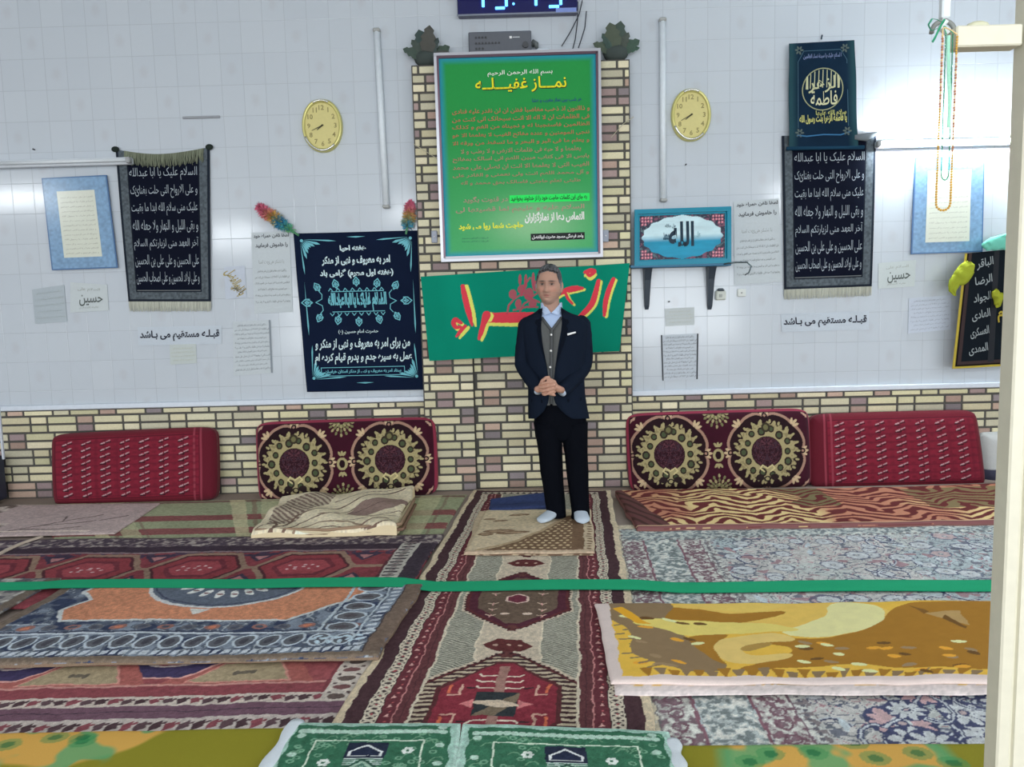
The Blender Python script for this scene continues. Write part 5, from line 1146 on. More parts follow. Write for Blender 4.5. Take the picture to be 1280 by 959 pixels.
# ---------------- striped and plain covers along the left wall
def plaid(cv):
    w, h = cv.w, cv.h; X, Y = cv.X, cv.Y; cv.C[:] = cv.c((146, 152, 116))
    for y0 in (.10, .38): cv.rect(0, h * (y0 + .12), w, h * (y0 + .24), (134, 74, 72))
    cv.rect(0, h * .02, w, h * .07, (118, 100, 78)); cv.rect(0, h * .93, w, h * .97, (120, 90, 80))
    xx = (X - .3) % 1.02
    for a0, a1, c, al in ((.0, .10, (196, 186, 142), .7), (.14, .17, (124, 84, 74), .55), (.20, .34, (186, 184, 140), .6), (.37, .39, (120, 80, 76), .5)): cv.fill((xx > a0) & (xx < a1), c, al)
    cv.C[:] *= (.9 + .2 * fbm(X * 60, Y * 60, 3, 2))[..., None]
rug('striped_mat', [(fp(120, 618, .01).x - .4, -.26), (fp(590, 612, .01).x - .03, -.26), (fp(548, 672, .01).x + .0, pA[1].y - .1), (fp(100, 676, .01).x, pA[1].y - .1)], .001, .010, plaid, .007, (146, 152, 116), 'green and brick-red striped mat along the left wall base', seed=13, cat='mat')
def mauve(cv):
    w, h = cv.w, cv.h; X, Y = cv.X, cv.Y; cv.k = 1.55; cv.C[:] = cv.c((164, 144, 140)) * (.93 + .14 * fbm(X * 30, Y * 30, 3, 2)[..., None])
    n = fbm(X * 14, Y * 14, 7, 3); d = ((X < .55) & (Y < .28)) | ((X < .30)); cv.fill(d, (124, 108, 100)); cv.fill(d & (n > .54), (96, 80, 74)); cv.fill(d & (n < .38), (176, 162, 152))
    for P in ([(.62, .06), (.80, .20), (.95, .34), (1.10, .46)], [(.80, .20), (1.0, .24), (1.12, .30)], [(.9, .30), (.86, .42)], [(.72, .12), (.95, .10), (1.10, .16)], [(1.15, .30), (1.3, .42)]):
        cv.line(P, .014, (84, 68, 64)); 
    cv.line([(.50, .02), (.60, .08), (1.2, .05)], .02, (196, 180, 166))
rug('plain_blanket', [(XL + .1, -.30), (fp(192, 634, .02).x, -.36), (fp(142, 668, .02).x, fp(142, 667, .02).y), (XL + .1, fp(0, 672, .02).y + .03)], .0145, .010, mauve, .0065, (162, 142, 138), 'mauve blanket with dark branch lines below the left red cushion', cat='blanket', seed=15, lump=.006)
a = Acc(); P3 = [fp(x, y, .033) for x, y in ((-20, 703), (8, 688), (28, 679), (52, 671))]; V = []; F = []
tt = np.linspace(0, 3, 24); Q = np.stack([np.interp(tt, range(4), [p[i] for p in P3]) for i in range(3)], 1); a.tube(Q, .018, col(196, 180, 164), n=8, ell=.4); a.build('cream_piping', CLOTH, smooth=True, label='cream folded hem across the left corner of dark red rug', cat='hem')

# ---------------- folded beige blanket
def beige(cv):
    w, h = cv.w, cv.h; X, Y = cv.X, cv.Y; cv.k = 1.5; cv.C[:] = cv.c((204, 190, 158)); br = (108, 82, 68)
    U = cv.inv
    def L(P, wd, c): cv.line([U(*p) for p in P], wd, c)
    q = [U(*p) for p in ((345, 640), (360, 626), (425, 618), (412, 634), (370, 652), (330, 660))]; cv.poly(q, (176, 162, 136))
    m = np.zeros(X.shape, bool); n_ = len(q)
    for i in range(n_):
        x1, y1 = q[i]; x2, y2 = q[(i + 1) % n_]
        if y1 != y2: m ^= ((Y > min(y1, y2)) & (Y <= max(y1, y2)) & (X < (x2 - x1) * (Y - y1) / (y2 - y1) + x1))
    cv.fill(m & (np.sin((X * .8 + Y * .5) * 190) > 0), (116, 94, 82))
    L([(330, 668), (352, 660), (372, 648), (420, 640), (462, 626), (505, 619)], .020, br); L([(352, 666), (374, 655), (420, 648), (460, 634)], .014, br); L([(360, 668), (378, 660), (400, 657), (440, 656), (455, 660)], .022, (140, 116, 92))
    cv.poly([U(*p) for p in ((436, 645), (452, 636), (500, 628), (515, 632), (495, 642), (460, 650))], (134, 108, 98)); L([(436, 645), (470, 640), (505, 632)], .012, (96, 74, 66)); L([(430, 655), (470, 652), (505, 644)], .010, br)
    L([(318, 664), (345, 655), (362, 650)], .012, br); L([(385, 664), (420, 661), (470, 662), (495, 658)], .014, br); L([(400, 650), (440, 646), (470, 652), (498, 650)], .012, (140, 116, 92)); L([(420, 632), (450, 622), (500, 618)], .010, br); L([(335, 668), (345, 660), (342, 652)], .018, br); L([(455, 660), (470, 655), (490, 656)], .02, (128, 100, 84))
    cv.poly([U(*p) for p in ((362, 669), (372, 662), (388, 664), (380, 670))], (226, 214, 184))
BQ = [(352, 621), (519, 615), (497, 662), (314, 666)]
def beige_disp(X, Y): return .030 * np.clip(X / 1.1, 0, 1) + .012 * np.sin(X * 16 + Y * 5) * np.clip(X / .4, 0, 1) + .014 * np.clip(Y / .4, 0, 1) * np.clip(X / .3, 0, 1) + .010 * np.sin(X * 9 + Y * 14)
aB = rug('folded_blanket', BQ, .031, .038, beige, .005, (204, 190, 158), '', px=True, disp=beige_disp, build=False, seed=17, edge=.02, sidecol=(196, 180, 148))
for k, (zz, off) in enumerate(((.012, 0), (.030, .02), (.048, -.005), (.066, .015))):
    P3 = [fp(515 + off * 200, 632, .05), fp(497 + off * 300, 667, .03), fp(410, 671, .03), fp(320, 671, .03)]
    q = np.array([[p.x, p.y, .025 + zz * (1 if i < 2 else .75)] for i, p in enumerate(P3)]); tt = np.linspace(0, 3, 40); Q = np.stack([np.interp(tt, range(4), q[:, i]) for i in range(3)], 1); Q[:, 1] += .006 * np.sin(tt * 7 + k)
    aB.tube(Q, .011, col(*((200, 186, 152), (128, 102, 86), (206, 192, 160), (150, 126, 104))[k]), n=8)
aB.build('folded_blanket', CLOTH, smooth=True, label='beige blanket with brown swirls folded before the left medallion cushion', cat='blanket')

# ---------------- tiger striped blanket along the right wall
def zebra(cv):
    w, h = cv.w, cv.h; X, Y = cv.X, cv.Y
    wx = X + .25 * (fbm(X * 2.2, Y * 4, 5, 3) - .5); wy = Y + .16 * (fbm(X * 3, Y * 6, 6, 3) - .5)
    tri = np.abs(((wx * 2.4) % 1.0) - .5) * 2; s = np.sin(2 * math.pi * (wy * 11 + tri * 1.6 + .9 * (fbm(X * 5, Y * 9, 7, 2) - .5)))
    z = fbm(X * 1.3, Y * 2.5, 8, 2); base = cv.c((176, 122, 98)); cr = cv.c((206, 184, 132)); k = np.clip((z - .42) * 6, 0, 1)[..., None]; cv.C[:] = base * (1 - k) + cr * k
    cv.fill(s > .15, (96, 46, 46)); cv.fill((s > -.1) & (s <= .15), (140, 84, 68)); ol = (np.abs(X - .95) < .5) & (Y > h * .45) & (z < .52); cv.fill(ol & (s < .2), (112, 104, 74)); ol = (X > 2.0) & (X < 2.9) & (Y > h * .35) & (Y < h * .9); cv.fill(ol & (s < .1) , (120, 106, 76))
    cv.rect(0, 0, w, .030, (118, 78, 78)); cv.rect(0, .030, w, .042, (190, 160, 130)); m = (X < .22 - Y * .2) & (Y > .04); cv.fill(m, (96, 62, 62)); cv.fill(m & (np.sin(X * 80 + Y * 40) > .4), (70, 50, 46))
def zd(X, Y): return .014 * np.clip(Y / .5, 0, 1) + .008 * np.sin(X * 2.1 + 1) * np.clip(Y / .2, 0, 1)
rug('folded_blanket', [(fp(768, 617, .03).x, fp(768, 617, .03).y), (4.0, fp(1240, 608, .03).y), (4.0, fp(1240, 654, .03).y), (fp(800, 662, .03).x - .02, fp(800, 661, .03).y)], .012, .024, zebra, .0055, (176, 122, 98), 'brown and cream tiger-striped folded blanket along the right wall', cat='blanket', disp=zd, m=CLOTH, seed=19, edge=.014, sidecol=(120, 84, 80))

# ---------------- golden blanket
def gold(cv):
    w, h = cv.w, cv.h; X, Y = cv.X, cv.Y; U = cv.inv; Y1, BRN, TAUP, PALE, CRM = (226, 174, 74), (156, 112, 46), (134, 112, 84), (212, 184, 112), (214, 208, 150)
    cv.C[:] = cv.c(Y1)
    def pol(P, c):
        q = np.array([U(*p) for p in P])
        if len(P) > 4:
            for _ in range(2): nx_ = np.roll(q, -1, 0); q = np.stack([q * .75 + nx_ * .25, q * .25 + nx_ * .75], 1).reshape(-1, 2)
        cv.poly(q, c)
    pol([(870, 750), (1010, 752), (1120, 757), (1100, 800), (1010, 790), (900, 786), (850, 770)], (222, 180, 92)); pol([(1035, 752), (1110, 757), (1095, 786), (1030, 797), (960, 792), (1035, 772)], CRM); pol([(870, 750), (1000, 752), (960, 765), (900, 762)], (224, 184, 96))
    pol([(820, 764), (870, 758), (920, 768), (1000, 760), (960, 776), (900, 780), (850, 780)], BRN)
    pol([(760, 750), (875, 750), (835, 776), (850, 792), (880, 812), (905, 838), (850, 842), (800, 832), (770, 812), (800, 790), (770, 770), (790, 762)], TAUP)
    pol([(858, 795), (920, 790), (890, 808), (890, 822), (900, 834), (880, 822), (862, 806)], BRN)
    pol([(1140, 752), (1330, 752), (1330, 838), (1160, 836), (1070, 830), (985, 834), (930, 842), (905, 838), (950, 828), (990, 815), (985, 808), (960, 805), (880, 800), (940, 796), (1020, 798), (1080, 790), (1100, 775), (1115, 760)], BRN)
    pol([(888, 808), (905, 797), (960, 793), (990, 794), (992, 802), (960, 802), (930, 806), (920, 815), (940, 822), (985, 815), (990, 820), (950, 831), (905, 830), (890, 822)], PALE)
    pol([(916, 812), (935, 805), (965, 802), (955, 808), (930, 816)], (164, 132, 72)); pol([(793, 778), (850, 773), (960, 780), (1010, 786), (960, 793), (880, 792), (858, 797), (830, 788)], (224, 196, 110))
    for k in range(26):                                        # leafy fringe of the animal's bed
        x = 775 + k * 18; yy = 836 + (k % 3) * 2; pol([(x, yy), (x + 5, yy + 12), (x + 14, yy + 4), (x + 18, yy)], TAUP if k % 2 else BRN)
    r = random.Random(4)
    for k in range(46):
        x = r.uniform(990, 1230) if k % 3 else r.uniform(775, 880); y = r.uniform(800, 842) if k % 3 else r.uniform(765, 835); c = [(232, 216, 160), (218, 156, 60), (104, 76, 44), (150, 126, 96)][k % 4]; u, v = U(x, y); cv.ell(u, v, .030, .013, c, rot=r.uniform(-.6, .3))
    for k in range(12):
        x = 765 + (k % 4) * 7; y = 770 + k * 6; u, v = U(x, y); cv.line([(u, v), (u + .06, v + .012)], .012, TAUP)
    pol([(787, 762), (800, 760), (822, 782), (808, 780)], (226, 160, 50)); pol([(1150, 768), (1190, 764), (1210, 782), (1180, 776)], (170, 140, 92)); pol([(1130, 758), (1155, 766), (1150, 769)], (120, 86, 44)); pol([(1175, 770), (1206, 784), (1204, 787), (1172, 774)], (110, 80, 44))
    cv.fill((X < .052) | (Y < .040), (206, 190, 184)); cv.C[:] *= (.95 + .1 * fbm(X * 30, Y * 30, 3, 2))[..., None]
GQ = [fp(744, 754, .052), fp(1233, 751, .052), fp(1232, 854, .052), fp(764, 852, .052)]
gx = 3.2; gc = [(GQ[0].x, GQ[0].y), (GQ[1].x + .55, GQ[1].y), (GQ[2].x + .55, GQ[2].y), (GQ[3].x, GQ[3].y)]
def lowl(cv): cv.C[:] = cv.c((206, 192, 188)); cv.rect(.06, .06, cv.w, cv.h, (226, 174, 74))
aG = rug('g', [(gc[0][0] + .01, gc[0][1]), (gc[1][0], gc[1][1]), (gc[2][0], gc[2][1] - .05), (gc[3][0] + .012, gc[3][1] - .055)], .026, .010, lowl, .012, (206, 192, 188), '', build=False, seed=23, edge=.012)
rug('g', gc, .0385, .012, gold, .0042, (226, 174, 74), '', build=False, acc=aG, seed=21, edge=.014, warp=.014, m=CLOTH, disp=lambda X, Y: .003 * np.sin(X * 6))
aG.build('folded_blanket', CLOTH, smooth=True, label='golden yellow folded blanket with a brown animal and white hem', cat='blanket')

# ---------------- blanket and blue cloth under the man
def manb(cv):
    w, h = cv.w, cv.h; X, Y = cv.X, cv.Y; U = cv.inv; cv.C[:] = cv.c((196, 176, 142)); br = (112, 84, 58)
    def pol(P, c): cv.poly([U(*p) for p in P], c)
    pol([(596, 690), (640, 679), (675, 665), (700, 648), (735, 640), (744, 694)], br)
    tri = np.zeros(X.shape, bool); q = [U(*p) for p in ((606, 690), (645, 680), (680, 664), (706, 648), (714, 650), (712, 694))]
    for i in range(6):
        x1, y1 = q[i]; x2, y2 = q[(i + 1) % 6]
        if y1 != y2: tri ^= ((Y > min(y1, y2)) & (Y <= max(y1, y2)) & (X < (x2 - x1) * (Y - y1) / (y2 - y1) + x1))
    gx_, gy_ = X / .042, Y / .046; d = np.hypot((gx_ + .5 * (np.floor(gy_) % 2)) % 1 - .5, gy_ % 1 - .5); cv.fill(tri & (d < .26), (196, 172, 128))
    cv.line([U(596, 688), U(640, 678), U(675, 664), U(704, 648)], .030, (170, 144, 108))
    pol([(728, 655), (742, 655), (744, 690), (728, 692)], (184, 164, 132)); 
    for x, y, rx, ry in ((622, 664, .10, .035), (640, 666, .10, .03), (606, 668, .05, .03), (625, 651, .05, .02), (648, 644, .07, .022), (612, 649, .04, .02)): u, v = U(x, y); cv.ell(u, v, rx, ry, (124, 96, 70), rot=.1); cv.ell(u, v, rx * .6, ry * .35, (166, 138, 106))
    for k in range(12): u, v = U(735, 656 + k * 3); cv.ell(u, v, .016, .010, br)
    cv.fill((Y < .03), (176, 152, 124))
mq = [(607, 637), (738, 636), (743, 690), (580, 690)]
aM = rug('m', [(fp(598, 640, .03).x, fp(598, 640, .03).y), (fp(737, 638, .03).x, fp(737, 638, .03).y), (fp(742, 694, .03).x, fp(742, 694, .03).y), (fp(580, 694, .03).x, fp(580, 694, .03).y)], .029, .009, lambda cv: cv.rect(0, 0, cv.w, .03, (120, 92, 70)), .012, (186, 164, 132), '', build=False, seed=25, edge=.012)
rug('m', mq, .0395, .011, manb, .0045, (196, 176, 142), '', px=True, build=False, acc=aM, seed=27, edge=.014)
aM.build('folded_blanket', CLOTH, smooth=True, label='beige and brown dotted blanket folded under the man\'s feet', cat='blanket')
a = rug('b', [(612, 624), (684, 616), (682, 634), (611, 639)], .029, .020, lambda cv: cv.line([(0, cv.h * .5), (cv.w, cv.h * .45)], .01, (30, 44, 84)), .008, (38, 54, 100), '', px=True, build=False, seed=29, edge=.01, disp=lambda X, Y: .008 * np.sin(Y * 20 + X * 4))
a.build('folded_cloth', CLOTH, smooth=True, label='dark blue folded cloth behind the man\'s blanket', cat='cloth')

# ---------------- green band stretched over all the rugs
bz = lambda x: np.interp(x, [-9, -2.5, -2.4, -.62, -.46, .55, .75, 9], [.043, .043, .050, .050, .030, .030, .016, .016])
c4 = [fp(0, 731.5, .03), fp(1232, 722, .03), fp(1232, 736.5, .03), fp(0, 742, .03)]; sx = (c4[1] - c4[0]); sx2 = c4[2] - c4[3]
c4 = [c4[0] - sx * .08, c4[1] + sx * .18, c4[2] + sx2 * .18, c4[3] - sx2 * .08]
W = (c4[1] - c4[0]).length; H = ((c4[3] - c4[0]).length + (c4[2] - c4[1]).length) / 2; cv = Canvas(W, H, .012, (38, 152, 108), 1.4)
cv.C[:] *= (.94 + .12 * fbm(cv.X * 3, cv.Y * 10, 3, 2))[..., None]; cv.rect(0, 0, W, .006, (26, 120, 88)); cv.rect(0, H - .006, W, H, (26, 120, 88))
for c in c4: c.z = 0
P0 = bil(*c4, W, H)
def Pb(u, v, d=0.0):
    q = P0(u, v, d); q[..., 2] += bz(q[..., 0]) + .003 * (1 + np.sin(q[..., 0] * 5) * .8); q[..., 1] += .012 * (fbm(np.asarray(u) * 2.2, np.asarray(u) * 0, 5, 2) - .5); return q
a = Acc(); sheet(a, cv, Pb, .0015); a.build('green_ribbon', CLOTH, smooth=True, label='long green cloth band stretched across all the rugs', cat='ribbon')

# ---------------- yellow and green blanket across the very front
def yel(seed, off):
    def f(cv):
        w, h = cv.w, cv.h; X, Y = cv.X, cv.Y; cv.k = 1.12; cv.C[:] = cv.c((146, 140, 48)); n = fbm(X * 3.2 + off, Y * 3.2, seed, 2); n2 = fbm(X * 11, Y * 11, seed + 5, 2); b = np.sin(X * 6.5 + off * 2) + (n - .5) * 3
        k = np.clip(b * 5, 0, 1)[..., None]; cv.C[:] = cv.C * (1 - k) + cv.c((220, 172, 88)) * k
        g = np.clip((n2 - .52) * 9, 0, 1)[..., None] * np.clip(b * 3 + 1.0, 0, 1)[..., None] * .85; cv.C[:] = cv.C * (1 - g) + cv.c((96, 170, 116)) * g
        r = random.Random(seed)
        for i in range(50):
            x, y = r.uniform(0, w), r.uniform(0, h); j = (int(y / h * (cv.ny - 1)), int(x / w * (cv.nx - 1)))
            if b[j] > -.2: cv.ell(x, y, .045, .035, (70, 150, 92), a=.55); cv.ell(x, y, .022, .018, (34, 112, 70), a=.7)
    return f
yl = fp(0, 922, .013).y; xm0 = fp(352, 925, .012).x
rug('floral_blanket', [(XL + .6, fp(0, 924, .012).y + .03), (-.66, fp(352, 916, .012).y + .02), (-.66, -4.05), (XL + .6, -4.05)], .0125, .008, yel(3, .6), .006, (146, 140, 48), 'olive and yellow blanket with green blooms in the left foreground', cat='blanket', group=None, seed=31, m=CLOTH)
rug('floral_blanket', [(fp(838, 934, .012).x, fp(838, 934, .012).y), (2.6, fp(1230, 938, .012).y), (2.6, -4.05), (fp(838, 934, .012).x, -4.05)], .0125, .008, yel(9, 2.4), .006, (146, 140, 48), 'olive and orange blanket with green blooms in the right foreground', cat='blanket', seed=33, m=CLOTH)

# ---------------- green prayer mats in front
def matf(seed):
    def f(cv):
        w, h = cv.w, cv.h; X, Y = cv.X, cv.Y; cv.C[:] = cv.c((40, 104, 74)) * (.85 + .3 * fbm(X * 60, Y * 60, 3, 2)[..., None]); mint = (150, 190, 174); cx = w / 2; r = random.Random(seed)
        b = .115; yt = h - .035
        for i in range(120):
            x, y = r.uniform(.05, w - .05), r.uniform(.0, h - .05); cv.ell(x, y, .013, .010, (104, 156, 124), inner=.5); 
        for i in range(70): x, y = r.uniform(.05, w - .05), r.uniform(0, h - .05); P = [(x + .02 * math.cos(t), y + .014 * math.sin(t * 1.3)) for t in (0, .9, 1.8, 2.7)]; cv.line(P, .0045, (96, 146, 112))
        for i in range(24):
            for s in (0, 1):
                x = .055 + i * (w - .11) / 23; cv.ell(x if s else (.06 if i % 2 else w - .06), yt - .03 if s else h - .04 - i * .05, .015, .012, (166, 198, 180)); 
        cv.line([(b, 0), (b, h - .115), (w - b, h - .115), (w - b, 0)], .006, (196, 212, 190)); 
        pts = [(r.uniform(b + .03, w - b - .03), h - .16 - r.uniform(0, .5)) for _ in range(34)]
        for x, y in pts:
            if abs(x - cx) < .10: continue
            for j in range(6): cv.ell(x + .013 * math.cos(j * 1.047), y + .013 * math.sin(j * 1.047), .0075, .0075, (206, 218, 206))
            cv.ell(x, y, .006, .006, (40, 100, 70))
        y0 = h - .125
        cv.rect(cx - .065, y0 - .085, cx + .065, y0, (24, 34, 58)); cv.poly([(cx - .055, y0 - .075), (cx - .055, y0 - .05), (cx, y0 - .012), (cx + .055, y0 - .05), (cx + .055, y0 - .075)], (206, 210, 210)); cv.poly([(cx - .046, y0 - .072), (cx - .046, y0 - .052), (cx, y0 - .022), (cx + .046, y0 - .052), (cx + .046, y0 - .072)], (22, 34, 62))
        for j in range(4): cv.line([(cx - .06, y0 - .088 - j * .010), (cx + .06, y0 - .088 - j * .010)], .004, (190, 206, 200))
        P = [(cx - .13, 0), (cx - .155, h - .36), (cx - .12, h - .31), (cx - .09, h - .285), (cx - .05, h - .27), (cx, h - .225), (cx + .05, h - .27), (cx + .09, h - .285), (cx + .12, h - .31), (cx + .155, h - .36), (cx + .13, 0)]
        cv.poly([(cx + (a_ - cx) * 1.07, b_ + .012) for a_, b_ in P], (30, 80, 62)); cv.poly(P, (150, 184, 162)); 
        for kx in (-.09, -.05, 0, .05, .09): cv.line([(cx, h - .24), (cx + kx, h - .34), (cx + kx * 1.2, h - .5)], .005, (70, 120, 100))
        e = np.minimum(np.minimum(X, w - X), h - Y); cv.fill(e < .030 + .004 * np.sin((X + Y) * 60), mint); cv.fill(e < .012, (170, 204, 190))
    return f
zt = .042
mA = [fp(366, 901, zt), fp(577, 902, zt), fp(836, 912, zt)]
yn = -4.25
def mt_(x0, y0, x1, y1, seed, label):
    kx = (-.020 if x0 < 0 else 0.01)
    return rug('prayer_mat', [(x0, y0), (x1, y1), (x1 + .0, yn), (x0 + kx, yn)], .029, .012, matf(seed), .0032, (40, 104, 74), label, cat='prayer mat', group='green prayer mats', seed=seed, edge=.006, lump=.006, warp=.0028)
mt_(mA[0].x, mA[0].y, mA[1].x - .0, mA[1].y, 41, 'green prayer mat with dark blue arch, left one of the pair')
mt_(mA[1].x + .004, mA[1].y, mA[2].x, mA[2].y, 42, 'green prayer mat with dark blue arch, right one of the pair')
for (p0, p1, w_, lb) in (((374, 904), (338, 959), .05, 'white cloth edge showing left of the green prayer mats'), ((838, 928), (846, 959), .045, 'white cloth edge showing right of the green prayer mats')):
    A, B = fp(*p0, .03), fp(*p1, .03); s = (B - A) * 1.0; B = A + s * 1.9; sg = -1 if p0[0] < 600 else 1; a = Acc(); n = 24
    rg = []
    for i in range(n):
        c = A + (B - A) * (i / (n - 1)); ww = w_ * (1 + .25 * math.sin(i * .7)); c = c + Vector((sg * (-.0 + .006), 0, 0)); rg.append([(c.x + ww * .5 * math.cos(q), c.y, .034 + .0125 * math.sin(q)) for q in np.linspace(0, 2 * math.pi, 12, endpoint=False)])
    a.rings(rg, col(214, 222, 228)); a.build('white_cloth', CLOTH, smooth=True, label=lb, cat='cloth', group='white cloths by the prayer mats')

# ================================================================== CUSHIONS LEANING ON THE WALL
def cushion(px, yb_, yt_, T, fn, base, res, label, side, group, name='floor_cushion'):
    c4 = [wp(*px[0], yt_), wp(*px[1], yt_), wp(*px[2], yb_), wp(*px[3], yb_)]
    W = ((c4[1] - c4[0]).length + (c4[2] - c4[3]).length) / 2; H = ((c4[3] - c4[0]).length + (c4[2] - c4[1]).length) / 2
    P = bil(*c4, W, H); cv = Canvas(W, H, res, base); fn(cv)
    def P1(u, v, d=0.0):
        a_ = 2 * np.asarray(u, float) / W - 1; b_ = 2 * np.asarray(v, float) / H - 1; q_ = np.abs(a_) ** 7 * np.abs(b_) ** 7; s_ = 1 - .0 * q_
        a2 = a_ * (1 - .040 * np.abs(b_) ** 12 * np.abs(a_) ** 2) * (1 + .010 * (1 - b_ ** 2)); b2 = b_ * (1 - .075 * np.abs(a_) ** 16) * (1 + .012 * (1 - a_ ** 2))
        return P((a2 + 1) * W / 2, (b2 + 1) * H / 2, np.asarray(d) - T)
    def dsp(X, Y):
        a_ = np.abs(2 * X / W - 1); b_ = np.abs(2 * Y / H - 1); e = np.minimum(np.minimum(X, W - X), np.minimum(Y, H - Y))
        return -.045 * np.exp(-e / .025) + .022 * (1 - a_ ** 4) * (1 - b_ ** 4) + .006 * (fbm(X * 4, Y * 4, 3, 2) - .5)
    a = Acc(); sheet(a, cv, P1, T, disp=dsp, sidecol=side); 
    o = a.build(name, PLUSH, smooth=True, label=label, cat='cushion', group=group); return o
def redc(mir):
    def f(cv):
        w, h = cv.w, cv.h; X, Y = cv.X, cv.Y; cv.k = .95; cv.C[:] = cv.c((132, 32, 52)) * (.85 + .3 * fbm(X * 40, Y * 40, 3, 2)[..., None]); cv.fill(np.sin(Y * 2 * math.pi / .058) > .75, (104, 24, 44), .6); cv.fill(np.sin(X * 2 * math.pi / .165) > .93, (112, 26, 46), .5)
        e = np.minimum(np.minimum(X, w - X), np.minimum(Y, h - Y)); cv.fill(e < .045, (112, 26, 42)); cv.fill((e > .05) & (e < .056), (96, 22, 38)); x_in = X if mir else w - X
        cv.fill(x_in < .12, (104, 26, 42)); cv.fill((np.abs(x_in - .10) < .008) | (np.abs(x_in - .15) < .006), (150, 60, 76)); 
        r = random.Random(3); m0 = .13 + (.06 if mir else 0); m1 = w - .13 - (0 if mir else .06)
        for i in range(7):
            for j in range(9):
                x = m0 + (m1 - m0) * (i + .15) / 6.4; y = .085 + (h - .17) * j / 8
                cv.line([(x - .034, y - .010), (x - .010, y - .002)], .009, (196, 160, 164)); cv.line([(x + .004, y + .004), (x + .030, y + .014)], .008, (190, 150, 156)); cv.line([(x - .040, y - .018), (x + .0, y - .016)], .008, (54, 20, 30)); cv.line([(x + .0, y - .006), (x + .036, y + .002)], .008, (60, 22, 32))
                cv.line([(x - .026, y + .014), (x + .0, y + .018)], .006, (84, 28, 40)); cv.ell(x + .075, y + .012, .018, .010, (108, 26, 44), a=.6)
    return f
cushion([(60, 543), (267, 533), (268, 627), (63, 634)], -.26, -.17, .10, redc(False), (138, 30, 52), .005, 'crimson floor cushion with small white motifs at the far left', (112, 26, 42), 'crimson floor cushions')
cushion([(1014, 518), (1224, 512), (1237, 610), (1016, 614)], -.24, -.16, .10, redc(True), (138, 30, 52), .005, 'crimson floor cushion with small white motifs at the far right', (120, 30, 48), 'crimson floor cushions')
def medal(cv):
    w, h = cv.w, cv.h; X, Y = cv.X, cv.Y; MR, CR, DK, PK = (58, 10, 30), (166, 154, 112), (34, 12, 20), (164, 128, 110); cv.k = 1.05; GN = (74, 84, 58)
    cv.C[:] = cv.c(MR) * (.85 + .3 * fbm(X * 30, Y * 30, 3, 2)[..., None]); s = w / 227.0
    for fx in (.222, .747):
        cx, cy = w * fx, h * .475; R = np.hypot(X - cx, (Y - cy) * 1.0) ; th = np.arctan2(Y - cy, X - cx)
        lob = 48.5 * s * (1 - .09 * np.exp(-((((th / (math.pi / 2)) + .5) % 1 - .5) / .10) ** 2) - .03 * np.exp(-(((th / (math.pi / 2)) % 1 - .5) / .10) ** 2)); cv.fill(R < lob * .99, DK)
        ring = np.abs(R - lob) < 1.7 * s; cv.fill(ring, PK)
        for k in range(8):                                    # leafy knots on the outer ring
            a_ = k * math.pi / 4; rr = 48 * s * (.93 if k % 2 == 0 else .98); x, y = cx + rr * math.cos(a_), cy + rr * math.sin(a_)
            for da in (-.5, 0, .5): cv.ell(x + 4 * s * math.cos(a_ + da * 2), y + 4 * s * math.sin(a_ + da * 2), 4.2 * s, 1.7 * s, (200, 176, 140), rot=a_ + da)
            if k % 2 == 0: cv.ell(x, y, 3.4 * s, 3.4 * s, DK); cv.ell(x, y, 1.6 * s, 1.6 * s, PK)
        wr = 36 * s * (1 + .07 * np.sin(th * 26) + .03 * np.sin(th * 11)); cv.fill((R < wr) & (R > 18 * s), CR)
        m = (R < wr) & (R > 30 * s) & (fbm(X * 90, Y * 90, 9, 1) < .40); cv.fill(m, (140, 128, 92))
        for k in range(14):
            a_ = math.pi / 2 + (k + .5) * 2 * math.pi / 14; rr = (28.5 if k % 2 else 25.5) * s; r0 = (3.9 if k % 3 else 4.8) * s; x, y = cx + rr * math.cos(a_), cy + rr * math.sin(a_); cv.ell(x, y, r0, r0 * 1.1, (46, 32, 30)); cv.ell(x, y, r0 * .6, r0 * .66, GN)
        cv.ell(cx, cy + 30 * s, 5.5 * s, 6 * s, (56, 48, 36)); cv.ell(cx, cy + 30 * s, 3 * s, 3.4 * s, (112, 108, 72))
        for k in range(22): a_ = k * 2 * math.pi / 22; cv.ell(cx + 39 * s * math.cos(a_), cy + 37.5 * s * math.sin(a_), 2.6 * s, 1.5 * s, CR, rot=a_)
        cv.fill(R < 20.5 * s, CR); cv.fill(R < 19 * s, (44, 18, 28)); n = fbm(np.abs(X - cx) * 60, Y * 60, 5, 2); cv.fill((R < 18 * s) & (np.abs(n - .5) < .04), (92, 52, 62)); cv.fill((R < 18 * s) & (n > .66), (64, 40, 52))
        for sx in (-1, 1): cv.line([(cx, cy - 20 * s), (cx + sx * 6 * s, cy - 16.5 * s), (cx + sx * 9 * s, cy - 20 * s), (cx + sx * 4 * s, cy - 24 * s)], 1.8 * s, (204, 190, 140))
        for k in (-1, 1): cv.ell(cx + k * 9 * s, cy - 31 * s, 5 * s, 4 * s, (40, 26, 28)); 
        cv.ell(cx, cy - 33 * s, 4.5 * s, 3.5 * s, (40, 30, 30)); cv.ell(cx, cy - 33 * s, 2.4 * s, 2 * s, CR)
    cx, cy = w * .485, h * .45
    cv.ell(cx, cy, 6.8 * s, 8 * s, CR); cv.ell(cx, cy, 3.6 * s, 5 * s, DK)
    for sy in (-1, 1):
        for k in (-1, 0, 1): cv.ell(cx + k * 3 * s, cy + sy * (13 - abs(k) * .5) * s, 1.5 * s, 3.2 * s, CR, rot=-k * .6 * sy)
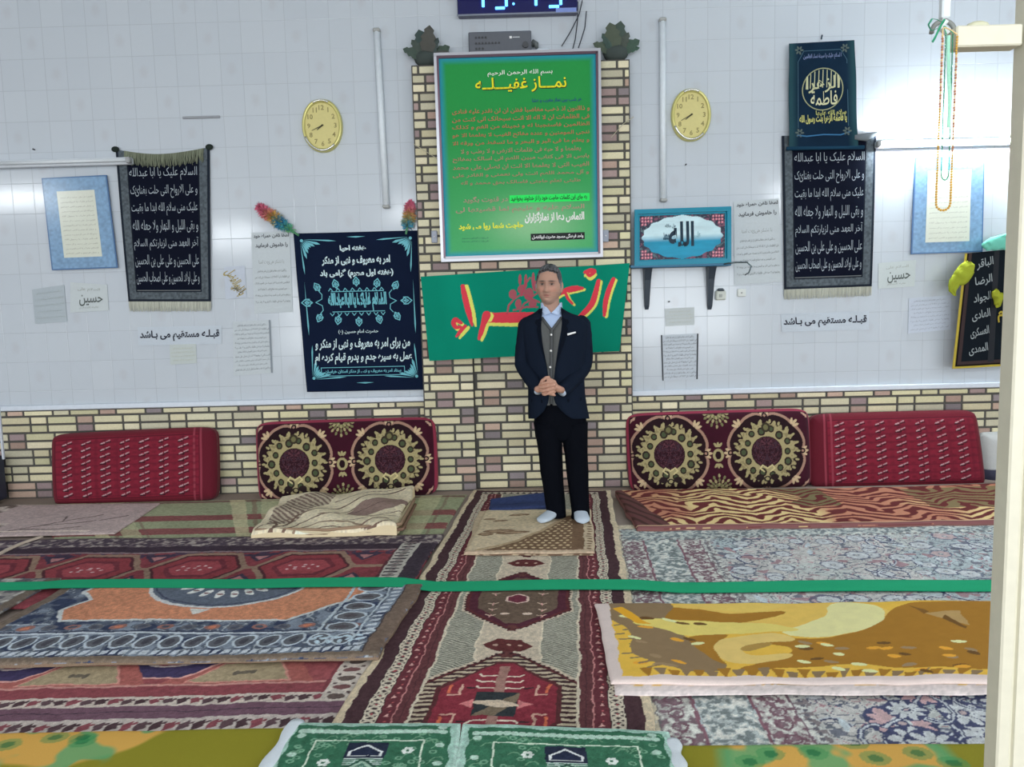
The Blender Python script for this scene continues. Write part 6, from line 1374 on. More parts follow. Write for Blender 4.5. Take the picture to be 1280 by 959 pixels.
    for fy, sy in ((1, -1), (0, 1)):
        for k in range(-4, 5):
            a_ = k * .36; L = (18 - abs(k) * 1.4) * s; x0, y0 = cx, h * fy + sy * 3 * s
            for f in (.35, .65, .95): cv.ell(x0 + L * f * math.sin(a_) * 1.15, y0 + sy * L * f * math.cos(a_), 2.4 * s, 1.5 * s, CR if (k + int(f * 10)) % 2 else (120, 118, 80), rot=math.pi / 2 - a_ * sy)
    for fx in (0, 1):
        for fy in (0, 1):
            for k in range(7): a_ = .2 + k * .2; L = 10 * s; x = fx * w + (1 - 2 * fx) * L * math.cos(a_); y = fy * h + (1 - 2 * fy) * L * math.sin(a_); cv.ell(x, y, 2.6 * s, 1.4 * s, (188, 150, 130), rot=k)
    e = np.minimum(np.minimum(X, w - X), h - Y); cv.fill(e < .018, (150, 50, 74)); cv.fill((e > .018) & (e < .026), (60, 20, 34))
cushion([(317, 528), (543, 521), (546, 620), (322, 630)], -.24, -.15, .11, medal, (66, 14, 34), .0036, 'maroon floor cushion with two wreath medallions left of the brick pillar', (140, 44, 66), 'maroon medallion cushions')
cushion([(783, 517), (1013, 510), (1017, 611), (789, 618)], -.24, -.15, .11, medal, (66, 14, 34), .0036, 'maroon floor cushion with two wreath medallions right of the brick pillar', (96, 24, 44), 'maroon medallion cushions')
cushion([(1229, 541), (1290, 539), (1290, 606), (1236, 608)], -.16, -.10, .08, lambda cv: cv.fill(cv.Y < .12, (60, 60, 78)), (176, 178, 176), .01, 'pale grey cushion half hidden beside the cream post', (150, 152, 152), None)
# sliver of a low dark cabinet at the left wall
p = wp(6, 570, -.30); zt_ = wp(4, 568, -.30).z; XC = wp(-60, 560, -.3).x; p = wp(5, 570, -.12); zt_ = wp(4, 569, -.12).z; t = thing('low_cabinet', (XC + .02, -.3, 0), 'dark navy cabinet with a pale upright strip at the left frame edge', 'cabinet')
a = Acc(); a.box((XC, -.42, .03), (p.x, -.12, zt_), lin((34, 42, 66)), bev=.008); a.build('body', PAINT, t)
a = Acc(); x_ = wp(2, 540, -.3).x; a.box((x_ - .012, -.31, zt_), (x_ + .004, -.29, wp(3, 508, -.3).z), col(190, 196, 204), bev=.004); a.box((XC, -.31, zt_ - .004), (p.x, -.27, zt_ + .014), col(190, 196, 204), bev=.004); a.build('pale_strip', PAINT, t)

# ================================================================== CREAM POST WITH HANGING BEADS, near the camera
YPO = -DIST + 1.62; PD = .045
cream = col(230, 226, 205, .95)
xL0 = wp(1269, 20, YPO + PD).x; xL1 = wp(1232, 900, YPO + PD).x; zc = CEIL
t = thing('cream_post', ((xL0 + xL1) / 2 + .06, YPO, 0), 'cream painted wooden post with a crossbar at the right edge', 'post')
def xat(z): 
    z0, z1 = wp(1269, 20, YPO + PD).z, wp(1232, 900, YPO + PD).z; return xL0 + (xL1 - xL0) * (z - z0) / (z1 - z0)
a = Acc(); rg = []
for z in (0.0, 1.0, 2.0, 2.9, CEIL):
    x = xat(z); rg.append([(x + .004, YPO, z), (x + .022, YPO - .006, z), (x + .024, YPO + .000, z), (x + .030, YPO - .000, z), (x + .032, YPO - .008, z), (x + .125, YPO - .008, z), (x + .13, YPO - .002, z), (x + .13, YPO + PD, z), (x, YPO + PD, z), (x, YPO + .004, z)])
a.rings(rg[::1], cream); a.build('upright', PAINT, t)
p = wp(1196, 45, YPO + .003); q = wp(1268, 42, YPO); zt0 = wp(1225, 30, YPO).z; zb0 = wp(1225, 57, YPO).z
a = Acc(); a.box((p.x, YPO + .003, zb0), (q.x + .02, YPO + .043, zt0), cream, bev=.003); a.build('crossbar', PAINT, t)
p2 = wp(1181, 20, YPO + .03); a = Acc(); a.box((p2.x - .009, YPO + .022, wp(1181, 24, YPO + .03).z), (p2.x + .009, YPO + .040, CEIL), col(214, 222, 226), bev=.003)
a.tube([(p2.x, YPO + .031, wp(1181, 26, YPO + .03).z), (p2.x - .006, YPO + .031, wp(1178, 34, YPO + .03).z), (p.x - .002, YPO + .031, wp(1180, 41, YPO + .03).z)], [.009, .008, .008], col(206, 214, 214), n=8); a.build('thin_batten', PAINT, t)
a = Acc(); cx_, cz_ = wp(1189, 36, YPO).x, wp(1189, 36, YPO).z; a.tube([(cx_ + .024 * math.cos(q_), YPO + .03, zt0 - .006 + .024 * math.sin(q_)) for q_ in np.linspace(math.pi, 0, 14)], .005, col(120, 124, 120), n=8); a.build('hook', PAINT, t, smooth=True)
a = Acc(); p = wp(1235, 25, YPO); rg = [[(p.x + rr * 1.0 * math.cos(q_), YPO + .035 + .6 * rr * math.sin(q_), zt0 + zz) for q_ in np.linspace(0, 2 * math.pi, 18, endpoint=False)] for rr, zz in ((.022, 0), (.024, .006), (.021, .012), (.012, .016), (.002, .0175))]; a.rings(rg, col(196, 196, 168)); a.build('prayer_stone', PAINT, smooth=True, label='small pale clay disc lying on the crossbar of cream post', cat='prayer stone')
def beads(px0, px1, ytop, ybot, pxw, y, br, colf, label, seed):
    r = random.Random(seed); xt, xb = px0; x2t, x2b = px1; P = []
    A = [wp(xt, ytop, y), wp(xb, ybot - pxw, y)]; B = [wp(x2b, ybot - pxw, y), wp(x2t, ytop, y)]
    c = (A[1] + B[0]) / 2; hw = (B[0].x - A[1].x) / 2; lo = wp((xb + x2b) / 2, ybot, y).z
    P = [A[0]] + [A[0].lerp(A[1], f) for f in np.linspace(.02, 1, 60)] + [Vector((c.x - hw * math.cos(q), y, c.z - (c.z - lo) * math.sin(q))) for q in np.linspace(.15, math.pi - .15, 24)] + [B[0].lerp(B[1], f) for f in np.linspace(0, 1, 60)]
    L = np.array([list(p_) for p_ in P]); s = np.concatenate([[0], np.cumsum(np.linalg.norm(np.diff(L, axis=0), axis=1))]); n = int(s[-1] / (br * 2.05)); t = thing('prayer_beads', L[0], label, 'prayer beads', 'prayer beads on the post')
    a = Acc()
    for k in range(n):
        c_ = [np.interp((k + .5) * br * 2.05, s, L[:, i]) for i in range(3)]; c_[1] += r.uniform(-.0006, .0006); a.ball(c_, br, col(*colf(k)), nu=8, nv=6)
    a.build('bead_string', mat('glass_bead', .25, attr=True), t, smooth=True)
    b_ = np.array([L[0] + (L[-1] - L[0]) * f + np.array((0, .02 * math.sin(f * 3.14), .020 * math.sin(f * 3.14))) for f in np.linspace(0, 1, 12)]); a = Acc(); a.tube(b_, br * .55, col(*colf(0)), n=8); a.build('cord', CLOTH, t, smooth=True)
beads((1182.5, 1176.5), (1191, 1186), 41, 225, 8, YPO - .006, .0016, lambda k: (30, 128, 92) if k % 7 else (60, 160, 120), 'green prayer beads hanging from the crossbar end, shorter loop', 1)
beads((1178.5, 1170), (1196.5, 1188), 43, 263, 9, YPO - .012, .0026, lambda k: (196, 150, 60) if (k % 100) > 26 and (k % 100) < 90 else ((176, 120, 84) if k % 3 else (222, 190, 140)), 'amber and red prayer beads hanging from the crossbar end, longer loop', 2)
def ribb(pts, w_, c, label):
    a = Acc(); P_ = np.array([list(wp(x, y, YPO - .005)) for x, y in pts]); n = len(P_); tt = np.linspace(0, n - 1, 30); Q = np.stack([np.interp(tt, range(n), P_[:, i]) for i in range(3)], 1); Q[:, 1] += .004 * np.sin(tt * 2)
    a.tube(Q, w_, c, n=8, ell=.25); a.build('green_ribbon', CLOTH, smooth=True, label=label, cat='ribbon', group='green ribbons on the post')
ribb([(1180, 28), (1173, 23.5), (1164, 24), (1160, 31), (1166, 37.5), (1171, 36)], .0022, col(70, 150, 120), 'green ribbon loop tied at the left end of crossbar')
ribb([(1181, 24), (1176, 34), (1170, 43), (1165, 53)], .0048, col(60, 150, 112), 'short green ribbon tail hanging left of the crossbar end')
ribb([(1186, 44), (1187, 80), (1186, 120), (1185, 160)], .0035, col(160, 214, 190), 'pale mint ribbon hanging between the bead loops')
# ================================================================== THE MAN
Y0 = fp(707, 647, .05).y
def J(px, py, dy=0.0): return np.array(list(wp(px, py, Y0 + dy)))
S_ = (Y0 + DIST) / FPX                                    # metres per pixel at the man
man = thing('person', (J(707, 650)[0], Y0, .05), 'man in dark navy suit, grey waistcoat and white socks standing with clasped hands', 'person')
SKIN = mat('skin', 0.55, attr=True, bump=0.08, bscale=180, var=0.03, spec=0.35)
SUIT = mat('suit_wool', 0.9, attr=True, bump=0.3, bscale=500, var=0.10, spec=0.06)
KNIT = mat('knit_wool', 0.95, attr=True, bump=0.5, bscale=350, var=0.15, spec=0.1)

HC = J(686.6, 357.2, -.02); HA, HB, HCZ = .0765, .098, .118
yaw_h = math.radians(-13); tilt_h = math.radians(2)
RH = np.array([[math.cos(yaw_h), -math.sin(yaw_h), 0], [math.sin(yaw_h), math.cos(yaw_h), 0], [0, 0, 1]])
RT = np.array([[math.cos(tilt_h), 0, math.sin(tilt_h)], [0, 1, 0], [-math.sin(tilt_h), 0, math.cos(tilt_h)]])
RHT = RT @ RH
def head_pts(nu=120, nv=90, off=0.0):
    th = np.linspace(0, math.pi, nv + 1)[:, None]; ph = np.linspace(0, 2 * math.pi, nu, endpoint=False)[None]
    sx = np.sin(th) * np.cos(ph); sy = np.sin(th) * np.sin(ph); sz = np.cos(th) * np.ones_like(ph)
    x = (HA + off) * np.sign(sx) * np.abs(sx) ** .92; y = (HB + off) * np.sign(sy) * np.abs(sy) ** .95; z = (HCZ + off) * np.sign(sz) * np.abs(sz) ** .95
    f = z / HCZ; lo = np.clip(-f, 0, 1)
    x = x * (1 - .24 * lo ** 2.0); x = x * (1 + .03 * np.exp(-((f + .15) / .25) ** 2))
    y = np.where(y < 0, y * (.93 + .02 * lo), y * (1 - .42 * lo ** 1.3))
    z = z - .012 * lo * np.clip(-y / HB, 0, 1)
    fr = np.clip(-sy * 2.2, 0, 1)
    def g(x0, z0, a, b): return np.exp(-((x - x0) / a) ** 2 - ((z - z0) / b) ** 2)
    d = .020 * g(0, -.034, .0125, .013) + .013 * g(0, -.012, .010, .024) + .004 * g(0, .012, .012, .015)
    for s in (-1, 1):
        d += .008 * g(s * .0125, -.036, .007, .008) - .011 * g(s * .030, .010, .017, .011) + .007 * g(s * .029, .027, .023, .007) + .0045 * g(s * .030, .006, .011, .007)
        d += .005 * g(s * .043, -.024, .020, .020) - .003 * g(s * .027, -.050, .006, .016) - .003 * g(s * .030, -.006, .012, .004)
    d += .006 * g(0, -.0555, .020, .0045) + .006 * g(0, -.0665, .017, .0055) - .005 * g(0, -.061, .024, .0022) + .010 * g(0, -.096, .024, .017) - .003 * g(0, -.079, .018, .005)
    y = y - d * fr
    return x, y, z
def to_world(x, y, z): return np.stack([x, y, z], -1).reshape(-1, 3) @ RHT.T + HC
def grid_faces(nu, nv):
    j = np.arange(nu); F = []
    for i in range(nv): F.append(np.stack([i * nu + j, (i + 1) * nu + j, (i + 1) * nu + (j + 1) % nu, i * nu + (j + 1) % nu], 1))
    return np.concatenate(F)
a = Acc(); x, y, z = head_pts(); a.add(to_world(x, y, z), grid_faces(120, 90), (1, 1, 1))
for s in (-1, 1):                                          # ears
    Re = np.array([[math.cos(.35 * s), -math.sin(.35 * s), 0], [math.sin(.35 * s), math.cos(.35 * s), 0], [0, 0, 1]])
    c = RHT @ np.array([s * .0775, .010, -.008]) + HC; a.ball(c, (.010, .020, .033), (1, 1, 1), nu=16, nv=12, R=RHT @ Re)
    c = RHT @ np.array([s * .075, .004, -.034]) + HC; a.ball(c, (.008, .009, .012), (1, 1, 1), nu=12, nv=8, R=RHT)
a.tube([J(687.5, 372, .0), J(688.5, 384, .01), J(690, 398, .03)], [.056, .054, .062], (1, 1, 1), n=20)
# torso, arms and legs under the clothes
def ringpts(cx, py, hw, dy, b, n=28, pw=.85):
    c = J(cx, py, dy); t = np.linspace(0, 2 * math.pi, n, endpoint=False)
    return [(c[0] + hw * S_ * np.sign(math.cos(q)) * abs(math.cos(q)) ** pw, c[1] + b * math.sin(q), c[2]) for q in t]
a.rings([ringpts(690, 396, 16, .02, .06), ringpts(692, 402, 34, .02, .075), ringpts(693, 430, 34, .02, .09), ringpts(695, 470, 31, .02, .09), ringpts(700, 520, 31, .02, .09), ringpts(701, 540, 29, .02, .085)], (1, 1, 1))
SL, EL, WL = J(659, 407, .02), J(652.5, 456, .02), J(672, 486, -.155)
SR, ER, WR = J(727, 405, .02), J(731, 458, .02), J(704, 488, -.155)
a.tube([SL, (SL + EL) / 2, EL, (EL + WL) / 2, WL], [.045, .042, .036, .033, .026], (1, 1, 1), n=16)
a.tube([SR, (SR + ER) / 2, ER, (ER + WR) / 2, WR], [.045, .042, .036, .033, .026], (1, 1, 1), n=16)
a.tube([J(686, 530, .02), J(690, 590, 0), J(695, 641, .01)], [.070, .050, .036], (1, 1, 1), n=16)
a.tube([J(717, 530, .02), J(722, 590, 0), J(725.5, 643, .01)], [.070, .050, .036], (1, 1, 1), n=16)
FTL = np.array((-.62, -.78, 0)); FTR = np.array((.04, -1.0, 0))
def foot(acc, ank, d, L, g=0.0, c=(1, 1, 1)):
    d = d / np.linalg.norm(d); s = np.array((-d[1], d[0], 0)); rg = []
    for f, w_, h_ in ((-.28, .018, .030), (-.24, .032, .055), (-.05, .038, .072), (.15, .040, .066), (.40, .044, .050), (.60, .047, .038), (.76, .040, .030), (.82, .026, .022), (.845, .010, .012)):
        c0 = np.array((ank[0], ank[1], .0540)) + d * L * f; rg.append([c0 + s * (w_ + g) * math.cos(q) + np.array((0, 0, max(0, (h_ + g) * (.5 + .5 * math.sin(q) * (1 if math.sin(q) > 0 else .98))))) for q in np.linspace(0, 2 * math.pi, 20, endpoint=False)])
    acc.rings(rg, c)
foot(a, J(694.5, 645, .0), FTL, .19, -.002); foot(a, J(725, 646, .0), FTR, .19, -.002)
# hands, clasped with the fingers folded over one another
H0 = J(685.5, 484.5, -.215)
def hp(x, z, y=0.0): return H0 + np.array((x, y, z))
a.tube([WL, hp(-.062, -.012, .015), hp(-.030, .002, .004), hp(-.008, .006, .004)], [.026, .026, .030, .022], (1, 1, 1), n=16, ell=.8)
a.tube([WR, hp(.070, -.016, .018), hp(.040, -.002, .010), hp(.014, .004, .008)], [.026, .026, .030, .022], (1, 1, 1), n=16, ell=.8)
for k, (L, r0) in enumerate(((.066, .0084), (.072, .0088), (.068, .0085), (.052, .0076))):
    z = .032 - .0210 * k
    a.tube([hp(.034, z - .002, -.012), hp(.020, z + .003, -.026), hp(-.004, z + .004 - .002 * k, -.036), hp(.020 - L * .85, z - .004 - .002 * k, -.030), hp(.016 - L, z - .010, -.016)], [r0, r0 * 1.08, r0, r0 * .95, r0 * .72], (1, 1, 1), n=12)
for k, (L, r0) in enumerate(((.060, .0088), (.066, .0092), (.060, .0088), (.048, .008))):
    z = .021 - .0195 * k
    a.tube([hp(-.040, z + .004, -.004), hp(-.022, z + .004, -.018), hp(.006, z, -.022), hp(.030, z - .006, -.026), hp(.040, z - .010, -.020)], [r0, r0 * 1.05, r0, r0 * .95, r0 * .75], (1, 1, 1), n=12)
a.tube([hp(.046, .008, .0), hp(.034, .036, -.012), hp(.012, .050, -.022), hp(-.010, .050, -.026)], [.014, .012, .0105, .008], (1, 1, 1), n=12)
a.tube([hp(-.048, .012, .0), hp(-.034, .044, -.010), hp(-.012, .062, -.016), hp(.010, .066, -.016)], [.014, .012, .0105, .008], (1, 1, 1), n=12)
raw = a.build('tmp', SKIN)
md = raw.modifiers.new('r', 'REMESH'); md.mode = 'VOXEL'; md.voxel_size = .0029; md.adaptivity = 0
sm = raw.modifiers.new('s', 'SMOOTH'); sm.factor = .5; sm.iterations = 1
bpy.context.view_layer.update(); dg = bpy.context.evaluated_depsgraph_get(); me = bpy.data.meshes.new_from_object(raw.evaluated_get(dg))
V = np.zeros(len(me.vertices) * 3); me.vertices.foreach_get('co', V); V = V.reshape(-1, 3) + np.array(raw.location)
nl = len(me.loops); Lq = np.zeros(nl, np.int32); me.loops.foreach_get('vertex_index', Lq)
tot = np.zeros(len(me.polygons), np.int32); me.polygons.foreach_get('loop_total', tot)
base = col(176, 138, 120, 1.15); C = np.tile(base, (len(V), 1))
h = (V - HC) @ RHT; hx, hy, hz = h[:, 0], h[:, 1], h[:, 2]; face = (np.abs(hx) < .09) & (hz > -.14) & (hz < .13) & (hy < .0)
def gk(x0, z0, a_, b_): return np.exp(-((hx - x0) / a_) ** 2 - ((hz - z0) / b_) ** 2) * face
def mixc(w_, c): 
    global C
    w_ = np.clip(w_, 0, 1)[:, None]; C = C * (1 - w_) + np.array(c) * w_
for s in (-1, 1):
    mixc(.35 * gk(s * .038, -.026, .02, .02), col(190, 120, 104, 1.25))
    mixc(.75 * gk(s * .030, .008, .019, .013), col(120, 82, 72, 1.0))
    mixc(1.2 * (gk(s * .0295, .0255 , .019, .0045)), col(88, 76, 72))
    ex = np.abs(hx - s * .030); eyem = (ex < .0135) & (np.abs(hz - .0065) < .0048 * np.sqrt(np.clip(1 - (ex / .0135) ** 2, 0, 1)) + .0006) & face
    C[eyem] = col(128, 112, 106); ir = (np.hypot(hx - s * .030, (hz - .0065)) < .0052) & eyem; C[ir] = col(52, 36, 30)
    mixc(1.0 * gk(s * .030, .0125, .014, .0022), col(78, 54, 48))
mixc(.5 * gk(0, -.0555, .019, .004) + .8 * gk(0, -.0665, .016, .005), col(168, 104, 98, 1.2)); mixc(1.3 * gk(0, -.061, .022, .0016), col(96, 50, 48))
stub = face & (hz < -.040); mixc(.18 * stub * (1 - np.exp(-((hz + .06) / .008) ** 2)), col(140, 124, 118))
hd = np.linalg.norm(V - H0, axis=1) < .13; n_ = (fbm(V[:, 0] * 90, V[:, 2] * 90, 4, 2) - .5)[:, None]; C[hd] = (C * (1 + .25 * n_))[hd] * np.array((1.05, .98, .95))
acc = Acc(); acc.V = [V]; acc.C = [np.clip(C, 0, .9)]; acc.L = [Lq.astype(np.int64)]; acc.T = [tot]; acc.n = len(V)
bpy.data.objects.remove(raw); acc.build('body', SKIN, man, smooth=True)

# hair: short, grey, swept back
nu, nv = 150, 110
x, y, z = head_pts(nu, nv, 0.0); n_ = fbm(np.arctan2(y, x) * 16, z * 60, 5, 3); n2 = fbm(x * 300, (y + z) * 40, 8, 2)
topf = np.clip((z - .03) / .08, 0, 1); off = .004 + .011 * topf + .010 * (n_ - .5) + .003 * (n2 - .5) + .004 * np.exp(-((z - .085) / .02) ** 2) * np.clip(-y / .06, 0, 1)
R_ = np.sqrt(x ** 2 + y ** 2 + z ** 2); k_ = 1 + off / R_
hl = .072 - .012 * np.cos(x / .06 * 2.2) + .010 * np.exp(-(x / .02) ** 2) * 0
keep = np.where(y < -.035, z + .012 * (n2 - .5) > (.072 + .014 * np.clip(1 - np.abs(x) / .055, -1, 1) - .060 * np.clip((np.abs(x) - .052) / .020, 0, 1)), np.where(y < .008, z > .012 - .028 * np.clip((.02 - y) / .03, 0, 1) * (y > -.03), z > -.062 + .0 * y))
Vo = to_world(x * k_, y * k_, z * k_); Vi = to_world(x * .985, y * .985, z * .985); kf = keep.reshape(-1)
F = grid_faces(nu, nv); m = kf[F].all(1); Fo = F[m]
hc = np.tile(col(66, 68, 72), (len(Vo), 1)); gr = np.clip((.035 - z.reshape(-1)) / .05, 0, 1) * .75 + .25 * (n2.reshape(-1) > .6); hc = hc * (1 - gr[:, None]) + col(150, 152, 156) * gr[:, None]; hc *= (.75 + .5 * n_.reshape(-1))[:, None]
from collections import Counter
ed = Counter(); 
for f in Fo:
    for i in range(4): ed[(f[i], f[(i + 1) % 4])] += 1
N0 = len(Vo); side = [(a0, a0 + N0, b0 + N0, b0)[::-1] for (a0, b0) in ed if (b0, a0) not in ed]
used = np.unique(np.concatenate([Fo.ravel()])); mp = -np.ones(2 * N0, int); mp[used] = np.arange(len(used)); mp[used + N0] = np.arange(len(used)) + len(used)
acc = Acc(); VV = np.concatenate([Vo[used], Vi[used]]); CC = np.concatenate([hc[used], hc[used]]); FF = np.concatenate([mp[Fo], mp[(Fo + N0)[:, ::-1]], mp[np.array(side)]]); acc.add(VV, FF, CC)
acc.build('hair', mat('hair_strands', .7, attr=True, bump=.5, bscale=400, var=.2), man, smooth=True)

# ---- clothes
NAVY = col(22, 30, 44, 1.1); NAVY2 = col(15, 21, 32, 1.0)
JR = [(386, 674, 704, 677.5, 701.5, .066), (391, 668, 712, 677, 702, .078), (396, 658, 727, 676.5, 702.5, .092), (403, 652, 736, 676, 702.5, .108), (414, 651, 737, 676, 701.5, .118), (430, 653, 735, 677.5, 698.5, .124), (446, 656, 733, 680.5, 696, .128), (460, 658, 731, 683.5, 694, .130),
      (475, 660, 730.5, 685.5, 692.5, .132), (492, 660, 731.5, 686.5, 691.5, .134), (503, 660, 733, 685, 693.5, .135), (511, 660, 734.5, 681.5, 699, .136), (518, 660, 736, 676, 706, .137), (523.5, 660.5, 737, 669, 715, .137)]
def jr_at(py, j): return np.interp(py, [r[0] for r in JR], [r[j] for r in JR])
DYT = .02
def surf(px, py, off=.0):
    """a point on the front of the jacket, off metres proud of it"""
    L_, R_2, b = jr_at(py, 1), jr_at(py, 2), jr_at(py, 5); cx, hw = (L_ + R_2) / 2, (R_2 - L_) / 2
    s = min(.999, abs((px - cx) / hw)); b_ = b * (1 - s ** 2.4) ** (1 / 2.4); return J(px, py, DYT - b_ - off)
def open_loft(rows, yfun, n=56, thick=.006):
    """coat front open between two edges: rings run from the right edge round the back to the left edge"""
    rg = []
    for py in rows:
        L_, R_2, eL, eR, b = yfun(py); cx, hw = (L_ + R_2) / 2, (R_2 - L_) / 2; out = []; 
        def par(px): s = max(-.999, min(.999, (px - cx) / hw)); return math.copysign(math.asin(abs(s) ** 1.2), s) 
        t0 = par(eR); t1 = 2 * math.pi + par(eL); t = np.linspace(t0, t1, n)
        for th in t:
            sx, sy = math.sin(th), math.cos(th); X = cx + hw * math.copysign(abs(sx) ** (1 / 1.2), sx); out.append(J(X, py, DYT - b * math.copysign(abs(sy) ** (1 / 1.2), sy)))
        rg.append(np.array(out))
    return rg
def shell(acc, rg, c, thick=.005):
    """closed thin shell from open rings"""
    n = len(rg[0]); cen = [np.array((r[:, 0].mean(), r[:, 1].mean(), r[0, 2])) for r in rg]
    inn = []
    for r, c0 in zip(rg, cen):
        d = c0 - r; d[:, 2] = 0; d /= np.linalg.norm(d, axis=1)[:, None] + 1e-9; inn.append(r + d * thick)
    loops = [np.concatenate([o, i[::-1]]) for o, i in zip(rg, inn)]
    acc.rings([l for l in loops], c, capends=False)
    m = len(rg)
    for e in (0, m - 1):
        base = acc.n; V = np.concatenate([rg[e], inn[e]]); F = [(j, j + 1, n + j + 1, n + j) if e == 0 else (j, n + j, n + j + 1, j + 1) for j in range(n - 1)]; acc.add(V, F, c)
a = Acc(); rows = np.concatenate([np.arange(386, 400, 2.0), np.arange(400, 523, 4.0), [523.5]])
rg = open_loft(rows, lambda p: tuple(jr_at(p, j) for j in (1, 2, 3, 4, 5)))
for r in rg:
    fold = .004 * (fbm(r[:, 0] * 22, r[:, 2] * 9, 3, 3) - .5) * 2; r[:, 1] -= fold
shell(a, rg, NAVY)
a.build('jacket', SUIT, man, smooth=True)
def smooth_tube(P_, R_, n=26):
    P_ = np.array(P_); t = np.linspace(0, 1, len(P_)); T_ = np.linspace(0, 1, n); k = len(P_)
    Q = np.zeros((n, 3)); 
    for i in range(3): Q[:, i] = np.interp(T_, t, P_[:, i])
    for _ in range(3): Q[1:-1] = (Q[:-2] + 2 * Q[1:-1] + Q[2:]) / 4
    return Q, np.interp(T_, t, R_)
for (sh, el, wr, sd) in ((SL, EL, WL, -1), (SR, ER, WR, 1)):
    top = sh + np.array((-sd * .030, .0, .030)); w2 = wr + (wr - el) / np.linalg.norm(wr - el) * .015
    Q, R_ = smooth_tube([top, sh + np.array((sd * .0, 0, .004)), sh * .55 + el * .45, el + np.array((0, .01, 0)), el * .45 + wr * .55 + np.array((0, -.0, -.004)), w2], [.036, .060, .058, .053, .048, .040])
    a = Acc(); a.tube(Q, R_, NAVY, n=26); Vt = a.V[0]; Vt += ((fbm(Vt[:, 0] * 30 + Vt[:, 1] * 20, Vt[:, 2] * 26, 6 + sd, 3) - .5) * .012)[:, None] * np.array((1, 1, .3)); a.build('sleeve', SUIT, man, smooth=True)
    d_ = (wr - el) / np.linalg.norm(wr - el); a = Acc(); a.tube([w2 - d_ * .01, w2 + d_ * .008], [.031, .030], col(196, 208, 226), n=20); a.build('shirt_cuff', CLOTH, man, smooth=True)
# lapels
for sd, P_ in ((-1, [(678, 384), (673, 390), (668.5, 404), (672, 408), (670.5, 412), (674, 428), (681, 449), (685, 462), (683, 455), (679.5, 437), (676.5, 420), (676, 400)]), (1, [(701, 383), (706, 389), (711.5, 403), (708, 407.5), (710, 411), (706, 428), (699, 447), (693.5, 462), (695.5, 452), (698.5, 437), (702, 420), (702.8, 400)])):
    tri = tessellate_polygon([[Vector((p_[0], p_[1], 0)) for p_ in P_]]); hi = [surf(x_, y_, .007) for x_, y_ in P_]; lo = [surf(x_, y_, -.003) for x_, y_ in P_]; n = len(P_)
    a = Acc(); a.add(hi + lo, [tuple(t_) for t_ in tri] + [tuple(i_ + n for i_ in t_)[::-1] for t_ in tri] + [(i_, (i_ + 1) % n, n + (i_ + 1) % n, n + i_) for i_ in range(n)], NAVY2); a.build('lapel', SUIT, man)
def patch(P_, o, th, c, name, m=SUIT):
    n = len(P_); hi = [surf(x_, y_, o) for x_, y_ in P_]; lo = [surf(x_, y_, o - th) for x_, y_ in P_]; a = Acc(); a.add(hi + lo, [tuple(range(n)), tuple(range(n, 2 * n))[::-1]] + [(i_, (i_ + 1) % n, n + (i_ + 1) % n, n + i_) for i_ in range(n)], c); a.build(name, m, man)
patch([(709, 417), (719.5, 414.5), (720, 416.5), (709.5, 419.5)], .006, .006, col(236, 238, 240, 1.5), 'pocket_square', CLOTH)
patch([(707.5, 419), (721.5, 416), (722, 418), (708, 421)], .007, .006, NAVY2, 'breast_pocket')
patch([(709, 499), (727, 497), (727, 501), (709, 503)], .004, .006, NAVY2, 'pocket_flap'); patch([(664, 499), (678, 500), (678, 504), (664, 503)], .004, .006, NAVY2, 'pocket_flap')
# shirt, collar and waistcoat
a = Acc(); SHC = col(176, 196, 228, 1.05)
def cl(py, cx, hw, b, dy=DYT, n=40): return ringpts(cx, py, hw, dy, b, n=n)
a.rings([cl(391, 689.2, 13, .058, .018), cl(392.5, 689.5, 19, .072), cl(397, 690, 28, .086), cl(404, 691, 35, .100), cl(414, 692, 37, .109), cl(430, 693, 36, .112)], SHC); a.build('shirt', CLOTH, man, smooth=True)
def sfront(px, py, o): 
    b = np.interp(py, [378, 387, 392, 397, 404, 414], [.060, .064, .072, .086, .100, .109]); hw = np.interp(py, [378, 387, 392, 397, 404, 414], [12.5, 13.5, 19, 28, 35, 37]); s = min(.98, abs(px - 689.5) / hw); return J(px, py, DYT - b * (1 - s * s) ** .5 - o)
CB = [(378.5, 675.8, 702.6, 678.2, 700.4, .060), (383, 675.8, 702.8, 680, 698.6, .061), (387, 675.6, 703, 683.5, 695, .064), (391, 675, 704, 688.2, 690, .068), (394, 674, 705, 688.6, 689.6, .074)]
a = Acc(); shell(a, open_loft(np.array([378.5, 380, 382, 384, 386, 388, 390, 392, 394]), lambda p: tuple(np.interp(p, [r[0] for r in CB], [r[j] for r in CB]) for j in (1, 2, 3, 4, 5))), col(180, 198, 228, 1.05), .004); a.build('collar_band', CLOTH, man, smooth=True)
for sd, P_ in ((-1, [(677.5, 378), (677, 388), (681, 394.5), (688.8, 391), (685, 386)]), (1, [(701.5, 377.5), (702, 388), (697.5, 394.5), (689.2, 391), (694.5, 386)])):
    n = len(P_); hi = [sfront(x_, y_, .010) for x_, y_ in P_]; lo = [sfront(x_, y_, .004) for x_, y_ in P_]; a = Acc(); a.add(hi + lo, [tuple(range(n)), tuple(range(n, 2 * n))[::-1]] + [(i_, (i_ + 1) % n, n + (i_ + 1) % n, n + i_) for i_ in range(n)], col(186, 204, 232, 1.1)); a.build('collar', CLOTH, man)
VR = [(397, 668, 714, 677, 702, .088), (400, 664, 722, 679, 700, .098), (404, 660, 729, 682, 697.5, .108), (409, 655, 733, 686, 693, .113), (413, 655, 733, 689, 690.2, .116), (440, 658, 730, 689.2, 690, .1225), (475, 662, 728, 689, 689.6, .126), (503, 663, 730, 688.6, 689.2, .128), (507, 663, 730, 687, 691, .128)]
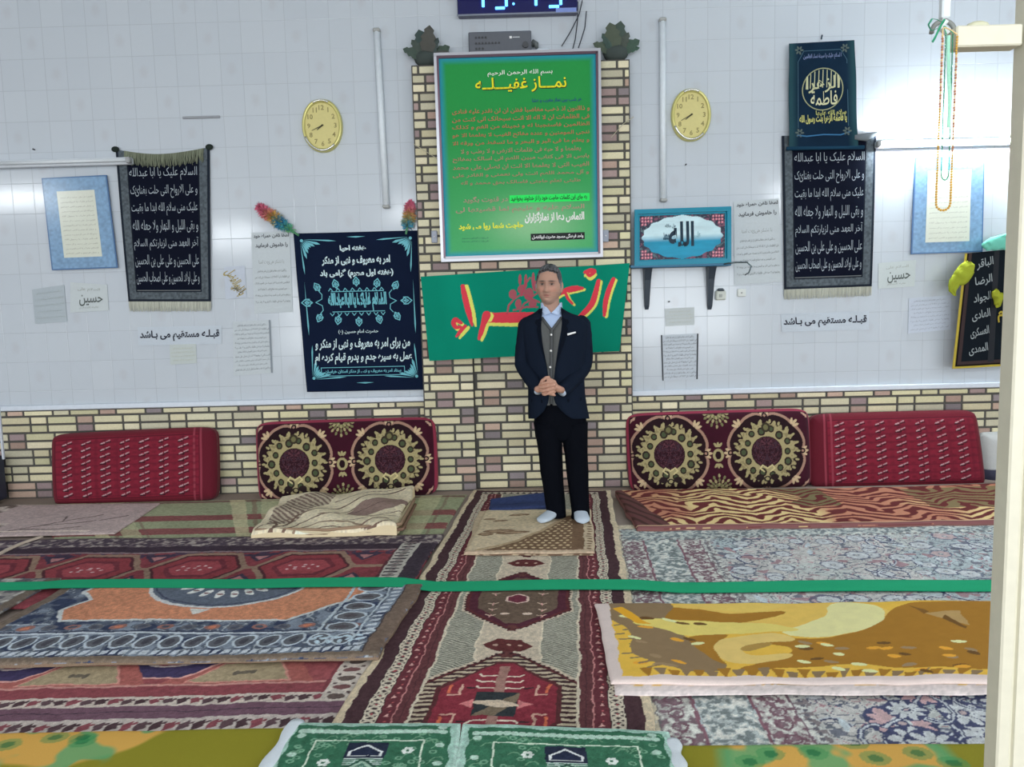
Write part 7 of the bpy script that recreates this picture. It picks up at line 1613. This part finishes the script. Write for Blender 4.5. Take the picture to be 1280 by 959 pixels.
vr = lambda p: tuple(np.interp(p, [r[0] for r in VR], [r[j] for r in VR]) for j in (1, 2, 3, 4, 5))
a = Acc(); shell(a, open_loft(np.concatenate([np.arange(397, 415, 1.5), np.arange(416, 508, 6.0), [507]]), vr), col(96, 98, 98, 1.0), .004); a.build('waistcoat', KNIT, man, smooth=True)
def vfront(px, py, o):
    L_, R_2, _, _, b = vr(py); cx, hw = (L_ + R_2) / 2, (R_2 - L_) / 2; s = min(.99, abs(px - cx) / hw); return J(px, py, DYT - b * (1 - s ** 2.4) ** (1 / 2.4) - o)
a = Acc(); 
for P_ in ([(677.5, 397), (682.5, 404), (689.5, 413)], [(701.5, 397), (696.5, 404), (689.5, 413), (689.3, 440), (689, 470), (689, 505)]): a.tube([vfront(x_, y_, .004) for x_, y_ in P_], .0085, col(82, 84, 86, 1.2), n=8, ell=1)
a.build('knit_band', KNIT, man, smooth=True)
for x_, y_ in ((689, 418.5), (688.6, 438.5), (687.8, 459), (687.6, 474)): a = Acc(); p = vfront(x_, y_, .010); a.tube([p, p + np.array((0, -.006, 0))], [.0075, .006], col(216, 216, 210, 1.4), n=14); a.build('button', PAINT, man, smooth=True)
# trousers
BLK = col(13, 16, 24, .8)
a = Acc()
a.rings([ringpts(697, 498, 30, .02, .105), ringpts(700, 515, 33, .02, .108), ringpts(700.5, 530, 33.5, .02, .100), ringpts(701, 545, 32, .015, .080), ringpts(701.5, 552, 30, .012, .050)], BLK)
def leg(rows):
    rg = [ringpts(cx, py, hw, dy, b, n=30, pw=.95) for cx, py, hw, dy, b in rows]; V = [np.array(r) for r in rg]; a.rings(V, BLK)
leg([(684.5, 528, 18, .02, .098), (686.5, 550, 16.5, .012, .090), (688, 568, 15, .0, .080), (689.5, 590, 14, -.006, .074), (691.5, 608, 13.4, .0, .070), (693.5, 627, 12.8, .004, .068), (695, 639, 12.4, .002, .070), (695.3, 645, 12.6, -.004, .074)])
leg([(718, 528, 17.5, .02, .098), (718.5, 550, 16, .012, .090), (720, 568, 14.6, .0, .080), (721.5, 590, 13.6, -.006, .074), (722.8, 608, 12.9, .0, .070), (724.5, 630, 12.0, .004, .068), (725.6, 641, 11.6, .002, .070), (726, 647, 12.0, -.006, .076)])
for Vt in a.V: Vt += ((fbm(Vt[:, 0] * 24, Vt[:, 2] * 16 + Vt[:, 1] * 8, 12, 3) - .5) * .012)[:, None] * np.array((1, 1, .2))
a.build('trousers', SUIT, man, smooth=True)
for ank, d_ in ((J(694.5, 645, .0), FTL), (J(725, 646, .0), FTR)):
    a = Acc(); foot(a, ank, d_, .195, .0025, col(196, 208, 220, 1.0)); a.build('sock', CLOTH, man, smooth=True)
